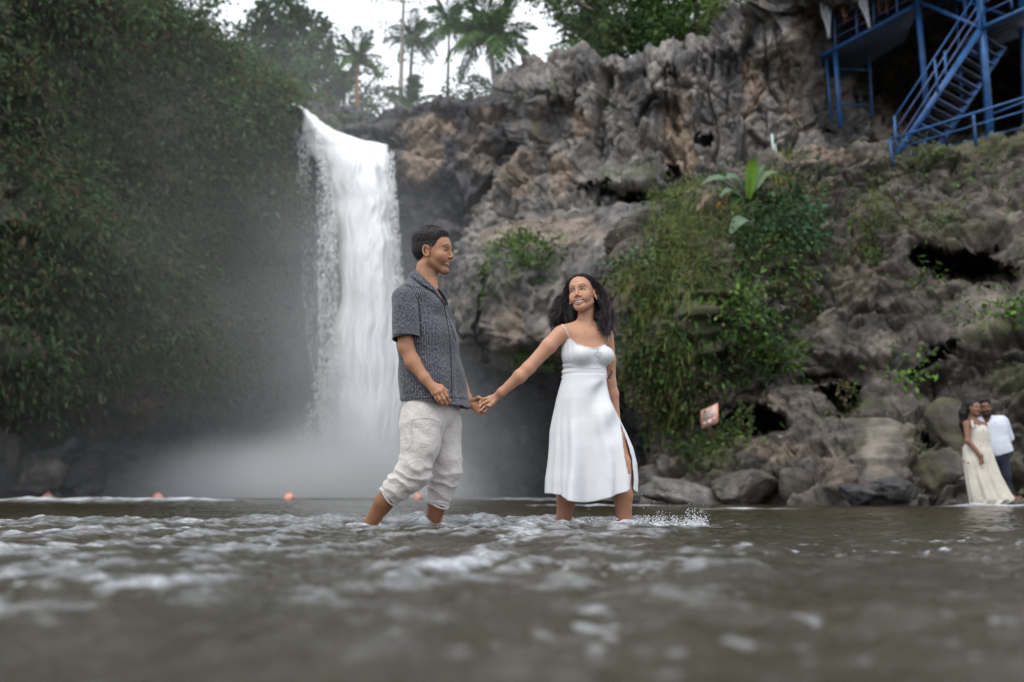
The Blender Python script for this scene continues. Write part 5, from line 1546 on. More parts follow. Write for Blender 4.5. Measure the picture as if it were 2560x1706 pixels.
# curls on top
mb = MB(); rr = np.random.default_rng(5)
for i in range(900):
    az, el = rr.uniform(0, 2 * math.pi), rr.uniform(0.45, 1.5)
    d = np.array([math.cos(az) * math.cos(el), math.sin(az) * math.cos(el), math.sin(el)])
    p = np.array([-0.012, 0, 0.038]) + d * np.array([0.103, 0.076, 0.094])
    if p[2] < np.interp(abs(math.degrees(math.atan2(p[1], p[0]))), [0, 40, 60, 180], [.085, .085, .075, .06]): continue
    a0 = rr.uniform(0, 6.28); t = np.linspace(0, 1, 7)
    u_ = unit(np.cross(d, (0.3, 0.5, 0.2))); v_ = np.cross(d, u_)
    rad = rr.uniform(0.004, 0.009)
    pts = p + d * (0.004 + 0.013 * t[:, None] * rr.uniform(0.3, 1.3)) + rad * (np.cos(a0 + t * 5.0)[:, None] * u_ + np.sin(a0 + t * 5.0)[:, None] * v_)
    g = rr.uniform(0.6, 1.9)
    mb.tube(hcM + hsM * pts @ HM, 0.0021 * (1 - 0.6 * t), 4, c=np.array((0.014, 0.011, 0.010)) * g, cap=False)
mb.build('curls', M_HAIR, man)
face_parts(man, GM, HM, hsM, look=(0.10, -0.05))

# shirt ------------------------------------------------------------
def woven_mat():
    m, nt, b = nmat('striped_weave')
    at = nn(nt, 'ShaderNodeAttribute', attribute_name='around')
    ah = nn(nt, 'ShaderNodeAttribute', attribute_name='down')
    cmb = nt.nodes.new('ShaderNodeCombineXYZ')
    nt.links.new(at.outputs['Fac'], cmb.inputs['X']); nt.links.new(ah.outputs['Fac'], cmb.inputs['Y'])
    w = nn(nt, 'ShaderNodeTexWave', Scale=42.0, Distortion=0.18, Detail=2.0)
    w.inputs['Detail Scale'].default_value = 9.0
    nt.links.new(cmb.outputs['Vector'], w.inputs['Vector'])
    n1 = noise_node(nt, 240, 3, vec=cmb.outputs['Vector'], stretch=(1.0, 0.28, 1))
    n2 = noise_node(nt, 7, 4)
    mul = mixc(nt, 0.42, ramp(nt, w.outputs['Fac'], [(0.25, 0.12), (0.8, 0.85)]), ramp(nt, n1, [(0.40, 0.05), (0.60, 1.0)]))
    c = ramp(nt, mul, [(0.20, (0.014, 0.014, 0.020)), (0.55, (0.062, 0.061, 0.076)), (0.92, (0.22, 0.22, 0.25))])
    c = mixc(nt, 1.0, c, ramp(nt, n2, [(0.3, 0.82), (0.7, 1.12)]), 'MULTIPLY')
    nt.links.new(c, b.inputs['Base Color'])
    b.inputs['Roughness'].default_value = 0.9; b.inputs['Specular IOR Level'].default_value = 0.15
    b.inputs['Sheen Weight'].default_value = 0.25
    bump(nt, b, mul, 0.8, 0.002)
    return m


M_SHIRT = woven_mat()
M_SEAM = simple_mat('dark_piping', (0.012, 0.013, 0.022), 0.85)
LM = np.array((0.42, 0.9, 0)); FMv = np.array((0.906, -0.42, 0))
T = SDF()
T.cap(J(1054, 762), J(1068, 850), 0.122, 0.156, 0.04, side=LM, sq=0.74)
T.cap(J(1069, 850), J(1078, 950), 0.154, 0.169, 0.04, side=LM, sq=0.79)
T.cap(J(1078, 950), J(1088, 1060), 0.169, 0.200, 0.04, side=LM, sq=0.84)
T.cap(J(1020, 735, -0.135), J(1078, 727, 0.15), 0.048, 0.052, 0.045)
T.cap(J(1046, 706, 0.0), J(1018, 733, -0.13), 0.060, 0.045, 0.04)
T.cap(J(1050, 704, 0.0), J(1074, 728, 0.14), 0.060, 0.045, 0.04)
T.cap(J(1080, 768, -0.06), J(1084, 775, 0.04), 0.065, 0.065, 0.04)
hemN = unit(np.array([-0.10, 0.02, -1.0]))
T.cut(J(1084, 1009, -0.1), hemN, 0.003)
T.cap(J(1081, 990), J(1088, 1075), 0.163, 0.184, 0.004, side=LM, sq=0.82, sub=True)      # hollow under the hem
T.cap(J(1030, 1030, -0.235), J(1027, 996, -0.235), 0.016, 0.003, 0.004, sub=True)            # side vent
# neck opening
T.cap(J(1062, 640), J(1066, 712, -0.02), 0.064, 0.060, 0.004, sub=True)
T.path([J(1086, 700, -0.075), J(1098, 735, -0.11), J(1108, 757, -0.13)], [0.050, 0.028, 0.006], k=0.004, sub=True)
VS, FS = T.mesh(0.0045)
NS = vnorm(VS, FS)
# drape: long soft folds fanning down, fine puckers
q = VS - J(1066, 850); fz = sstep(0.15, -0.35, q[:, 2])
ang = np.arctan2(VS @ LM - J(1070, 900) @ LM, VS @ FMv - J(1070, 900) @ FMv)
dsp = (0.004 + 0.009 * fz) * np.sin(ang * 5 + 1.2 * q[:, 2] * 6 + 0.8) * 0.5 + 0.006 * pn(VS * (7, 7, 2.5), 21) + 0.003 * pn(VS * (20, 20, 8), 22)
VS = relax(VS + NS * dsp[:, None], FS, 1, 0.4)
shirt = child('shirt', VS, FS, M_SHIRT, man, attrs={'around': ang * 0.17, 'down': VS[:, 2]})


def sleeve(a, b, ra, rb, seed):
    T = SDF(); a = np.asarray(a); b = np.asarray(b); d = unit(b - a)
    T.cap(a, b + d * 0.05, ra, rb, 0.02); T.cut(b, d, 0.003)
    T.cap(b - d * 0.05, b + d * 0.08, rb * 0.84, rb * 0.88, 0.004, sub=True)
    V, F = T.mesh(0.004); N = vnorm(V, F)
    V = relax(V + N * (0.005 * pn(V * 9, seed) + 0.002 * pn(V * 25, seed + 1))[:, None], F, 1, 0.4)
    x = unit(np.cross(d, (0, 1, 0))); y = np.cross(d, x)
    an = np.arctan2((V - a) @ y, (V - a) @ x)
    return V, F, an * 0.085, (V - a) @ d


V, F, an, dn = sleeve(J(1012, 748, -0.165), J(1016, 848, -0.205), 0.072, 0.081, 31)
sl1 = child('sleeve', V, F, M_SHIRT, shirt, attrs={'around': an, 'down': dn}); SLV = (V, F)
# hem band of the sleeve
V, F, an, dn = sleeve(J(1086, 745, 0.165), J(1112, 835, 0.21), 0.070, 0.076, 35)
child('sleeve', V, F, M_SHIRT, shirt, attrs={'around': an, 'down': dn})
surfM = Surf([(VS, FS), SLV, parts[1], parts[0]])
# armhole seam, hem seams
mb = MB()
def seam(pts, r=0.0016, lift=0.0018, n=26):
    pts = np.array(pts, float); t = np.linspace(0, len(pts) - 1, n)
    xs = np.interp(t, range(len(pts)), pts[:, 0]); ys = np.interp(t, range(len(pts)), pts[:, 1])
    w3 = [surfM.at(x, y, lift, miss=True) for x, y in zip(xs, ys)]
    w3 = np.array([w for w in w3 if w is not None])
    if len(w3) < 3: return
    for _ in range(2): w3[1:-1] = 0.5 * w3[1:-1] + 0.25 * (w3[:-2] + w3[2:])
    mb.tube(w3, r, 4)
seam([(1015, 713), (1030, 722), (1042, 745), (1050, 775), (1052, 810), (1052, 842)], 0.0022)
seam([(984, 838), (1000, 834), (1030, 836), (1049, 843)], 0.0016)
seam([(1109, 762), (1115, 790), (1122, 830), (1126, 880), (1128, 940), (1129, 996)], 0.0022)
seam([(1000, 1012), (1026, 1006)], 0.0014); seam([(1034, 997), (1080, 995), (1120, 993), (1165, 997)], 0.0014)
mb.build('seam', M_SEAM, shirt)
# collar as two folded strips
def strip(inner, outer, th=0.007, lift=0.006, n=18):
    inner = np.array(inner, float); outer = np.array(outer, float)
    t = np.linspace(0, 1, n)
    rs = lambda p: np.stack([np.interp(t * (len(p) - 1), range(len(p)), p[:, 0]), np.interp(t * (len(p) - 1), range(len(p)), p[:, 1])], 1)
    a, b = rs(inner), rs(outer); rows = []
    for w in np.linspace(0, 1, 5):
        q = a * (1 - w) + b * w
        rows.append(np.array([surfM.at(x, y, lift + 0.004 * math.sin(w * math.pi)) for x, y in q]))
    top = np.array(rows); view = (0, 1, 0)
    bot = top + np.array(view) * th
    m, k = top.shape[:2]
    V = np.vstack([top.reshape(-1, 3), bot.reshape(-1, 3)]); F = []
    for i in range(m - 1):
        for j in range(k - 1):
            A = i * k + j; F.append((A, A + 1, A + k + 1, A + k)); B = A + m * k; F.append((B + k, B + k + 1, B + 1, B))
    for j in range(k - 1):
        F.append((j + 1, j, j + m * k, j + 1 + m * k)); e = (m - 1) * k + j; F.append((e, e + 1, e + 1 + m * k, e + m * k))
    for i in range(m - 1):
        F.append((i * k, (i + 1) * k, (i + 1) * k + m * k, i * k + m * k)); e = i * k + k - 1
        F.append((e + k, e, e + m * k, e + k + m * k))
    return V, F
V, F = strip([(1039, 674), (1047, 681), (1066, 700), (1080, 714), (1092, 730), (1107, 757)], [(1028, 692), (1034, 697), (1052, 712), (1068, 722), (1088, 732), (1108, 760)])
col = child('collar', V, F, M_SHIRT, shirt, attrs={'around': V[:, 0] * 1.0, 'down': V[:, 2]})
V, F = strip([(1092, 722), (1098, 732), (1106, 748), (1110, 760)], [(1096, 720), (1106, 730), (1117, 746), (1122, 764)], th=0.005)
child('collar', V, F, M_SHIRT, shirt, attrs={'around': V[:, 0], 'down': V[:, 2]})
mb = MB(); seam([(1028, 693), (1036, 699), (1053, 714), (1069, 724), (1089, 735), (1109, 763)], 0.003, 0.004); mb.build('collar_edge', M_SEAM, shirt)
mb = MB(); seam([(1122, 797), (1131, 825), (1139, 852)], 0.002); seam([(1112, 790), (1122, 797)], 0.002); mb.build('pocket_edge', M_SEAM, shirt)

# trousers ---------------------------------------------------------
def linen_mat(name, c0, c1):
    m, nt, b = nmat(name)
    f = noise_node(nt, 5, 5); g = noise_node(nt, 260, 2, stretch=(1, 1, 0.35))
    c = mixc(nt, 1.0, ramp(nt, f, [(0.3, c0), (0.7, c1)]), ramp(nt, g, [(0.35, 0.90), (0.65, 1.05)]), 'MULTIPLY')
    nt.links.new(c, b.inputs['Base Color']); b.inputs['Roughness'].default_value = 0.88
    b.inputs['Specular IOR Level'].default_value = 0.2; b.inputs['Sheen Weight'].default_value = 0.2
    wr = noise_node(nt, 9, 5, stretch=(1.0, 1.0, 1.7), rough=.6, dist=1.5)
    wr2 = noise_node(nt, 26, 3, stretch=(1.0, 1.0, 2.2), dist=1.0)
    p = bump(nt, None, ramp(nt, wr, [(.35, 0.0), (.5, 1.0), (.65, 0.2)]), 0.4, 0.006)
    p = bump(nt, None, wr2, 0.4, 0.003, p)
    bump(nt, b, g, 0.5, 0.0012, p)
    return m


M_LINEN = linen_mat('pale_linen', (0.46, 0.425, 0.40), (0.60, 0.56, 0.53))
T = SDF()
T.cap(J(1072, 985), J(1078, 1030), 0.122, 0.134, 0.04, side=LM, sq=0.84)
T.path([J(1058, 990, -0.075), J(1054, 1060, -0.095), J(1051, 1110, -0.115), J(1038, 1165, -0.125), J(1022, 1192, -0.11)], [0.106, 0.114, 0.101, 0.087, 0.078], k=0.03)
T.path([J(1022, 1192, -0.11), J(996, 1216, -0.09), J(972, 1240, -0.075)], [0.082, 0.073, 0.062], k=0.025)
T.ell(J(1050, 1196, -0.13), (0.062, 0.05, 0.042), k=0.03)
T.path([J(1096, 990, 0.075), J(1109, 1065, 0.07), J(1117, 1150, 0.05)], [0.108, 0.097, 0.080], k=0.02)
T.path([J(1117, 1150, 0.05), J(1108, 1198, 0.065), J(1093, 1258, 0.085)], [0.082, 0.077, 0.064], k=0.02)
T.ell(J(1133, 1180, 0.04), (0.045, 0.05, 0.045), k=0.03)
a, b = J(996, 1216, -0.09), J(972, 1240, -0.075); d = unit(b - a)
T.cut(b, d, 0.003, box=(b - 0.14, b + 0.14)); T.cap(b - d * 0.02, b + d * 0.05, 0.055, 0.057, 0.003, sub=True)
a2, b2 = J(1108, 1198, 0.065), J(1093, 1260, 0.085); d2 = unit(b2 - a2)
T.cut(b2, unit(d2 + np.array((0.05, 0, 0))), 0.003, box=(b2 - (0.14, .14, .10), b2 + (0.14, .14, .14))); T.cap(b2 - d2 * 0.02, b2 + d2 * 0.05, 0.057, 0.059, 0.003, sub=True)
VT, FT = T.mesh(0.0045); NT = vnorm(VT, FT)
K1 = J(1030, 1180, -0.12); K2 = J(1115, 1170, 0.05)
def folds(V, C, axis, ctr, spread, n, amp, seed):
    s_ = (V - ctr) @ axis
    w = np.exp(-(s_ / spread) ** 2)
    ph = s_ * n + 2.2 * pn(V * 7, seed) + 1.0 * pn(V * 16, seed + 1)
    return amp * w * (1 - np.abs(np.sin(ph)) * 2)
near = VT[:, 1] < YM + 0.0 - 0.0
ax1 = unit(J(1035, 1150) - J(970, 1245)); ax2 = unit(J(1118, 1120) - J(1095, 1258))
px_ = pix(VT)
legm = sstep(0.0, 1.0, (px_[:, 0] < 1075 - 0.25 * (px_[:, 1] - 1100)) * 1.0)
dsp = np.where(legm > 0.5, folds(VT, 0, ax1, J(1008, 1205, -.1), 0.10, 52, 0.0055, 41), folds(VT, 0, ax2, J(1108, 1205, .06), 0.11, 46, 0.0055, 43))
dd = unit(np.array((0.75, 0.1, -0.66)))
tv = VT - np.outer(VT @ dd, dd) * 0.82
dsp += 0.008 * fbm(tv * 7.5, 3, 45, ridge=True) * 0.5 + 0.0035 * pn(VT * 22, 47)
VT = relax(VT + NT * dsp[:, None], FT, 1, 0.3)
trs = child('trousers', VT, FT, M_LINEN, man)
# rolled cuffs
def roll(c, d, r, tube, nrm=3):
    x = unit(np.cross(d, (0, 1, 0.1))); y = np.cross(d, x); m = MB()
    for k in range(nrm):
        t = np.linspace(0, 2 * math.pi, 41)
        rr_ = r * (1 + 0.035 * np.sin(t * 3 + k) + 0.02 * np.sin(t * 7 + 2 * k))
        pts = c - d * (0.010 * k - 0.004) + rr_[:, None] * (np.cos(t)[:, None] * x + np.sin(t)[:, None] * y) + d * (0.007 * np.sin(t * 2 + 1.3 * k))[:, None]
        m.tube(pts, tube * (1 + 0.25 * np.sin(t * 5 + k)), 8, cap=False)
    return m
roll(b, d, 0.060, 0.0065).build('cuff', M_LINEN, trs)
roll(b2, d2, 0.062, 0.0065).build('cuff', M_LINEN, trs)
mb = MB(); 
surfM = Surf([(VT, FT)])
seam([(1029, 1052), (1029, 1080), (1031, 1110)], 0.0013); seam([(1031, 1050), (1050, 1047), (1075, 1046), (1098, 1056)], 0.0012)
seam([(1108, 1050), (1103, 1075), (1098, 1098), (1092, 1120)], 0.0015); seam([(1117, 1018), (1119, 1010), (1121, 1003)], 0.002)
mb.build('seam', simple_mat('linen_seam', (0.47, 0.44, 0.425), 0.9), trs)

# ------------------------------------------------------------------ the woman

K = lambda px, py, d=0.0: P(px, py, YW + d)
wom = empty('person', (K(1480, 1330)[0], YW, -0.12), 'laughing dark haired woman in a white dress with a side slit, looking at the man', 'person')
w_skin = (0.46, 0.235, 0.145)
S = SDF()
hcW = K(1457, 736, 0.0); hsW = 1.01
HW = frame((-0.42, -0.90, 0.10), roll=-6)
GW = head(S, hcW, HW, hsW, True, smile=1.35)
S.cap(K(1466, 768, 0.02), K(1462, 815, 0.02), 0.045, 0.047, 0.02)
S.cap(K(1410, 832, -0.03), K(1510, 834, 0.06), 0.042, 0.040, 0.04)
S.cap(K(1460, 812, 0.02), K(1412, 828, -0.03), 0.034, 0.030, 0.03)
S.cap(K(1464, 812, 0.02), K(1508, 830, 0.06), 0.034, 0.030, 0.03)
LW = unit(np.array((0.9, 0.42, 0)))
S.cap(K(1460, 850, 0.02), K(1462, 890, 0.01), 0.088, 0.088, 0.04, side=LW, sq=0.66)
S.cap(K(1462, 890, 0.01), K(1461, 944, 0.02), 0.086, 0.080, 0.03, side=(1, 0, 0), sq=0.72)
S.cap(K(1461, 944, 0.02), K(1464, 1035, 0.02), 0.080, 0.105, 0.04, side=(1, 0, 0), sq=0.70)
S.ell(K(1455, 888, -0.055), (0.056, 0.060, 0.050), k=0.025)
S.ell(K(1511, 890, -0.015), (0.052, 0.058, 0.050), k=0.025)
S.path([K(1400, 836, -0.04), K(1372, 866, -0.055), K(1321, 921, -0.06), K(1300, 941, -0.06), K(1254, 981, -0.03), K(1247, 986, -0.02)],
       [0.046, 0.043, 0.036, 0.037, 0.0235, 0.022], k=0.02)
S.path([K(1517, 840, 0.07), K(1523, 900, 0.10), K(1526, 958, 0.12), K(1532, 985, 0.125), K(1541, 1050, 0.14)], [0.040, 0.037, 0.032, 0.033, 0.023], k=0.02)
Yh = -0.0
kn = [K(1222, 995, Yh - .012), K(1223, 1002, Yh - .018), K(1226, 1009, Yh - .014), K(1230, 1014, Yh - .006)]
tips = [[K(1207, 998, Yh - .022), K(1199, 1006, Yh - .028), K(1200, 1014, Yh - .026)],
        [K(1208, 1008, Yh - .030), K(1199, 1017, Yh - .034), K(1196, 1025, Yh - .030)],
        [K(1210, 1018, Yh - .028), K(1202, 1026, Yh - .032), K(1196, 1031, Yh - .026)],
        [K(1217, 1021, Yh - .018), K(1211, 1029, Yh - .020), K(1206, 1033, Yh - .014)]]
hand(S, K(1243, 991, -0.012), kn, tips, [K(1240, 997, Yh - .02), K(1231, 1008, Yh - .032), K(1224, 1015, Yh - .036), K(1216, 1013, Yh - .038)], 0.0074, palm_r=0.011)
hbw = bx([K(1245, 990, Yh), K(1195, 1035, Yh - .03)], 0.025)
# hand behind the hip
S.ell(K(1543, 1063, 0.14), (0.022, 0.03, 0.04), k=0.015)
S.path([K(1440, 1040, 0.03), K(1424, 1188, 0.09), K(1416, 1245, 0.12), K(1408, 1312, 0.13), K(1402, 1345, 0.13)], [0.082, 0.056, 0.0555, 0.041, 0.034], k=0.02)
S.cap(K(1402, 1358, 0.13), K(1385, 1368, 0.06), 0.030, 0.02, 0.02)
S.path([K(1494, 1036, 0.03), K(1532, 1095, -0.0), K(1552, 1158, -0.03), K(1554, 1178, -0.03), K(1557, 1235, -0.03), K(1561, 1312, -0.03), K(1562, 1345, -0.03)], [0.080, 0.073, 0.056, 0.054, 0.0555, 0.039, 0.033], k=0.02)
S.cap(K(1563, 1358, -0.05), K(1600, 1370, -0.08), 0.03, 0.02, 0.02)
hbW = (hcW - (0.13, 0.14, 0.125), hcW + (0.14, 0.14, 0.15))
partsW = multi(S, 0.005, [0.0021, 0.0025], [hbW, hbw])
VW, FW = merge(partsW)
CW = head_color(VW, hcW, HW, hsW, w_skin, (0.47, 0.19, 0.16), (0.022, 0.013, 0.010), True, smile=1.35)
CW *= (1 + 0.05 * pn(VW * 15, 3))[:, None]
# tattoo on the far upper arm
pt = pix(VW)
tm = (np.abs(pt[:, 0] - (1526 + 3 * np.sin((pt[:, 1] - 925) / 4))) < 2.2 + 1.5 * np.sin(pt[:, 1] * 0.9)) & (pt[:, 1] > 925) & (pt[:, 1] < 947) & (VW[:, 1] > YW + 0.02)
CW[tm] = (0.05, 0.045, 0.05)
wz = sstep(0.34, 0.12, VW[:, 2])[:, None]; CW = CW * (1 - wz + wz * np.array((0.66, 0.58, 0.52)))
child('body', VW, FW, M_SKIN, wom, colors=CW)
tabW = [(0, .084), (25, .078), (45, .055), (60, .022), (75, .004), (90, .022), (105, -.03), (140, -.07), (180, -.085)]
hair_cap(*partsW[1], hcW, HW, hsW, tabW, lambda q: 0.004 + 0.010 * sstep(0.0, 0.02, np.abs(q[:, 1])) * sstep(0.03, 0.08, q[:, 2]) + 0.01 * sstep(0.0, -0.06, q[:, 0]), wom, (0.013, 0.010, 0.010), amp=0.0015, freq=40)
face_parts(wom, GW, HW, hsW, look=(-0.38, 0.05), smile=1.35)

# her long wavy hair: a dark inner mass and many strands
T = SDF()
T.path([K(1430, 718, 0.085), K(1408, 758, 0.09), K(1397, 792, 0.085), K(1394, 808, 0.07)], [0.036, 0.042, 0.036, 0.02], k=0.03)
T.path([K(1490, 716, 0.06), K(1508, 756, 0.055), K(1514, 792, 0.025), K(1509, 822, -0.01)], [0.034, 0.038, 0.034, 0.018], k=0.03)
T.path([K(1440, 765, 0.085), K(1430, 802, 0.08)], [0.055, 0.05], k=0.03); T.path([K(1484, 765, 0.085), K(1492, 805, 0.07)], [0.045, 0.035], k=0.03)
T.path([K(1458, 735, 0.08), K(1462, 790, 0.09), K(1465, 812, 0.09)], [0.070, 0.055, 0.045], k=0.03)
VH, FH = T.mesh(0.006); NH = vnorm(VH, FH)
VH = VH + NH * (0.008 * fbm(VH * (18, 18, 9), 3, 51))[:, None]
hm = child('hair', VH, FH, M_HAIR, wom, colors=np.array((0.007, 0.006, 0.006)) * (0.8 + 0.6 * np.clip(pn(VH * 60, 8), -.5, 1))[:, None])
mb = MB(); rr = np.random.default_rng(11)
for lk in range(330):
    sd = -1 if lk % 2 else 1                      # -1: image right (her left)
    a = rr.uniform(0.0, 1.0)
    f0 = 0.078 - 0.155 * a ** 0.8
    side = -sd                                    # local left axis points to image right
    puff = rr.uniform(0.0, 1.0)
    st = GW(f0 - 0.012, side * rr.uniform(0.001, 0.012), 0.112 - 2.4 * (f0 + 0.01) ** 2 + rr.uniform(0, .006))
    m1 = GW(f0 - 0.02, side * (0.056 + 0.012 * puff), 0.100 - 2.0 * (f0 + 0.01) ** 2 + rr.uniform(-0.004, 0.006))
    m2 = GW(f0 * 0.5 - 0.03, side * (0.080 + 0.030 * puff), 0.022 + rr.uniform(-0.02, 0.02))
    if sd > 0:
        e0 = K(1404 - 14 * puff + rr.normal(0, 5), rr.normal(765, 7), 0.05 + rr.uniform(0, 0.08)); e1 = K(rr.normal(1396, 11) - 12 * puff, rr.uniform(786, 834), 0.05 + rr.uniform(0, 0.07))
    else:
        e0 = K(1508 + 16 * puff + rr.normal(0, 5), rr.normal(765, 8), 0.02 + rr.uniform(-0.04, 0.06)); e1 = K(rr.normal(1508, 12) + 14 * puff, rr.uniform(798, 850), -0.03 + rr.uniform(-0.03, 0.06))
        if rr.random() < 0.3: m2 = GW(-0.03, side * 0.094, rr.uniform(-.01, .03))
    ctrl = np.array([st, m1, m2, e0, e1]); n = 26; t = np.linspace(0, 4, n)
    base_ = np.stack([np.interp(t, range(5), ctrl[:, k]) for k in range(3)], 1)
    for _ in range(6): base_[1:-1] = 0.5 * base_[1:-1] + 0.25 * (base_[:-2] + base_[2:])
    s_ = np.linspace(0, 1, n); ph = rr.uniform(0, 6.28); am = rr.uniform(0.005, 0.014) * sstep(0.30, 0.75, s_); fr = rr.uniform(13, 26); hd = rr.choice((-1, 1))
    base_[:, 0] += am * np.cos(ph + fr * s_); base_[:, 1] += am * hd * np.sin(ph + fr * s_); base_[:, 2] += 0.4 * am * np.sin(ph * 2 + fr * s_)
    for j in range(13):
        o0 = rr.normal(size=3) * (0.0035, 0.0035, 0.002); o1 = rr.normal(size=3) * 0.0075; stray = 1.0 if rr.random() > .08 else 2.6
        pts = base_ + o0 + (o1 - o0) * (s_ ** 1.2)[:, None] * stray * (1 - 0.45 * sstep(.8, 1, s_))[:, None]
        ph2 = rr.uniform(0, 6.28); pts = pts + (0.0028 * stray * s_)[:, None] * np.stack([np.cos(ph2 + 31 * s_), np.sin(ph2 + 27 * s_), 0 * s_], 1)
        g = rr.uniform(0.5, 1.7)
        q = pts[: n - rr.integers(0, 5)]; sq_ = s_[:len(q)]
        mb.tube(q, 0.0016 * (1 - 0.6 * sq_ ** 2), 3, c=np.array((0.024, 0.0165, 0.0155)) * g ** 1.5, cap=False)
mb.build('hair_strands', attr_mat('hair_strand', rough=0.38, var=0.3, scale=40, spec=0.5), hm)

# dress --------------------------------------------------------------
m, nt, b_ = nmat('white_satin'); M_DRESS = m
f = noise_node(nt, 9, 4)
c = ramp(nt, f, [(0.3, (0.57, 0.575, 0.595)), (0.7, (0.63, 0.63, 0.645))]); nt.links.new(c, b_.inputs['Base Color'])
b_.inputs['Roughness'].default_value = 0.52; b_.inputs['Specular IOR Level'].default_value = 0.35; b_.inputs['Sheen Weight'].default_value = 0.15
bump(nt, b_, noise_node(nt, 60, 3, stretch=(1, 1, 0.4)), 0.25, 0.0012)
# bodice: follows the body, cut at neckline and waist
VB, FB = S.mesh(0.0045, box=(K(1370, 980, 0.2) * (1, 0, 1) + (0, YW - 0.20, 0), K(1560, 830, 0.0) * (1, 0, 1) + (0, YW + 0.25, 0)))
VB = relax(VB, FB, 1, 0.4); NB = vnorm(VB, FB); pb = pix(VB)
yl = np.interp(pb[:, 0], [1380, 1392, 1404, 1416, 1423, 1432, 1445, 1462, 1484, 1500, 1512, 1520, 1527, 1536, 1545], [885, 884, 866, 850, 843, 851, 861, 868, 871, 867, 861, 854, 862, 876, 885])
yl = np.where(VB[:, 1] > YW + 0.02, 886, yl)
yb = 946
wx = np.interp(pb[:, 1], [860, 885, 915, 945, 960], [96, 84, 66, 66, 70])
sel = (pb[:, 1] > yl) & (pb[:, 1] < yb) & (pb[:, 0] > 1462 - wx) & (pb[:, 0] < 1464 + wx) 
# keep off the arms
armA, armB = K(1400, 836, -0.04), K(1321, 921, -0.06); ab = armB - armA
tt = np.clip(((VB - armA) @ ab) / (ab @ ab), 0, 1); da = np.linalg.norm(VB - armA - tt[:, None] * ab, axis=1)
sel &= ~((da < 0.052) & (tt > 0.12))
armC, armD = K(1519, 850, 0.07), K(1528, 958, 0.12); ab = armD - armC
tt = np.clip(((VB - armC) @ ab) / (ab @ ab), 0, 1); da = np.linalg.norm(VB - armC - tt[:, None] * ab, axis=1)
sel &= ~((da < 0.045) & (VB[:, 1] > YW + 0.045))
gat = 0.0022 * np.sin(pb[:, 0] * 0.95 + 1.5 * pn(VB * 9, 3)) * np.exp(-((pb[:, 1] - 905) / 13) ** 2)
gat += 0.0035 * np.sin(pb[:, 1] * 0.42 + (pb[:, 0] - 1405) * 0.05) * np.exp(-((pb[:, 0] - 1408) / 22) ** 2) * sstep(900, 912, pb[:, 1])
gat += 0.003 * np.sin((pb[:, 0] - 1420) * 0.45) * np.exp(-((pb[:, 0] - 1424) / 12) ** 2) * sstep(905, 860, pb[:, 1])
V2 = VB + NB * (0.0055 + gat)[:, None]
ks = sel[FB].all(1); Fk = FB[ks]; used = np.unique(Fk); rm = np.full(len(VB), -1); rm[used] = np.arange(len(used))
dress = child('dress', V2[used], rm[Fk], M_DRESS, wom)
# skirt
nt_, na = 90, 300
ts = np.linspace(0, 1, nt_)
ry = np.array([938, 950, 975, 1000, 1048, 1080, 1120, 1160, 1200, 1240], float)
lx = np.array([1410, 1406, 1398, 1391, 1381, 1376, 1374, 1371, 1367, 1367], float)
rx = np.array([1515, 1516, 1520, 1526, 1547, 1562, 1578, 1587, 1589, 1585], float)
dp = np.array([0.094, 0.098, 0.110, 0.120, 0.13, 0.145, 0.16, 0.17, 0.178, 0.18])
th = np.linspace(-math.pi, math.pi, na, endpoint=False) + math.pi / na
TH, TS = np.meshgrid(th, ts)
hem = 1234 + 22 * np.exp(-((TH + 1.75) / 0.55) ** 2) - 14 * np.exp(-((TH + 0.65) / 0.35) ** 2)   # hem line, lower in front
yy = 938 + TS * (hem - 938)
X0 = np.interp(yy, ry, (lx + rx) / 2); A = np.interp(yy, ry, (rx - lx) / 2) * YW / FPX; Bd = np.interp(yy, ry, dp)
g = TS ** 1.3
fold = 1.45 * g * (0.019 * np.sin(TH * 6 + 0.6 + TS * 0.7) + 0.013 * np.sin(TH * 10.5 + 2.0 + TS * 1.5) + 0.006 * np.sin(TH * 19 + 1)) * sstep(0.05, 0.5, TS)
fold *= np.where(np.cos(TH) > 0.85, 0.35, 1.0)
fold *= np.where(np.cos(TH) < -0.9, 0.35, 1.0)
cx = P(X0, np.full_like(X0, 1000.0), YW)[..., 0]
CO, SI = np.cos(TH), np.sin(TH); CO = np.sign(CO) * np.abs(CO) ** .86; SI = np.sign(SI) * np.abs(SI) ** .86
X = cx + (A + fold) * CO
Y = YW + 0.01 + (Bd + fold) * SI
Z = P(np.full_like(yy, 1460.0), yy, YW)[..., 2]
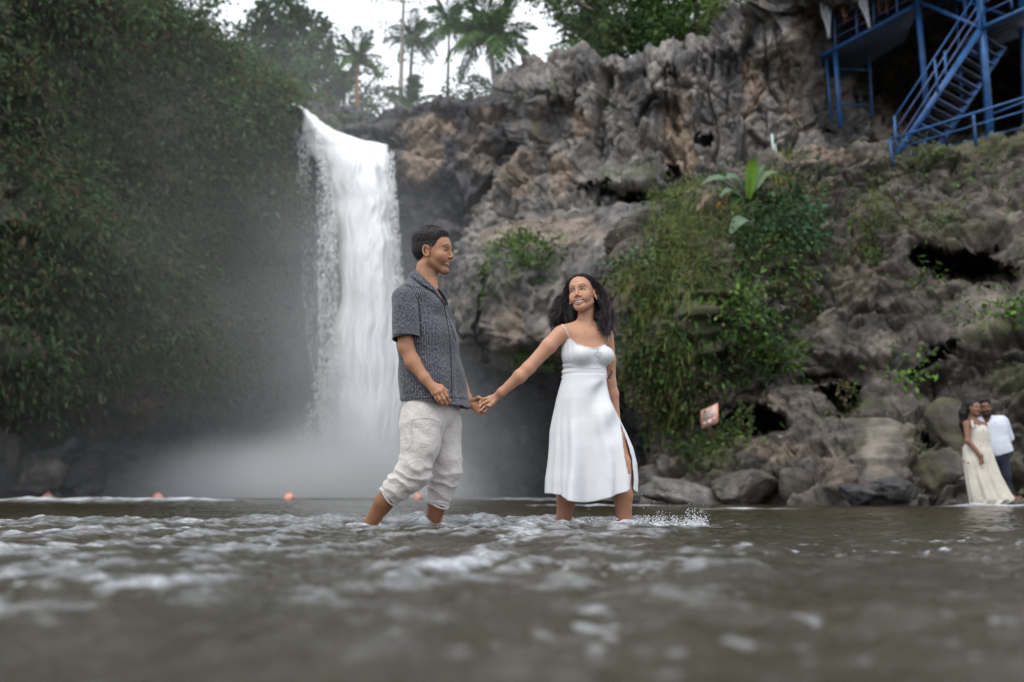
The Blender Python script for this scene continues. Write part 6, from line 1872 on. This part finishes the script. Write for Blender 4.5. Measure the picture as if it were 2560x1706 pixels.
# tension folds from the right hip down to the left, centre seam
Nf = 0.022 * np.exp(-((TH + 0.95) / 0.45) ** 2) * np.sin((yy - 960) * 0.06 + TH * 3.2) * sstep(0.03, 0.12, TS) * sstep(0.65, 0.3, TS)
X += Nf * np.cos(TH); Y += Nf * np.sin(TH)
Y -= 0.0012 * np.exp(-((TH + math.pi / 2) / 0.012) ** 2)
VK = np.stack([X, Y, Z], -1)
VK += (0.004 * pn((VK * (9, 9, 3)).reshape(-1, 3), 61)).reshape(nt_, na, 1) * np.stack([np.cos(TH), np.sin(TH), 0 * TH], -1)
FK = []
for i in range(nt_ - 1):
    prow = pix(VK[i]); py_ = prow[:, 1]
    fx_ = np.interp(py_, [1054, 1100, 1147, 1200, 1240], [1549, 1555, 1561, 1573, 1577]); bx_ = np.interp(py_, [1054, 1070, 1100, 1147, 1188, 1240], [1549, 1555, 1566, 1579, 1583, 1583])
    gap = (py_ > 1054) & (prow[:, 0] > fx_) & (prow[:, 0] < bx_) & (SI[i] < -0.05)
    for j in range(na):
        if gap[j]: continue
        FK.append((i * na + j, i * na + (j + 1) % na, (i + 1) * na + (j + 1) % na, (i + 1) * na + j))
VK = VK.reshape(-1, 3)
sk = child('skirt', VK, FK, M_DRESS, dress)
so = sk.modifiers.new('cloth', 'SOLIDIFY'); so.thickness = 0.002
surfM = Surf([(V2[used], rm[Fk]), (VW, FW), (VK, np.array(FK))])
mb = MB(); seam([(1411, 938), (1430, 945), (1460, 951), (1490, 952), (1503, 950)], 0.0016, 0.0005); mb.build('waist_seam', M_DRESS, dress)
mb = MB(); seam([(1404, 913), (1430, 918), (1462, 919), (1490, 922), (1503, 920)], 0.0020, 0.0005); mb.build('bust_seam', M_DRESS, dress)
mb = MB(); seam([(1402, 809), (1408, 816), (1415, 826), (1423, 845)], 0.0030, 0.002); mb.build('strap', M_DRESS, dress)
mb = MB(); seam([(1521, 838), (1521, 848), (1520, 857)], 0.0030, 0.002); mb.build('strap', M_DRESS, dress)
mb = MB()
seam([(1425, 846), (1432, 853), (1445, 863), (1462, 870), (1484, 872), (1500, 869), (1512, 863), (1520, 856)], 0.0018, 0.0008)
mb.build('neck_edge', M_DRESS, dress)
mb = MB()
for q in (-1, 1):
    seam([(1494, 884), (1494 + q * 7, 879), (1494 + q * 11, 885), (1494 + q * 5, 889), (1494, 886)], 0.0016, 0.006, 14)
    seam([(1494, 886), (1494 + q * 4, 898), (1494 + q * 6, 909)], 0.0016, 0.006, 8)
    seam([(1494 + q * 4, 871), (1494 - q * 3, 876), (1494 + q * 3, 882)], 0.0012, 0.004, 8)
mb.build('bow', M_DRESS, dress)
mb = MB()
seam([(1448, 800), (1452, 816), (1462, 829), (1473, 817), (1480, 800)], 0.0007, 0.001, 24)
mb.build('necklace', M_GOLD, wom)
sphere('pendant', surfM.at(1463, 831, 0.003), 0.0045, M_GOLD, wom, 8, 6, (1, 0.5, 1))
sphere('earring', GW(0.000, 0.082, -0.043), 0.0045, M_GOLD, wom, 8, 6)
sphere('earring', GW(0.000, -0.082, -0.043), 0.0045, M_GOLD, wom, 8, 6)
# ================================================================== STAIRS, RAILINGS
M_BLUE = simple_mat('blue_paint', (0.014, 0.080, 0.23), 0.5, 0.45, 2.5)
M_BLUEL = simple_mat('faded_blue_paint', (0.07, 0.115, 0.26), 0.55, 0.4, 2.5)
M_STEEL = simple_mat('dark_tread', (0.03, 0.045, 0.08), 0.6, 0.3, 5.0)
SPX = 1 / FPX


def bar(mb, a, b, wpx, hpx=None):
    a3, b3 = P(*a), P(*b); w = .88 * wpx * a[2] * SPX
    mb.box(a3, b3, w, w if hpx is None else hpx * a[2] * SPX)


st = empty('steel_staircase', P(2241, 390, 25.2), 'blue steel staircase and walkway on tall posts against the dark cliff', 'staircase')
for a, b, w in [((2288, -60, 27.6), (2319, 300, 27.6), 14), ((2444, -60, 25.6), (2478, 372, 25.6), 18), ((2086, 110, 29.4), (2101, 318, 29.4), 12), ((2064, 128, 29.8), (2078, 300, 29.8), 7),
                ((2170, 90, 30.6), (2180, 290, 30.6), 6), ((2550, -60, 26.4), (2566, 330, 26.4), 14), ((2388, -20, 28.6), (2404, 250, 28.6), 7)]:
    mb = MB(); bar(mb, a, b, w); mb.build('post', M_BLUE, st, smooth=False)
for a, b, w, h in [((2052, 142, 29.6), (2303, 6, 27.6), 8, 9), ((2303, 6, 27.5), (2446, 68, 25.6), 8, 9), ((2446, 74, 25.5), (2640, -14, 24.6), 8, 9), ((2303, 30, 30), (2470, -40, 29), 6, 6), ((2310, -30, 27.6), (2520, 40, 27.0), 6, 6), ((2080, 172, 30.4), (2180, 176, 30.6), 3, 3), ((2098, 262, 29.8), (2180, 262, 30.6), 3, 3), ((2100, 100, 30.8), (2320, -10, 29.6), 6, 6)]:
    mb = MB(); bar(mb, a, b, w, h); mb.build('beam', M_BLUE, st, smooth=False)
# walkway decks
mb = MB(); A = [P(2052, 138, 29.6), P(2303, 2, 27.6)]
V = np.array([A[0], A[1], A[1] + (.5, 2.6, 0), A[0] + (.9, 2.6, 0)]); V = np.vstack([V, V - (0, 0, .06)])
mb.add(V, [(0, 1, 2, 3), (7, 6, 5, 4), (0, 4, 5, 1), (1, 5, 6, 2), (2, 6, 7, 3), (3, 7, 4, 0)]); mb.build('deck', M_STEEL, st, smooth=False)
mb = MB(); A = [P(2446, 70, 25.5), P(2640, -18, 24.6)]
V = np.array([A[0], A[1], A[1] + (.5, 2.2, 0), A[0] + (0, 2.2, 0)]); V = np.vstack([V, V - (0, 0, .06)])
mb.add(V, [(0, 1, 2, 3), (7, 6, 5, 4), (0, 4, 5, 1), (1, 5, 6, 2), (2, 6, 7, 3), (3, 7, 4, 0)]); mb.build('deck', M_STEEL, st, smooth=False)
# flight
s0, s1 = P(2243, 386, 25.2), P(2450, 76, 25.5); off = np.array((1.15, 1.0, 0))
for o_ in (0, 1):
    mb = MB(); mb.box(s0 + off * o_, s1 + off * o_, .06, .15); mb.build('stringer', M_BLUE, st, smooth=False)
for i in range(15):
    k = (i + .5) / 15; c = s0 + (s1 - s0) * k + (0, 0, .03); mb = MB()
    dx = unit(np.array(((s1 - s0)[0], (s1 - s0)[1], 0))) * .24
    for j in range(3):
        q = c + dx * (j - 1) * .36; mb.box(q, q + off, .065, .03)
    mb.build('tread', M_BLUEL if i % 3 == 0 else M_STEEL, st, smooth=False)
for a, b, w in [((2238, 292, 25.2), (2430, 2, 25.4), 4), ((2241, 322, 25.2), (2442, 18, 25.4), 3.5), ((2252, 346, 25.2), (2447, 40, 25.4), 3.5), ((2430, 2, 25.4), (2445, -20, 25.4), 4),
                ((2453, 36, 25.4), (2560, -16, 24.8), 4), ((2453, 10, 25.4), (2500, -14, 25.0), 3.5)]:
    mb = MB(); mb.tube([P(*a), P(*b)], w / 2 * a[2] * SPX, 6); mb.build('handrail', M_BLUEL if w < 4 else M_BLUE, st)
for a, b in [((2236, 290, 25.2), (2241, 388, 25.2)), ((2336, 148, 25.3), (2345, 232, 25.3)), ((2362, 128, 26.2), (2366, 208, 26.2)), ((2451, -30, 25.4), (2455, 66, 25.4)), ((2410, -20, 26.6), (2414, 46, 26.6)), ((2524, -20, 25), (2530, 22, 25))]:
    mb = MB(); bar(mb, a, b, 6); mb.build('rail_post', M_BLUE, st, smooth=False)
for a, b, w in [((2088, 46, 29.3), (2180, -4, 28.4), 3.5), ((2090, 68, 29.3), (2232, -8, 28.2), 3.5), ((2092, 92, 29.3), (2290, -10, 27.8), 3), ((2088, 120, 29.3), (2300, 4, 27.7), 3), ((2068, 44, 29.6), (2088, 36, 29.3), 3)]:
    mb = MB(); mb.tube([P(*a), P(*b)], w / 2 * a[2] * SPX, 6); mb.build('handrail', M_BLUEL, st)
for a, b in [((2085, 34, 29.3), (2089, 122, 29.3)), ((2140, 6, 28.8), (2143, 90, 28.8)), ((2182, -20, 28.4), (2185, 66, 28.4)), ((2240, -30, 28.0), (2243, 36, 28))]:
    mb = MB(); bar(mb, a, b, 5); mb.build('rail_post', M_BLUEL, st, smooth=False)

rl = empty('steel_railing', P(2232, 422, 24.6), 'long blue railing along the path edge below the staircase', 'railing')
for a, b, w in [((2224, 349, 24.6), (2600, 232, 22.0), 6), ((2230, 375, 24.6), (2600, 266, 22.0), 4), ((2318, 380, 24.2), (2600, 308, 22.0), 2.5), ((2480, 286, 24.4), (2600, 240, 23.6), 5)]:
    mb = MB(); mb.tube([P(*a), P(*b)], w / 2 * a[2] * SPX, 8); mb.build('rail', M_BLUE, rl)
for a, b in [((2224, 349, 24.6), (2233, 424, 24.6)), ((2433, 285, 23.2), (2440, 366, 23.2)), ((2310, 350, 25.6), (2314, 392, 25.6)), ((2610, 230, 21.9), (2616, 330, 21.9))]:
    mb = MB(); bar(mb, a, b, 7); mb.build('rail_post', M_BLUE, rl, smooth=False)

lw = empty('small_railing', P(1980, 92, 30.0), 'small pale blue railed landing on the rock at the left of the walkway', 'railing')
for a, b, w in [((1975, -30, 30), (1982, 94, 30), 9), ((1936, 22, 30.4), (1939, 72, 30.4), 6)]:
    mb = MB(); bar(mb, a, b, w); mb.build('rail_post', M_BLUEL, lw, smooth=False)
for a, b, w in [((1936, 24, 30.4), (1976, 26, 30), 4), ((1940, 26, 30.4), (1970, -12, 30), 3), ((1944, 46, 30.4), (1976, 46, 30), 2.5), ((1975, 4, 30), (2052, 0, 29.8), 8)]:
    mb = MB(); mb.tube([P(*a), P(*b)], w / 2 * a[2] * SPX, 6); mb.build('rail', M_BLUEL, lw)

# draped cloths tied to the walkway
M_CLOTH = simple_mat('white_cloth', (0.55, 0.57, 0.62), 0.8, 0.12, 3.0)
def drape(pts, w, label, seed):
    g = np.random.default_rng(seed); t = np.linspace(0, 1, 26); n = 13; pts = np.array(pts)
    k = np.linspace(0, 1, len(pts)); c = np.stack([np.interp(t, k, pts[:, a]) for a in range(3)], 1); V = []
    for i in range(n):
        u = i / (n - 1) - .5; ww = w * (1.0 - .75 * sstep(.25, 1, t))
        V.append(c + np.stack([u * ww, .10 * np.sin(u * 22 + 3 * t) * (1 - .5 * t), .02 * np.sin(t * 20 + u * 9)], 1))
    V = np.array(V).transpose(1, 0, 2).reshape(-1, 3)
    o = link('draped_cloth', mesh_np('draped_cloth', V - V[0], grid_faces(26, n)), M_CLOTH, None, tuple(V[0]))
    m = o.modifiers.new('thick', 'SOLIDIFY'); m.thickness = .01
    tag(o, label, 'cloth', 'white cloths tied to the walkway')
drape([P(2060, -40, 29.0), P(2066, 40, 29.0), P(2072, 94, 29.0)], .34, 'white cloth hanging straight down at the left end of the walkway', 1)
drape([P(2148, -40, 28.0), P(2160, 20, 28.0), P(2174, 70, 28.0)], .26, 'white cloth hanging aslant in front of the walkway rails', 2)

# sign board
sg = empty('warning_sign', P(1773, 1050, 20.5), 'small pale red and white sign board on the mossy rock', 'sign')
c4 = [P(1751, 1028, 20.55), P(1794, 1008, 20.25), P(1795, 1056, 20.25), P(1753, 1073, 20.55)]
def quad_at(c4, u0, v0, u1, v1, lift):
    f = lambda u, v: (c4[0] * (1 - u) + c4[1] * u) * (1 - v) + (c4[3] * (1 - u) + c4[2] * u) * v
    n = unit(np.cross(c4[1] - c4[0], c4[3] - c4[0])); n = n if n[1] < 0 else -n
    q = np.array([f(u0, v0), f(u1, v0), f(u1, v1), f(u0, v1)]) + n * lift
    return np.vstack([q, q - n * .015])
BF = [(3, 2, 1, 0), (4, 5, 6, 7), (0, 1, 5, 4), (1, 2, 6, 5), (2, 3, 7, 6), (3, 0, 4, 7)]
child('board', quad_at(c4, 0, 0, 1, 1, 0), BF, simple_mat('faded_red', (0.70, 0.34, 0.26), .6, .15, 6), sg, smooth=False)
child('white_panel', quad_at(c4, .10, .09, .84, .62, .004), BF, simple_mat('sign_white', (0.66, 0.58, 0.53), .6, .12, 9), sg, smooth=False)
mb = MB()
for (u0, v0, u1, v1) in [(.14, .16, .78, .22), (.16, .27, .70, .32), (.14, .38, .80, .43), (.18, .49, .66, .53)]:
    mb.add(quad_at(c4, u0, v0, u1, v1, .008), BF)
mb.build('lettering', simple_mat('sign_red', (0.60, 0.36, 0.30), .6), sg, smooth=False)
mb = MB()
for (u0, v0, u1, v1) in [(.36, .68, .62, .90), (.14, .70, .28, .84), (.70, .66, .84, .80)]:
    mb.add(quad_at(c4, u0, v0, u1, v1, .006), BF)
mb.build('emblem', simple_mat('sign_pale', (0.62, 0.50, 0.46), .6), sg, smooth=False)
mb = MB(); mb.box(P(1773, 1040, 20.5) + (0, .03, 0), P(1775, 1100, 20.7) + (0, .03, 0), .05, .05); mb.build('post', M_BARK, sg)

# floats
M_FLOAT = simple_mat('orange_float', (0.72, 0.34, 0.26), 0.45, 0.12, 3.0)
GB_ = 'orange floats in a row across the pool'
for px, py, Y, lb in [(120, 1236, 29, 'orange float in front of the rocks, leftmost of the row'), (395, 1237, 29, 'orange float above the white rapid, second from the left'), (723, 1244, 29, 'orange float left of the falling water and the man'), (1045, 1243, 31, "orange float seen between the man's rolled trouser legs")]:
    c = P(px, py, Y); c[2] = .07
    o = sphere('float', c, .155, M_FLOAT, None, 22, 14, (1, 1, .92)); tag(o, lb, 'float', GB_)
    mb = MB(); a = np.linspace(0, math.pi, 9); mb.tube(np.stack([.04 * np.cos(a), 0 * a, .15 + .05 * np.sin(a)], 1), .012, 6)
    e = link('lifting_eye', mb.mesh('lifting_eye'), M_FLOAT, o)
t = np.linspace(0, 1, 60); mb = MB()
xs = np.linspace(P(60, 1240, 29)[0], P(1100, 1240, 31)[0], 60)
mb.tube(np.stack([xs, 29 + 2 * t, .005 + .012 * np.sin(t * 50)], 1), .015, 5); o = mb.build('float_line', simple_mat('rope', (0.22, 0.19, 0.13), .9), base=(xs[0], 29, 0)); tag(o, 'thin rope linking the orange floats at the water line', 'rope')
mb = MB(); a, b = P(1540, 1216, 20.5), P(1680, 1205, 19.8); tt = np.linspace(0, 1, 16)[:, None]
mb.tube(a + (b - a) * tt - (0, 0, .12) * np.sin(tt * math.pi), .014, 5); o = mb.build('mooring_rope', simple_mat('yellow_rope', (0.25, 0.20, 0.11), .9), base=a); tag(o, 'thin yellowish rope running from behind the dress to the rock slab', 'rope')
mb = MB(); mb.tube([P(1930, 336, 26.6), P(1932, 365, 26.6), P(1940, 396, 26.3)], .035, 8); mb.tube([P(1938, 362, 26.6), P(1944, 392, 26.4)], .02, 6)
o = mb.build('water_pipe', simple_mat('pale_pipe', (0.42, 0.52, 0.50), .5), base=P(1930, 396, 26.6)); tag(o, 'short pale green pipe leaning on the rock left of the railing', 'pipe')
o = boulder(P(1808, 84, 32.8), 1.0, 77, 'white rock lump on the cliff edge against the trees', squash=(.32, .3, .3), moss=0, mat=simple_mat('white_stone', (0.62, 0.58, 0.58), .9, .2, 2), cat='stone', sub=12)

# ---------------------------------------------------------------- the far couple
YC = 15.3
Q = lambda px, py, d=0.0: P(px, py, YC + d)
far_skin = (0.20, 0.095, 0.055)
fw_ = empty('person', (Q(2470, 1262)[0], YC, Q(2470, 1262)[2]), 'far woman in a long cream printed dress leaning on a man', 'person')
S = SDF(); hc = Q(2436, 1022, -.02); Hm = frame((.25, -.95, .05), roll=8); Gh = head(S, hc, Hm, .98, True)
S.cap(Q(2432, 1034, .02), Q(2434, 1056, .02), .05, .055, .03)
S.cap(Q(2418, 1060, -.02), Q(2460, 1062, .10), .055, .05, .05)
S.cap(Q(2438, 1066, .03), Q(2446, 1130, .03), .095, .105, .06, side=(1, 0, 0), sq=.8)
S.path([Q(2416, 1060, -.06), Q(2420, 1104, -.12), Q(2452, 1140, -.20), Q(2454, 1153, -.20)], [.05, .042, .030, .028], k=.03)
for k in range(4): S.cap(Q(2451 + 2 * k, 1150, -.20), Q(2449 + 2.6 * k, 1163 - k, -.21), .012, .009, .008)
S.cap(Q(2455, 1148, -.2), Q(2460, 1157, -.22), .012, .009, .008)
S.path([Q(2440, 1130), Q(2446, 1190), Q(2446, 1262)], [.11, .08, .05], k=.04)
S.cap(Q(2446, 1262, 0), Q(2440, 1268, -.12), .04, .03, .02)
S.path([Q(2460, 1130, .05), Q(2480, 1190, .0), Q(2515, 1246, .05)], [.11, .08, .045], k=.04)
S.cap(Q(2515, 1247, .05), Q(2534, 1243, .0), .042, .03, .02)
V, F = S.mesh(.010); Vh, Fh = S.mesh(.0055, box=(hc - .14, hc + .15))
C = head_color(V, hc, Hm, .98, far_skin, (.22, .06, .05), (.02, .01, .01), True)
child('body', relax(V, F, 1, .3), F, M_SKIN, fw_, colors=C)
hair_cap(Vh, Fh, hc, Hm, .98, tabW, lambda q: .012 + .014 * sstep(0, -.06, q[:, 0]), fw_, (.012, .01, .01), amp=.002)
T = SDF(); T.path([Q(2418, 1014, .06), Q(2408, 1036, .07), Q(2408, 1062, .08), Q(2412, 1092, .09)], [.07, .06, .05, .025], k=.04); T.cap(Q(2420, 1010, .05), Q(2434, 1004, .03), .06, .06, .04)
V, F = T.mesh(.012); N = vnorm(V, F); V = V + N * (.012 * fbm(V * (22, 22, 8), 3, 5))[:, None]
child('hair', V, F, M_HAIR, fw_, colors=np.tile((.011, .009, .009), (len(V), 1)))
# printed dress
m, nt, b_ = nmat('printed_cotton'); M_PRINT = m
vor = nn(nt, 'ShaderNodeTexVoronoi', Scale=7.0); tc = nt.nodes.new('ShaderNodeTexCoord'); mp = nt.nodes.new('ShaderNodeMapping'); mp.inputs['Scale'].default_value = (1, 1, .8)
nt.links.new(tc.outputs['Object'], mp.inputs['Vector']); nt.links.new(mp.outputs['Vector'], vor.inputs['Vector'])
n5 = noise_node(nt, 12, 4)
c = mixc(nt, ramp(nt, vor.outputs['Distance'], [(.10, 1.0), (.16, 0.0)]), (.58, .54, .46), mixc(nt, ramp(nt, n5, [(.48, 0.0), (.52, 1.0)]), (.30, .09, .05), (.25, .27, .28)))
c = mixc(nt, 1.0, c, ramp(nt, noise_node(nt, 4, 4), [(.3, .78), (.7, 1.08)]), 'MULTIPLY')
nt.links.new(c, b_.inputs['Base Color']); b_.inputs['Roughness'].default_value = .9
fdr = None
rowsD = [(1064, 2424, 2462, .16), (1080, 2421, 2470, .19), (1098, 2421, 2474, .18), (1106, 2418, 2476, .17), (1120, 2410, 2479, .17), (1150, 2410, 2486, .20), (1190, 2417, 2500, .22), (1230, 2425, 2520, .26), (1250, 2429, 2532, .28), (1264, 2432, 2505, .25)]
rowsD = np.array(rowsD, float); tt = np.linspace(0, 1, 60); th_ = np.linspace(-math.pi, math.pi, 96, endpoint=False)
kk = np.linspace(0, 1, len(rowsD)); PYr, XLr, XRr, DPr = [np.interp(tt, kk, rowsD[:, i]) for i in range(4)]
TH, TT = np.meshgrid(th_, tt); PYg = np.interp(TT, tt, PYr); XC = np.interp(TT, tt, (XLr + XRr) / 2); HW_ = np.interp(TT, tt, (XRr - XLr) / 2)
HW_m = HW_ * YC * SPX; fo = sstep(.3, .9, TT) * (.022 * np.sin(TH * 9 + 1) + .012 * np.sin(TH * 17))
W = P(XC, PYg, YC); W[..., 0] += (HW_m + fo) * np.cos(TH); W[..., 1] = YC + .01 + (np.interp(TT, tt, DPr) * .85 + fo) * np.sin(TH)
W[..., 2] += .02 * sstep(.9, 1, TT) * np.sin(TH * 5)
f_ = grid_faces(60, 96); jn = np.arange(59) * 96; f_ = np.vstack([f_, np.stack([jn + 95, jn, jn + 96, jn + 191], 1)])
fdr = child('dress', W.reshape(-1, 3), f_, M_PRINT, fw_)
mb = MB()
mb.box(Q(2432, 1070, -.13), Q(2430, 1052, -.05), .03, .008); mb.build('strap', M_PRINT, fdr)
mb = MB(); mb.box(Q(2510, 1249, -.02), Q(2552, 1243, -.02), .09, .03); mb.build('sandal', simple_mat('brown_leather', (.16, .07, .035), .6), fw_)

fm_ = empty('person', (Q(2505, 1250)[0], YC + .2, Q(2500, 1250)[2]), 'far man in an untucked white shirt with rolled sleeves and dark trousers', 'person')
QM = lambda px, py, d=0.0: P(px, py, YC + .22 + d)
S = SDF(); hc = QM(2461, 1021, -.05); Hm = frame((-.12, -.97, .05), roll=-6); Gh = head(S, hc, Hm, 1.05, False)
S.cap(QM(2463, 1035), QM(2468, 1056, .02), .062, .066, .03)
S.cap(QM(2452, 1060, .0), QM(2505, 1054, .05), .06, .065, .05)
S.cap(QM(2478, 1066, .03), QM(2492, 1130, .03), .15, .14, .06, side=(1, 0, 0), sq=.75)
S.path([QM(2510, 1060, .05), QM(2524, 1098, .12), QM(2519, 1120, .02), QM(2516, 1130, -.02)], [.06, .048, .036, .034], k=.03)
S.path([QM(2450, 1062, .04), QM(2436, 1100, .16), QM(2430, 1120, .12)], [.06, .045, .035], k=.03)
S.ell(QM(2518, 1132, 0), (.035, .04, .05), k=.02); S.ell(QM(2430, 1124, .12), (.035, .04, .05), k=.02)
S.path([QM(2500, 1130, .04), QM(2512, 1185, .02), QM(2515, 1236, .08)], [.09, .065, .045], k=.04); S.path([QM(2482, 1130, .04), QM(2486, 1185, .1), QM(2490, 1238, .14)], [.09, .065, .045], k=.04)
S.cap(QM(2515, 1240, .08), QM(2528, 1246, -.06), .045, .035, .02); S.cap(QM(2490, 1242, .14), QM(2480, 1247, 0), .045, .035, .02)
V, F = S.mesh(.010); Vh, Fh = S.mesh(.0055, box=(hc - .15, hc + .16))
C = head_color(V, hc, Hm, 1.05, np.array(far_skin) * .8, (.16, .06, .05), (.01, .008, .008), False, stubble=.95)
child('body', relax(V, F, 1, .3), F, M_SKIN, fm_, colors=C)
hair_cap(Vh, Fh, hc, Hm, 1.05, tabM, lambda q: .008 + .035 * sstep(.03, .08, q[:, 2]), fm_, (.012, .01, .01), amp=.004)
M_WSH = linen_mat('white_shirt', (.52, .55, .63), (.62, .65, .72))
T = SDF(); T.cap(QM(2474, 1068, .03), QM(2484, 1118, .03), .185, .185, .06, side=(1, 0, 0), sq=.72); T.cap(QM(2484, 1110, .03), QM(2496, 1136, .03), .18, .18, .04, side=(1, 0, 0), sq=.75)
T.cap(QM(2452, 1058, .0), QM(2504, 1050, .05), .065, .072, .05); T.path([QM(2506, 1054, .05), QM(2522, 1096, .11)], [.085, .078], k=.03); T.path([QM(2450, 1060, .04), QM(2438, 1098, .16)], [.075, .06], k=.03)
T.cut(QM(2524, 1102, .12), QM(2524, 1102, .12) - QM(2508, 1054, .05), .004, box=(QM(2524, 1102, .12) - .15, QM(2524, 1102, .12) + .2))
T.cut(QM(2492, 1138, 0), (.28, 0, -1), .004); T.cap(QM(2466, 1020), QM(2466, 1054, -.06), .07, .055, .01, sub=True); T.cap(QM(2467, 1050, -.14), QM(2470, 1070, -.17), .05, .01, .01, sub=True)
V, F = T.mesh(.009); N = vnorm(V, F); V = relax(V + N * (.010 * fbm(V * (7, 7, 4), 3, 8))[:, None], F, 1, .3)
child('shirt', V, F, M_WSH, fm_)
T = SDF(); T.cap(QM(2488, 1122, .03), QM(2490, 1142, .03), .15, .15, .04, side=(1, 0, 0), sq=.75)
T.path([QM(2502, 1140, .0), QM(2513, 1190, .02), QM(2516, 1238, .08)], [.115, .085, .07], k=.03); T.path([QM(2484, 1140, .06), QM(2487, 1190, .1), QM(2490, 1240, .14)], [.11, .085, .07], k=.03)
V, F = T.mesh(.010); N = vnorm(V, F); V = relax(V + N * (.008 * fbm(V * (8, 8, 5), 3, 9))[:, None], F, 1, .3)
child('trousers', V, F, simple_mat('navy_cotton', (.014, .018, .035), .9), fm_)
T = SDF(); T.cap(hc + Hm[0] * .065 - Hm[2] * .11 - Hm[1] * .02, hc + Hm[0] * .065 - Hm[2] * .11 + Hm[1] * .02, .04, .04, .02)
V, F = T.mesh(.006); child('beard', V + .003 * vnorm(V, F) * pn(V * 120, 3)[:, None], F, M_HAIR, fm_, colors=np.tile((.016, .012, .01), (len(V), 1)))


# ---------------------------------------------------------------- people on the walkway (only their legs are in the picture)
def walker(px, py, Y, label, short, legc, leglen, seed, skin=(.25, .12, .07), yaw=20):
    g = np.random.default_rng(seed); f = P(px, py, Y); t = empty('person', f, label, 'person', 'people standing on the blue walkway')
    c, s = math.cos(R(yaw)), math.sin(R(yaw)); w = lambda x, y, z: f + np.array((x * c - y * s, x * s + y * c, z))
    S = SDF()
    for q, st_ in ((-1, -.10), (1, .12)):
        S.path([w(q * .09, 0, .88), w(q * .10, st_ * .5, .47), w(q * .10, st_, .08)], [.085, .055, .038], k=.03)
        S.cap(w(q * .10, st_, .04), w(q * .11, st_ - .16, .03), .035, .028, .02)
    S.cap(w(0, 0, .92), w(0, 0, 1.36), .13, .15, .06, side=(c, s, 0), sq=.75); S.cap(w(-.15, 0, 1.40), w(.15, 0, 1.40), .06, .06, .05); S.cap(w(0, 0, 1.4), w(0, 0, 1.52), .055, .055, .03)
    for q in (-1, 1): S.path([w(q * .19, 0, 1.38), w(q * .24, .02, 1.10), w(q * .22, -.12, .88)], [.05, .04, .03], k=.03); S.ell(w(q * .22, -.15, .82), (.03, .03, .05), k=.02)
    hc = w(0, 0, 1.63); Hm = frame((s, -c, 0)); head(S, hc, Hm, .98, True)
    V, F = S.mesh(.014); child('body', V, F, M_SKIN, t, colors=np.tile(skin, (len(V), 1)))
    T = SDF(); T.cap(w(0, 0, .90), w(0, 0, 1.02), .14, .14, .04, side=(c, s, 0), sq=.8)
    for q, st_ in ((-1, -.10), (1, .12)):
        a, b = w(q * .09, 0, .86), w(q * .10, st_ * .6, .47) if leglen < .5 else w(q * .10, st_, .12); e = a + (b - a) * (1 if leglen >= .5 else leglen * 1.6)
        T.path([a, e], [.11, .085], k=.03)
    V, F = T.mesh(.014); child('shorts' if leglen < .5 else 'trousers', V, F, short, t)
    T = SDF(); T.cap(w(0, 0, 1.0), w(0, 0, 1.34), .155, .17, .05, side=(c, s, 0), sq=.75); T.cap(w(-.16, 0, 1.40), w(.16, 0, 1.40), .07, .07, .05); V, F = T.mesh(.016); child('shirt', V, F, legc, t)
walker(2112, 52, 29.0, 'person with bare legs in dark shorts on the walkway, left one', simple_mat('black_cloth', (.015, .013, .015), .9), simple_mat('red_cloth', (.25, .06, .05), .9), .4, 1)
walker(2208, 38, 28.6, 'person with tan legs and teal shorts on the walkway, right one', simple_mat('teal_cloth', (.05, .13, .12), .9), simple_mat('grey_cloth', (.3, .3, .3), .9), .45, 2, yaw=-25)
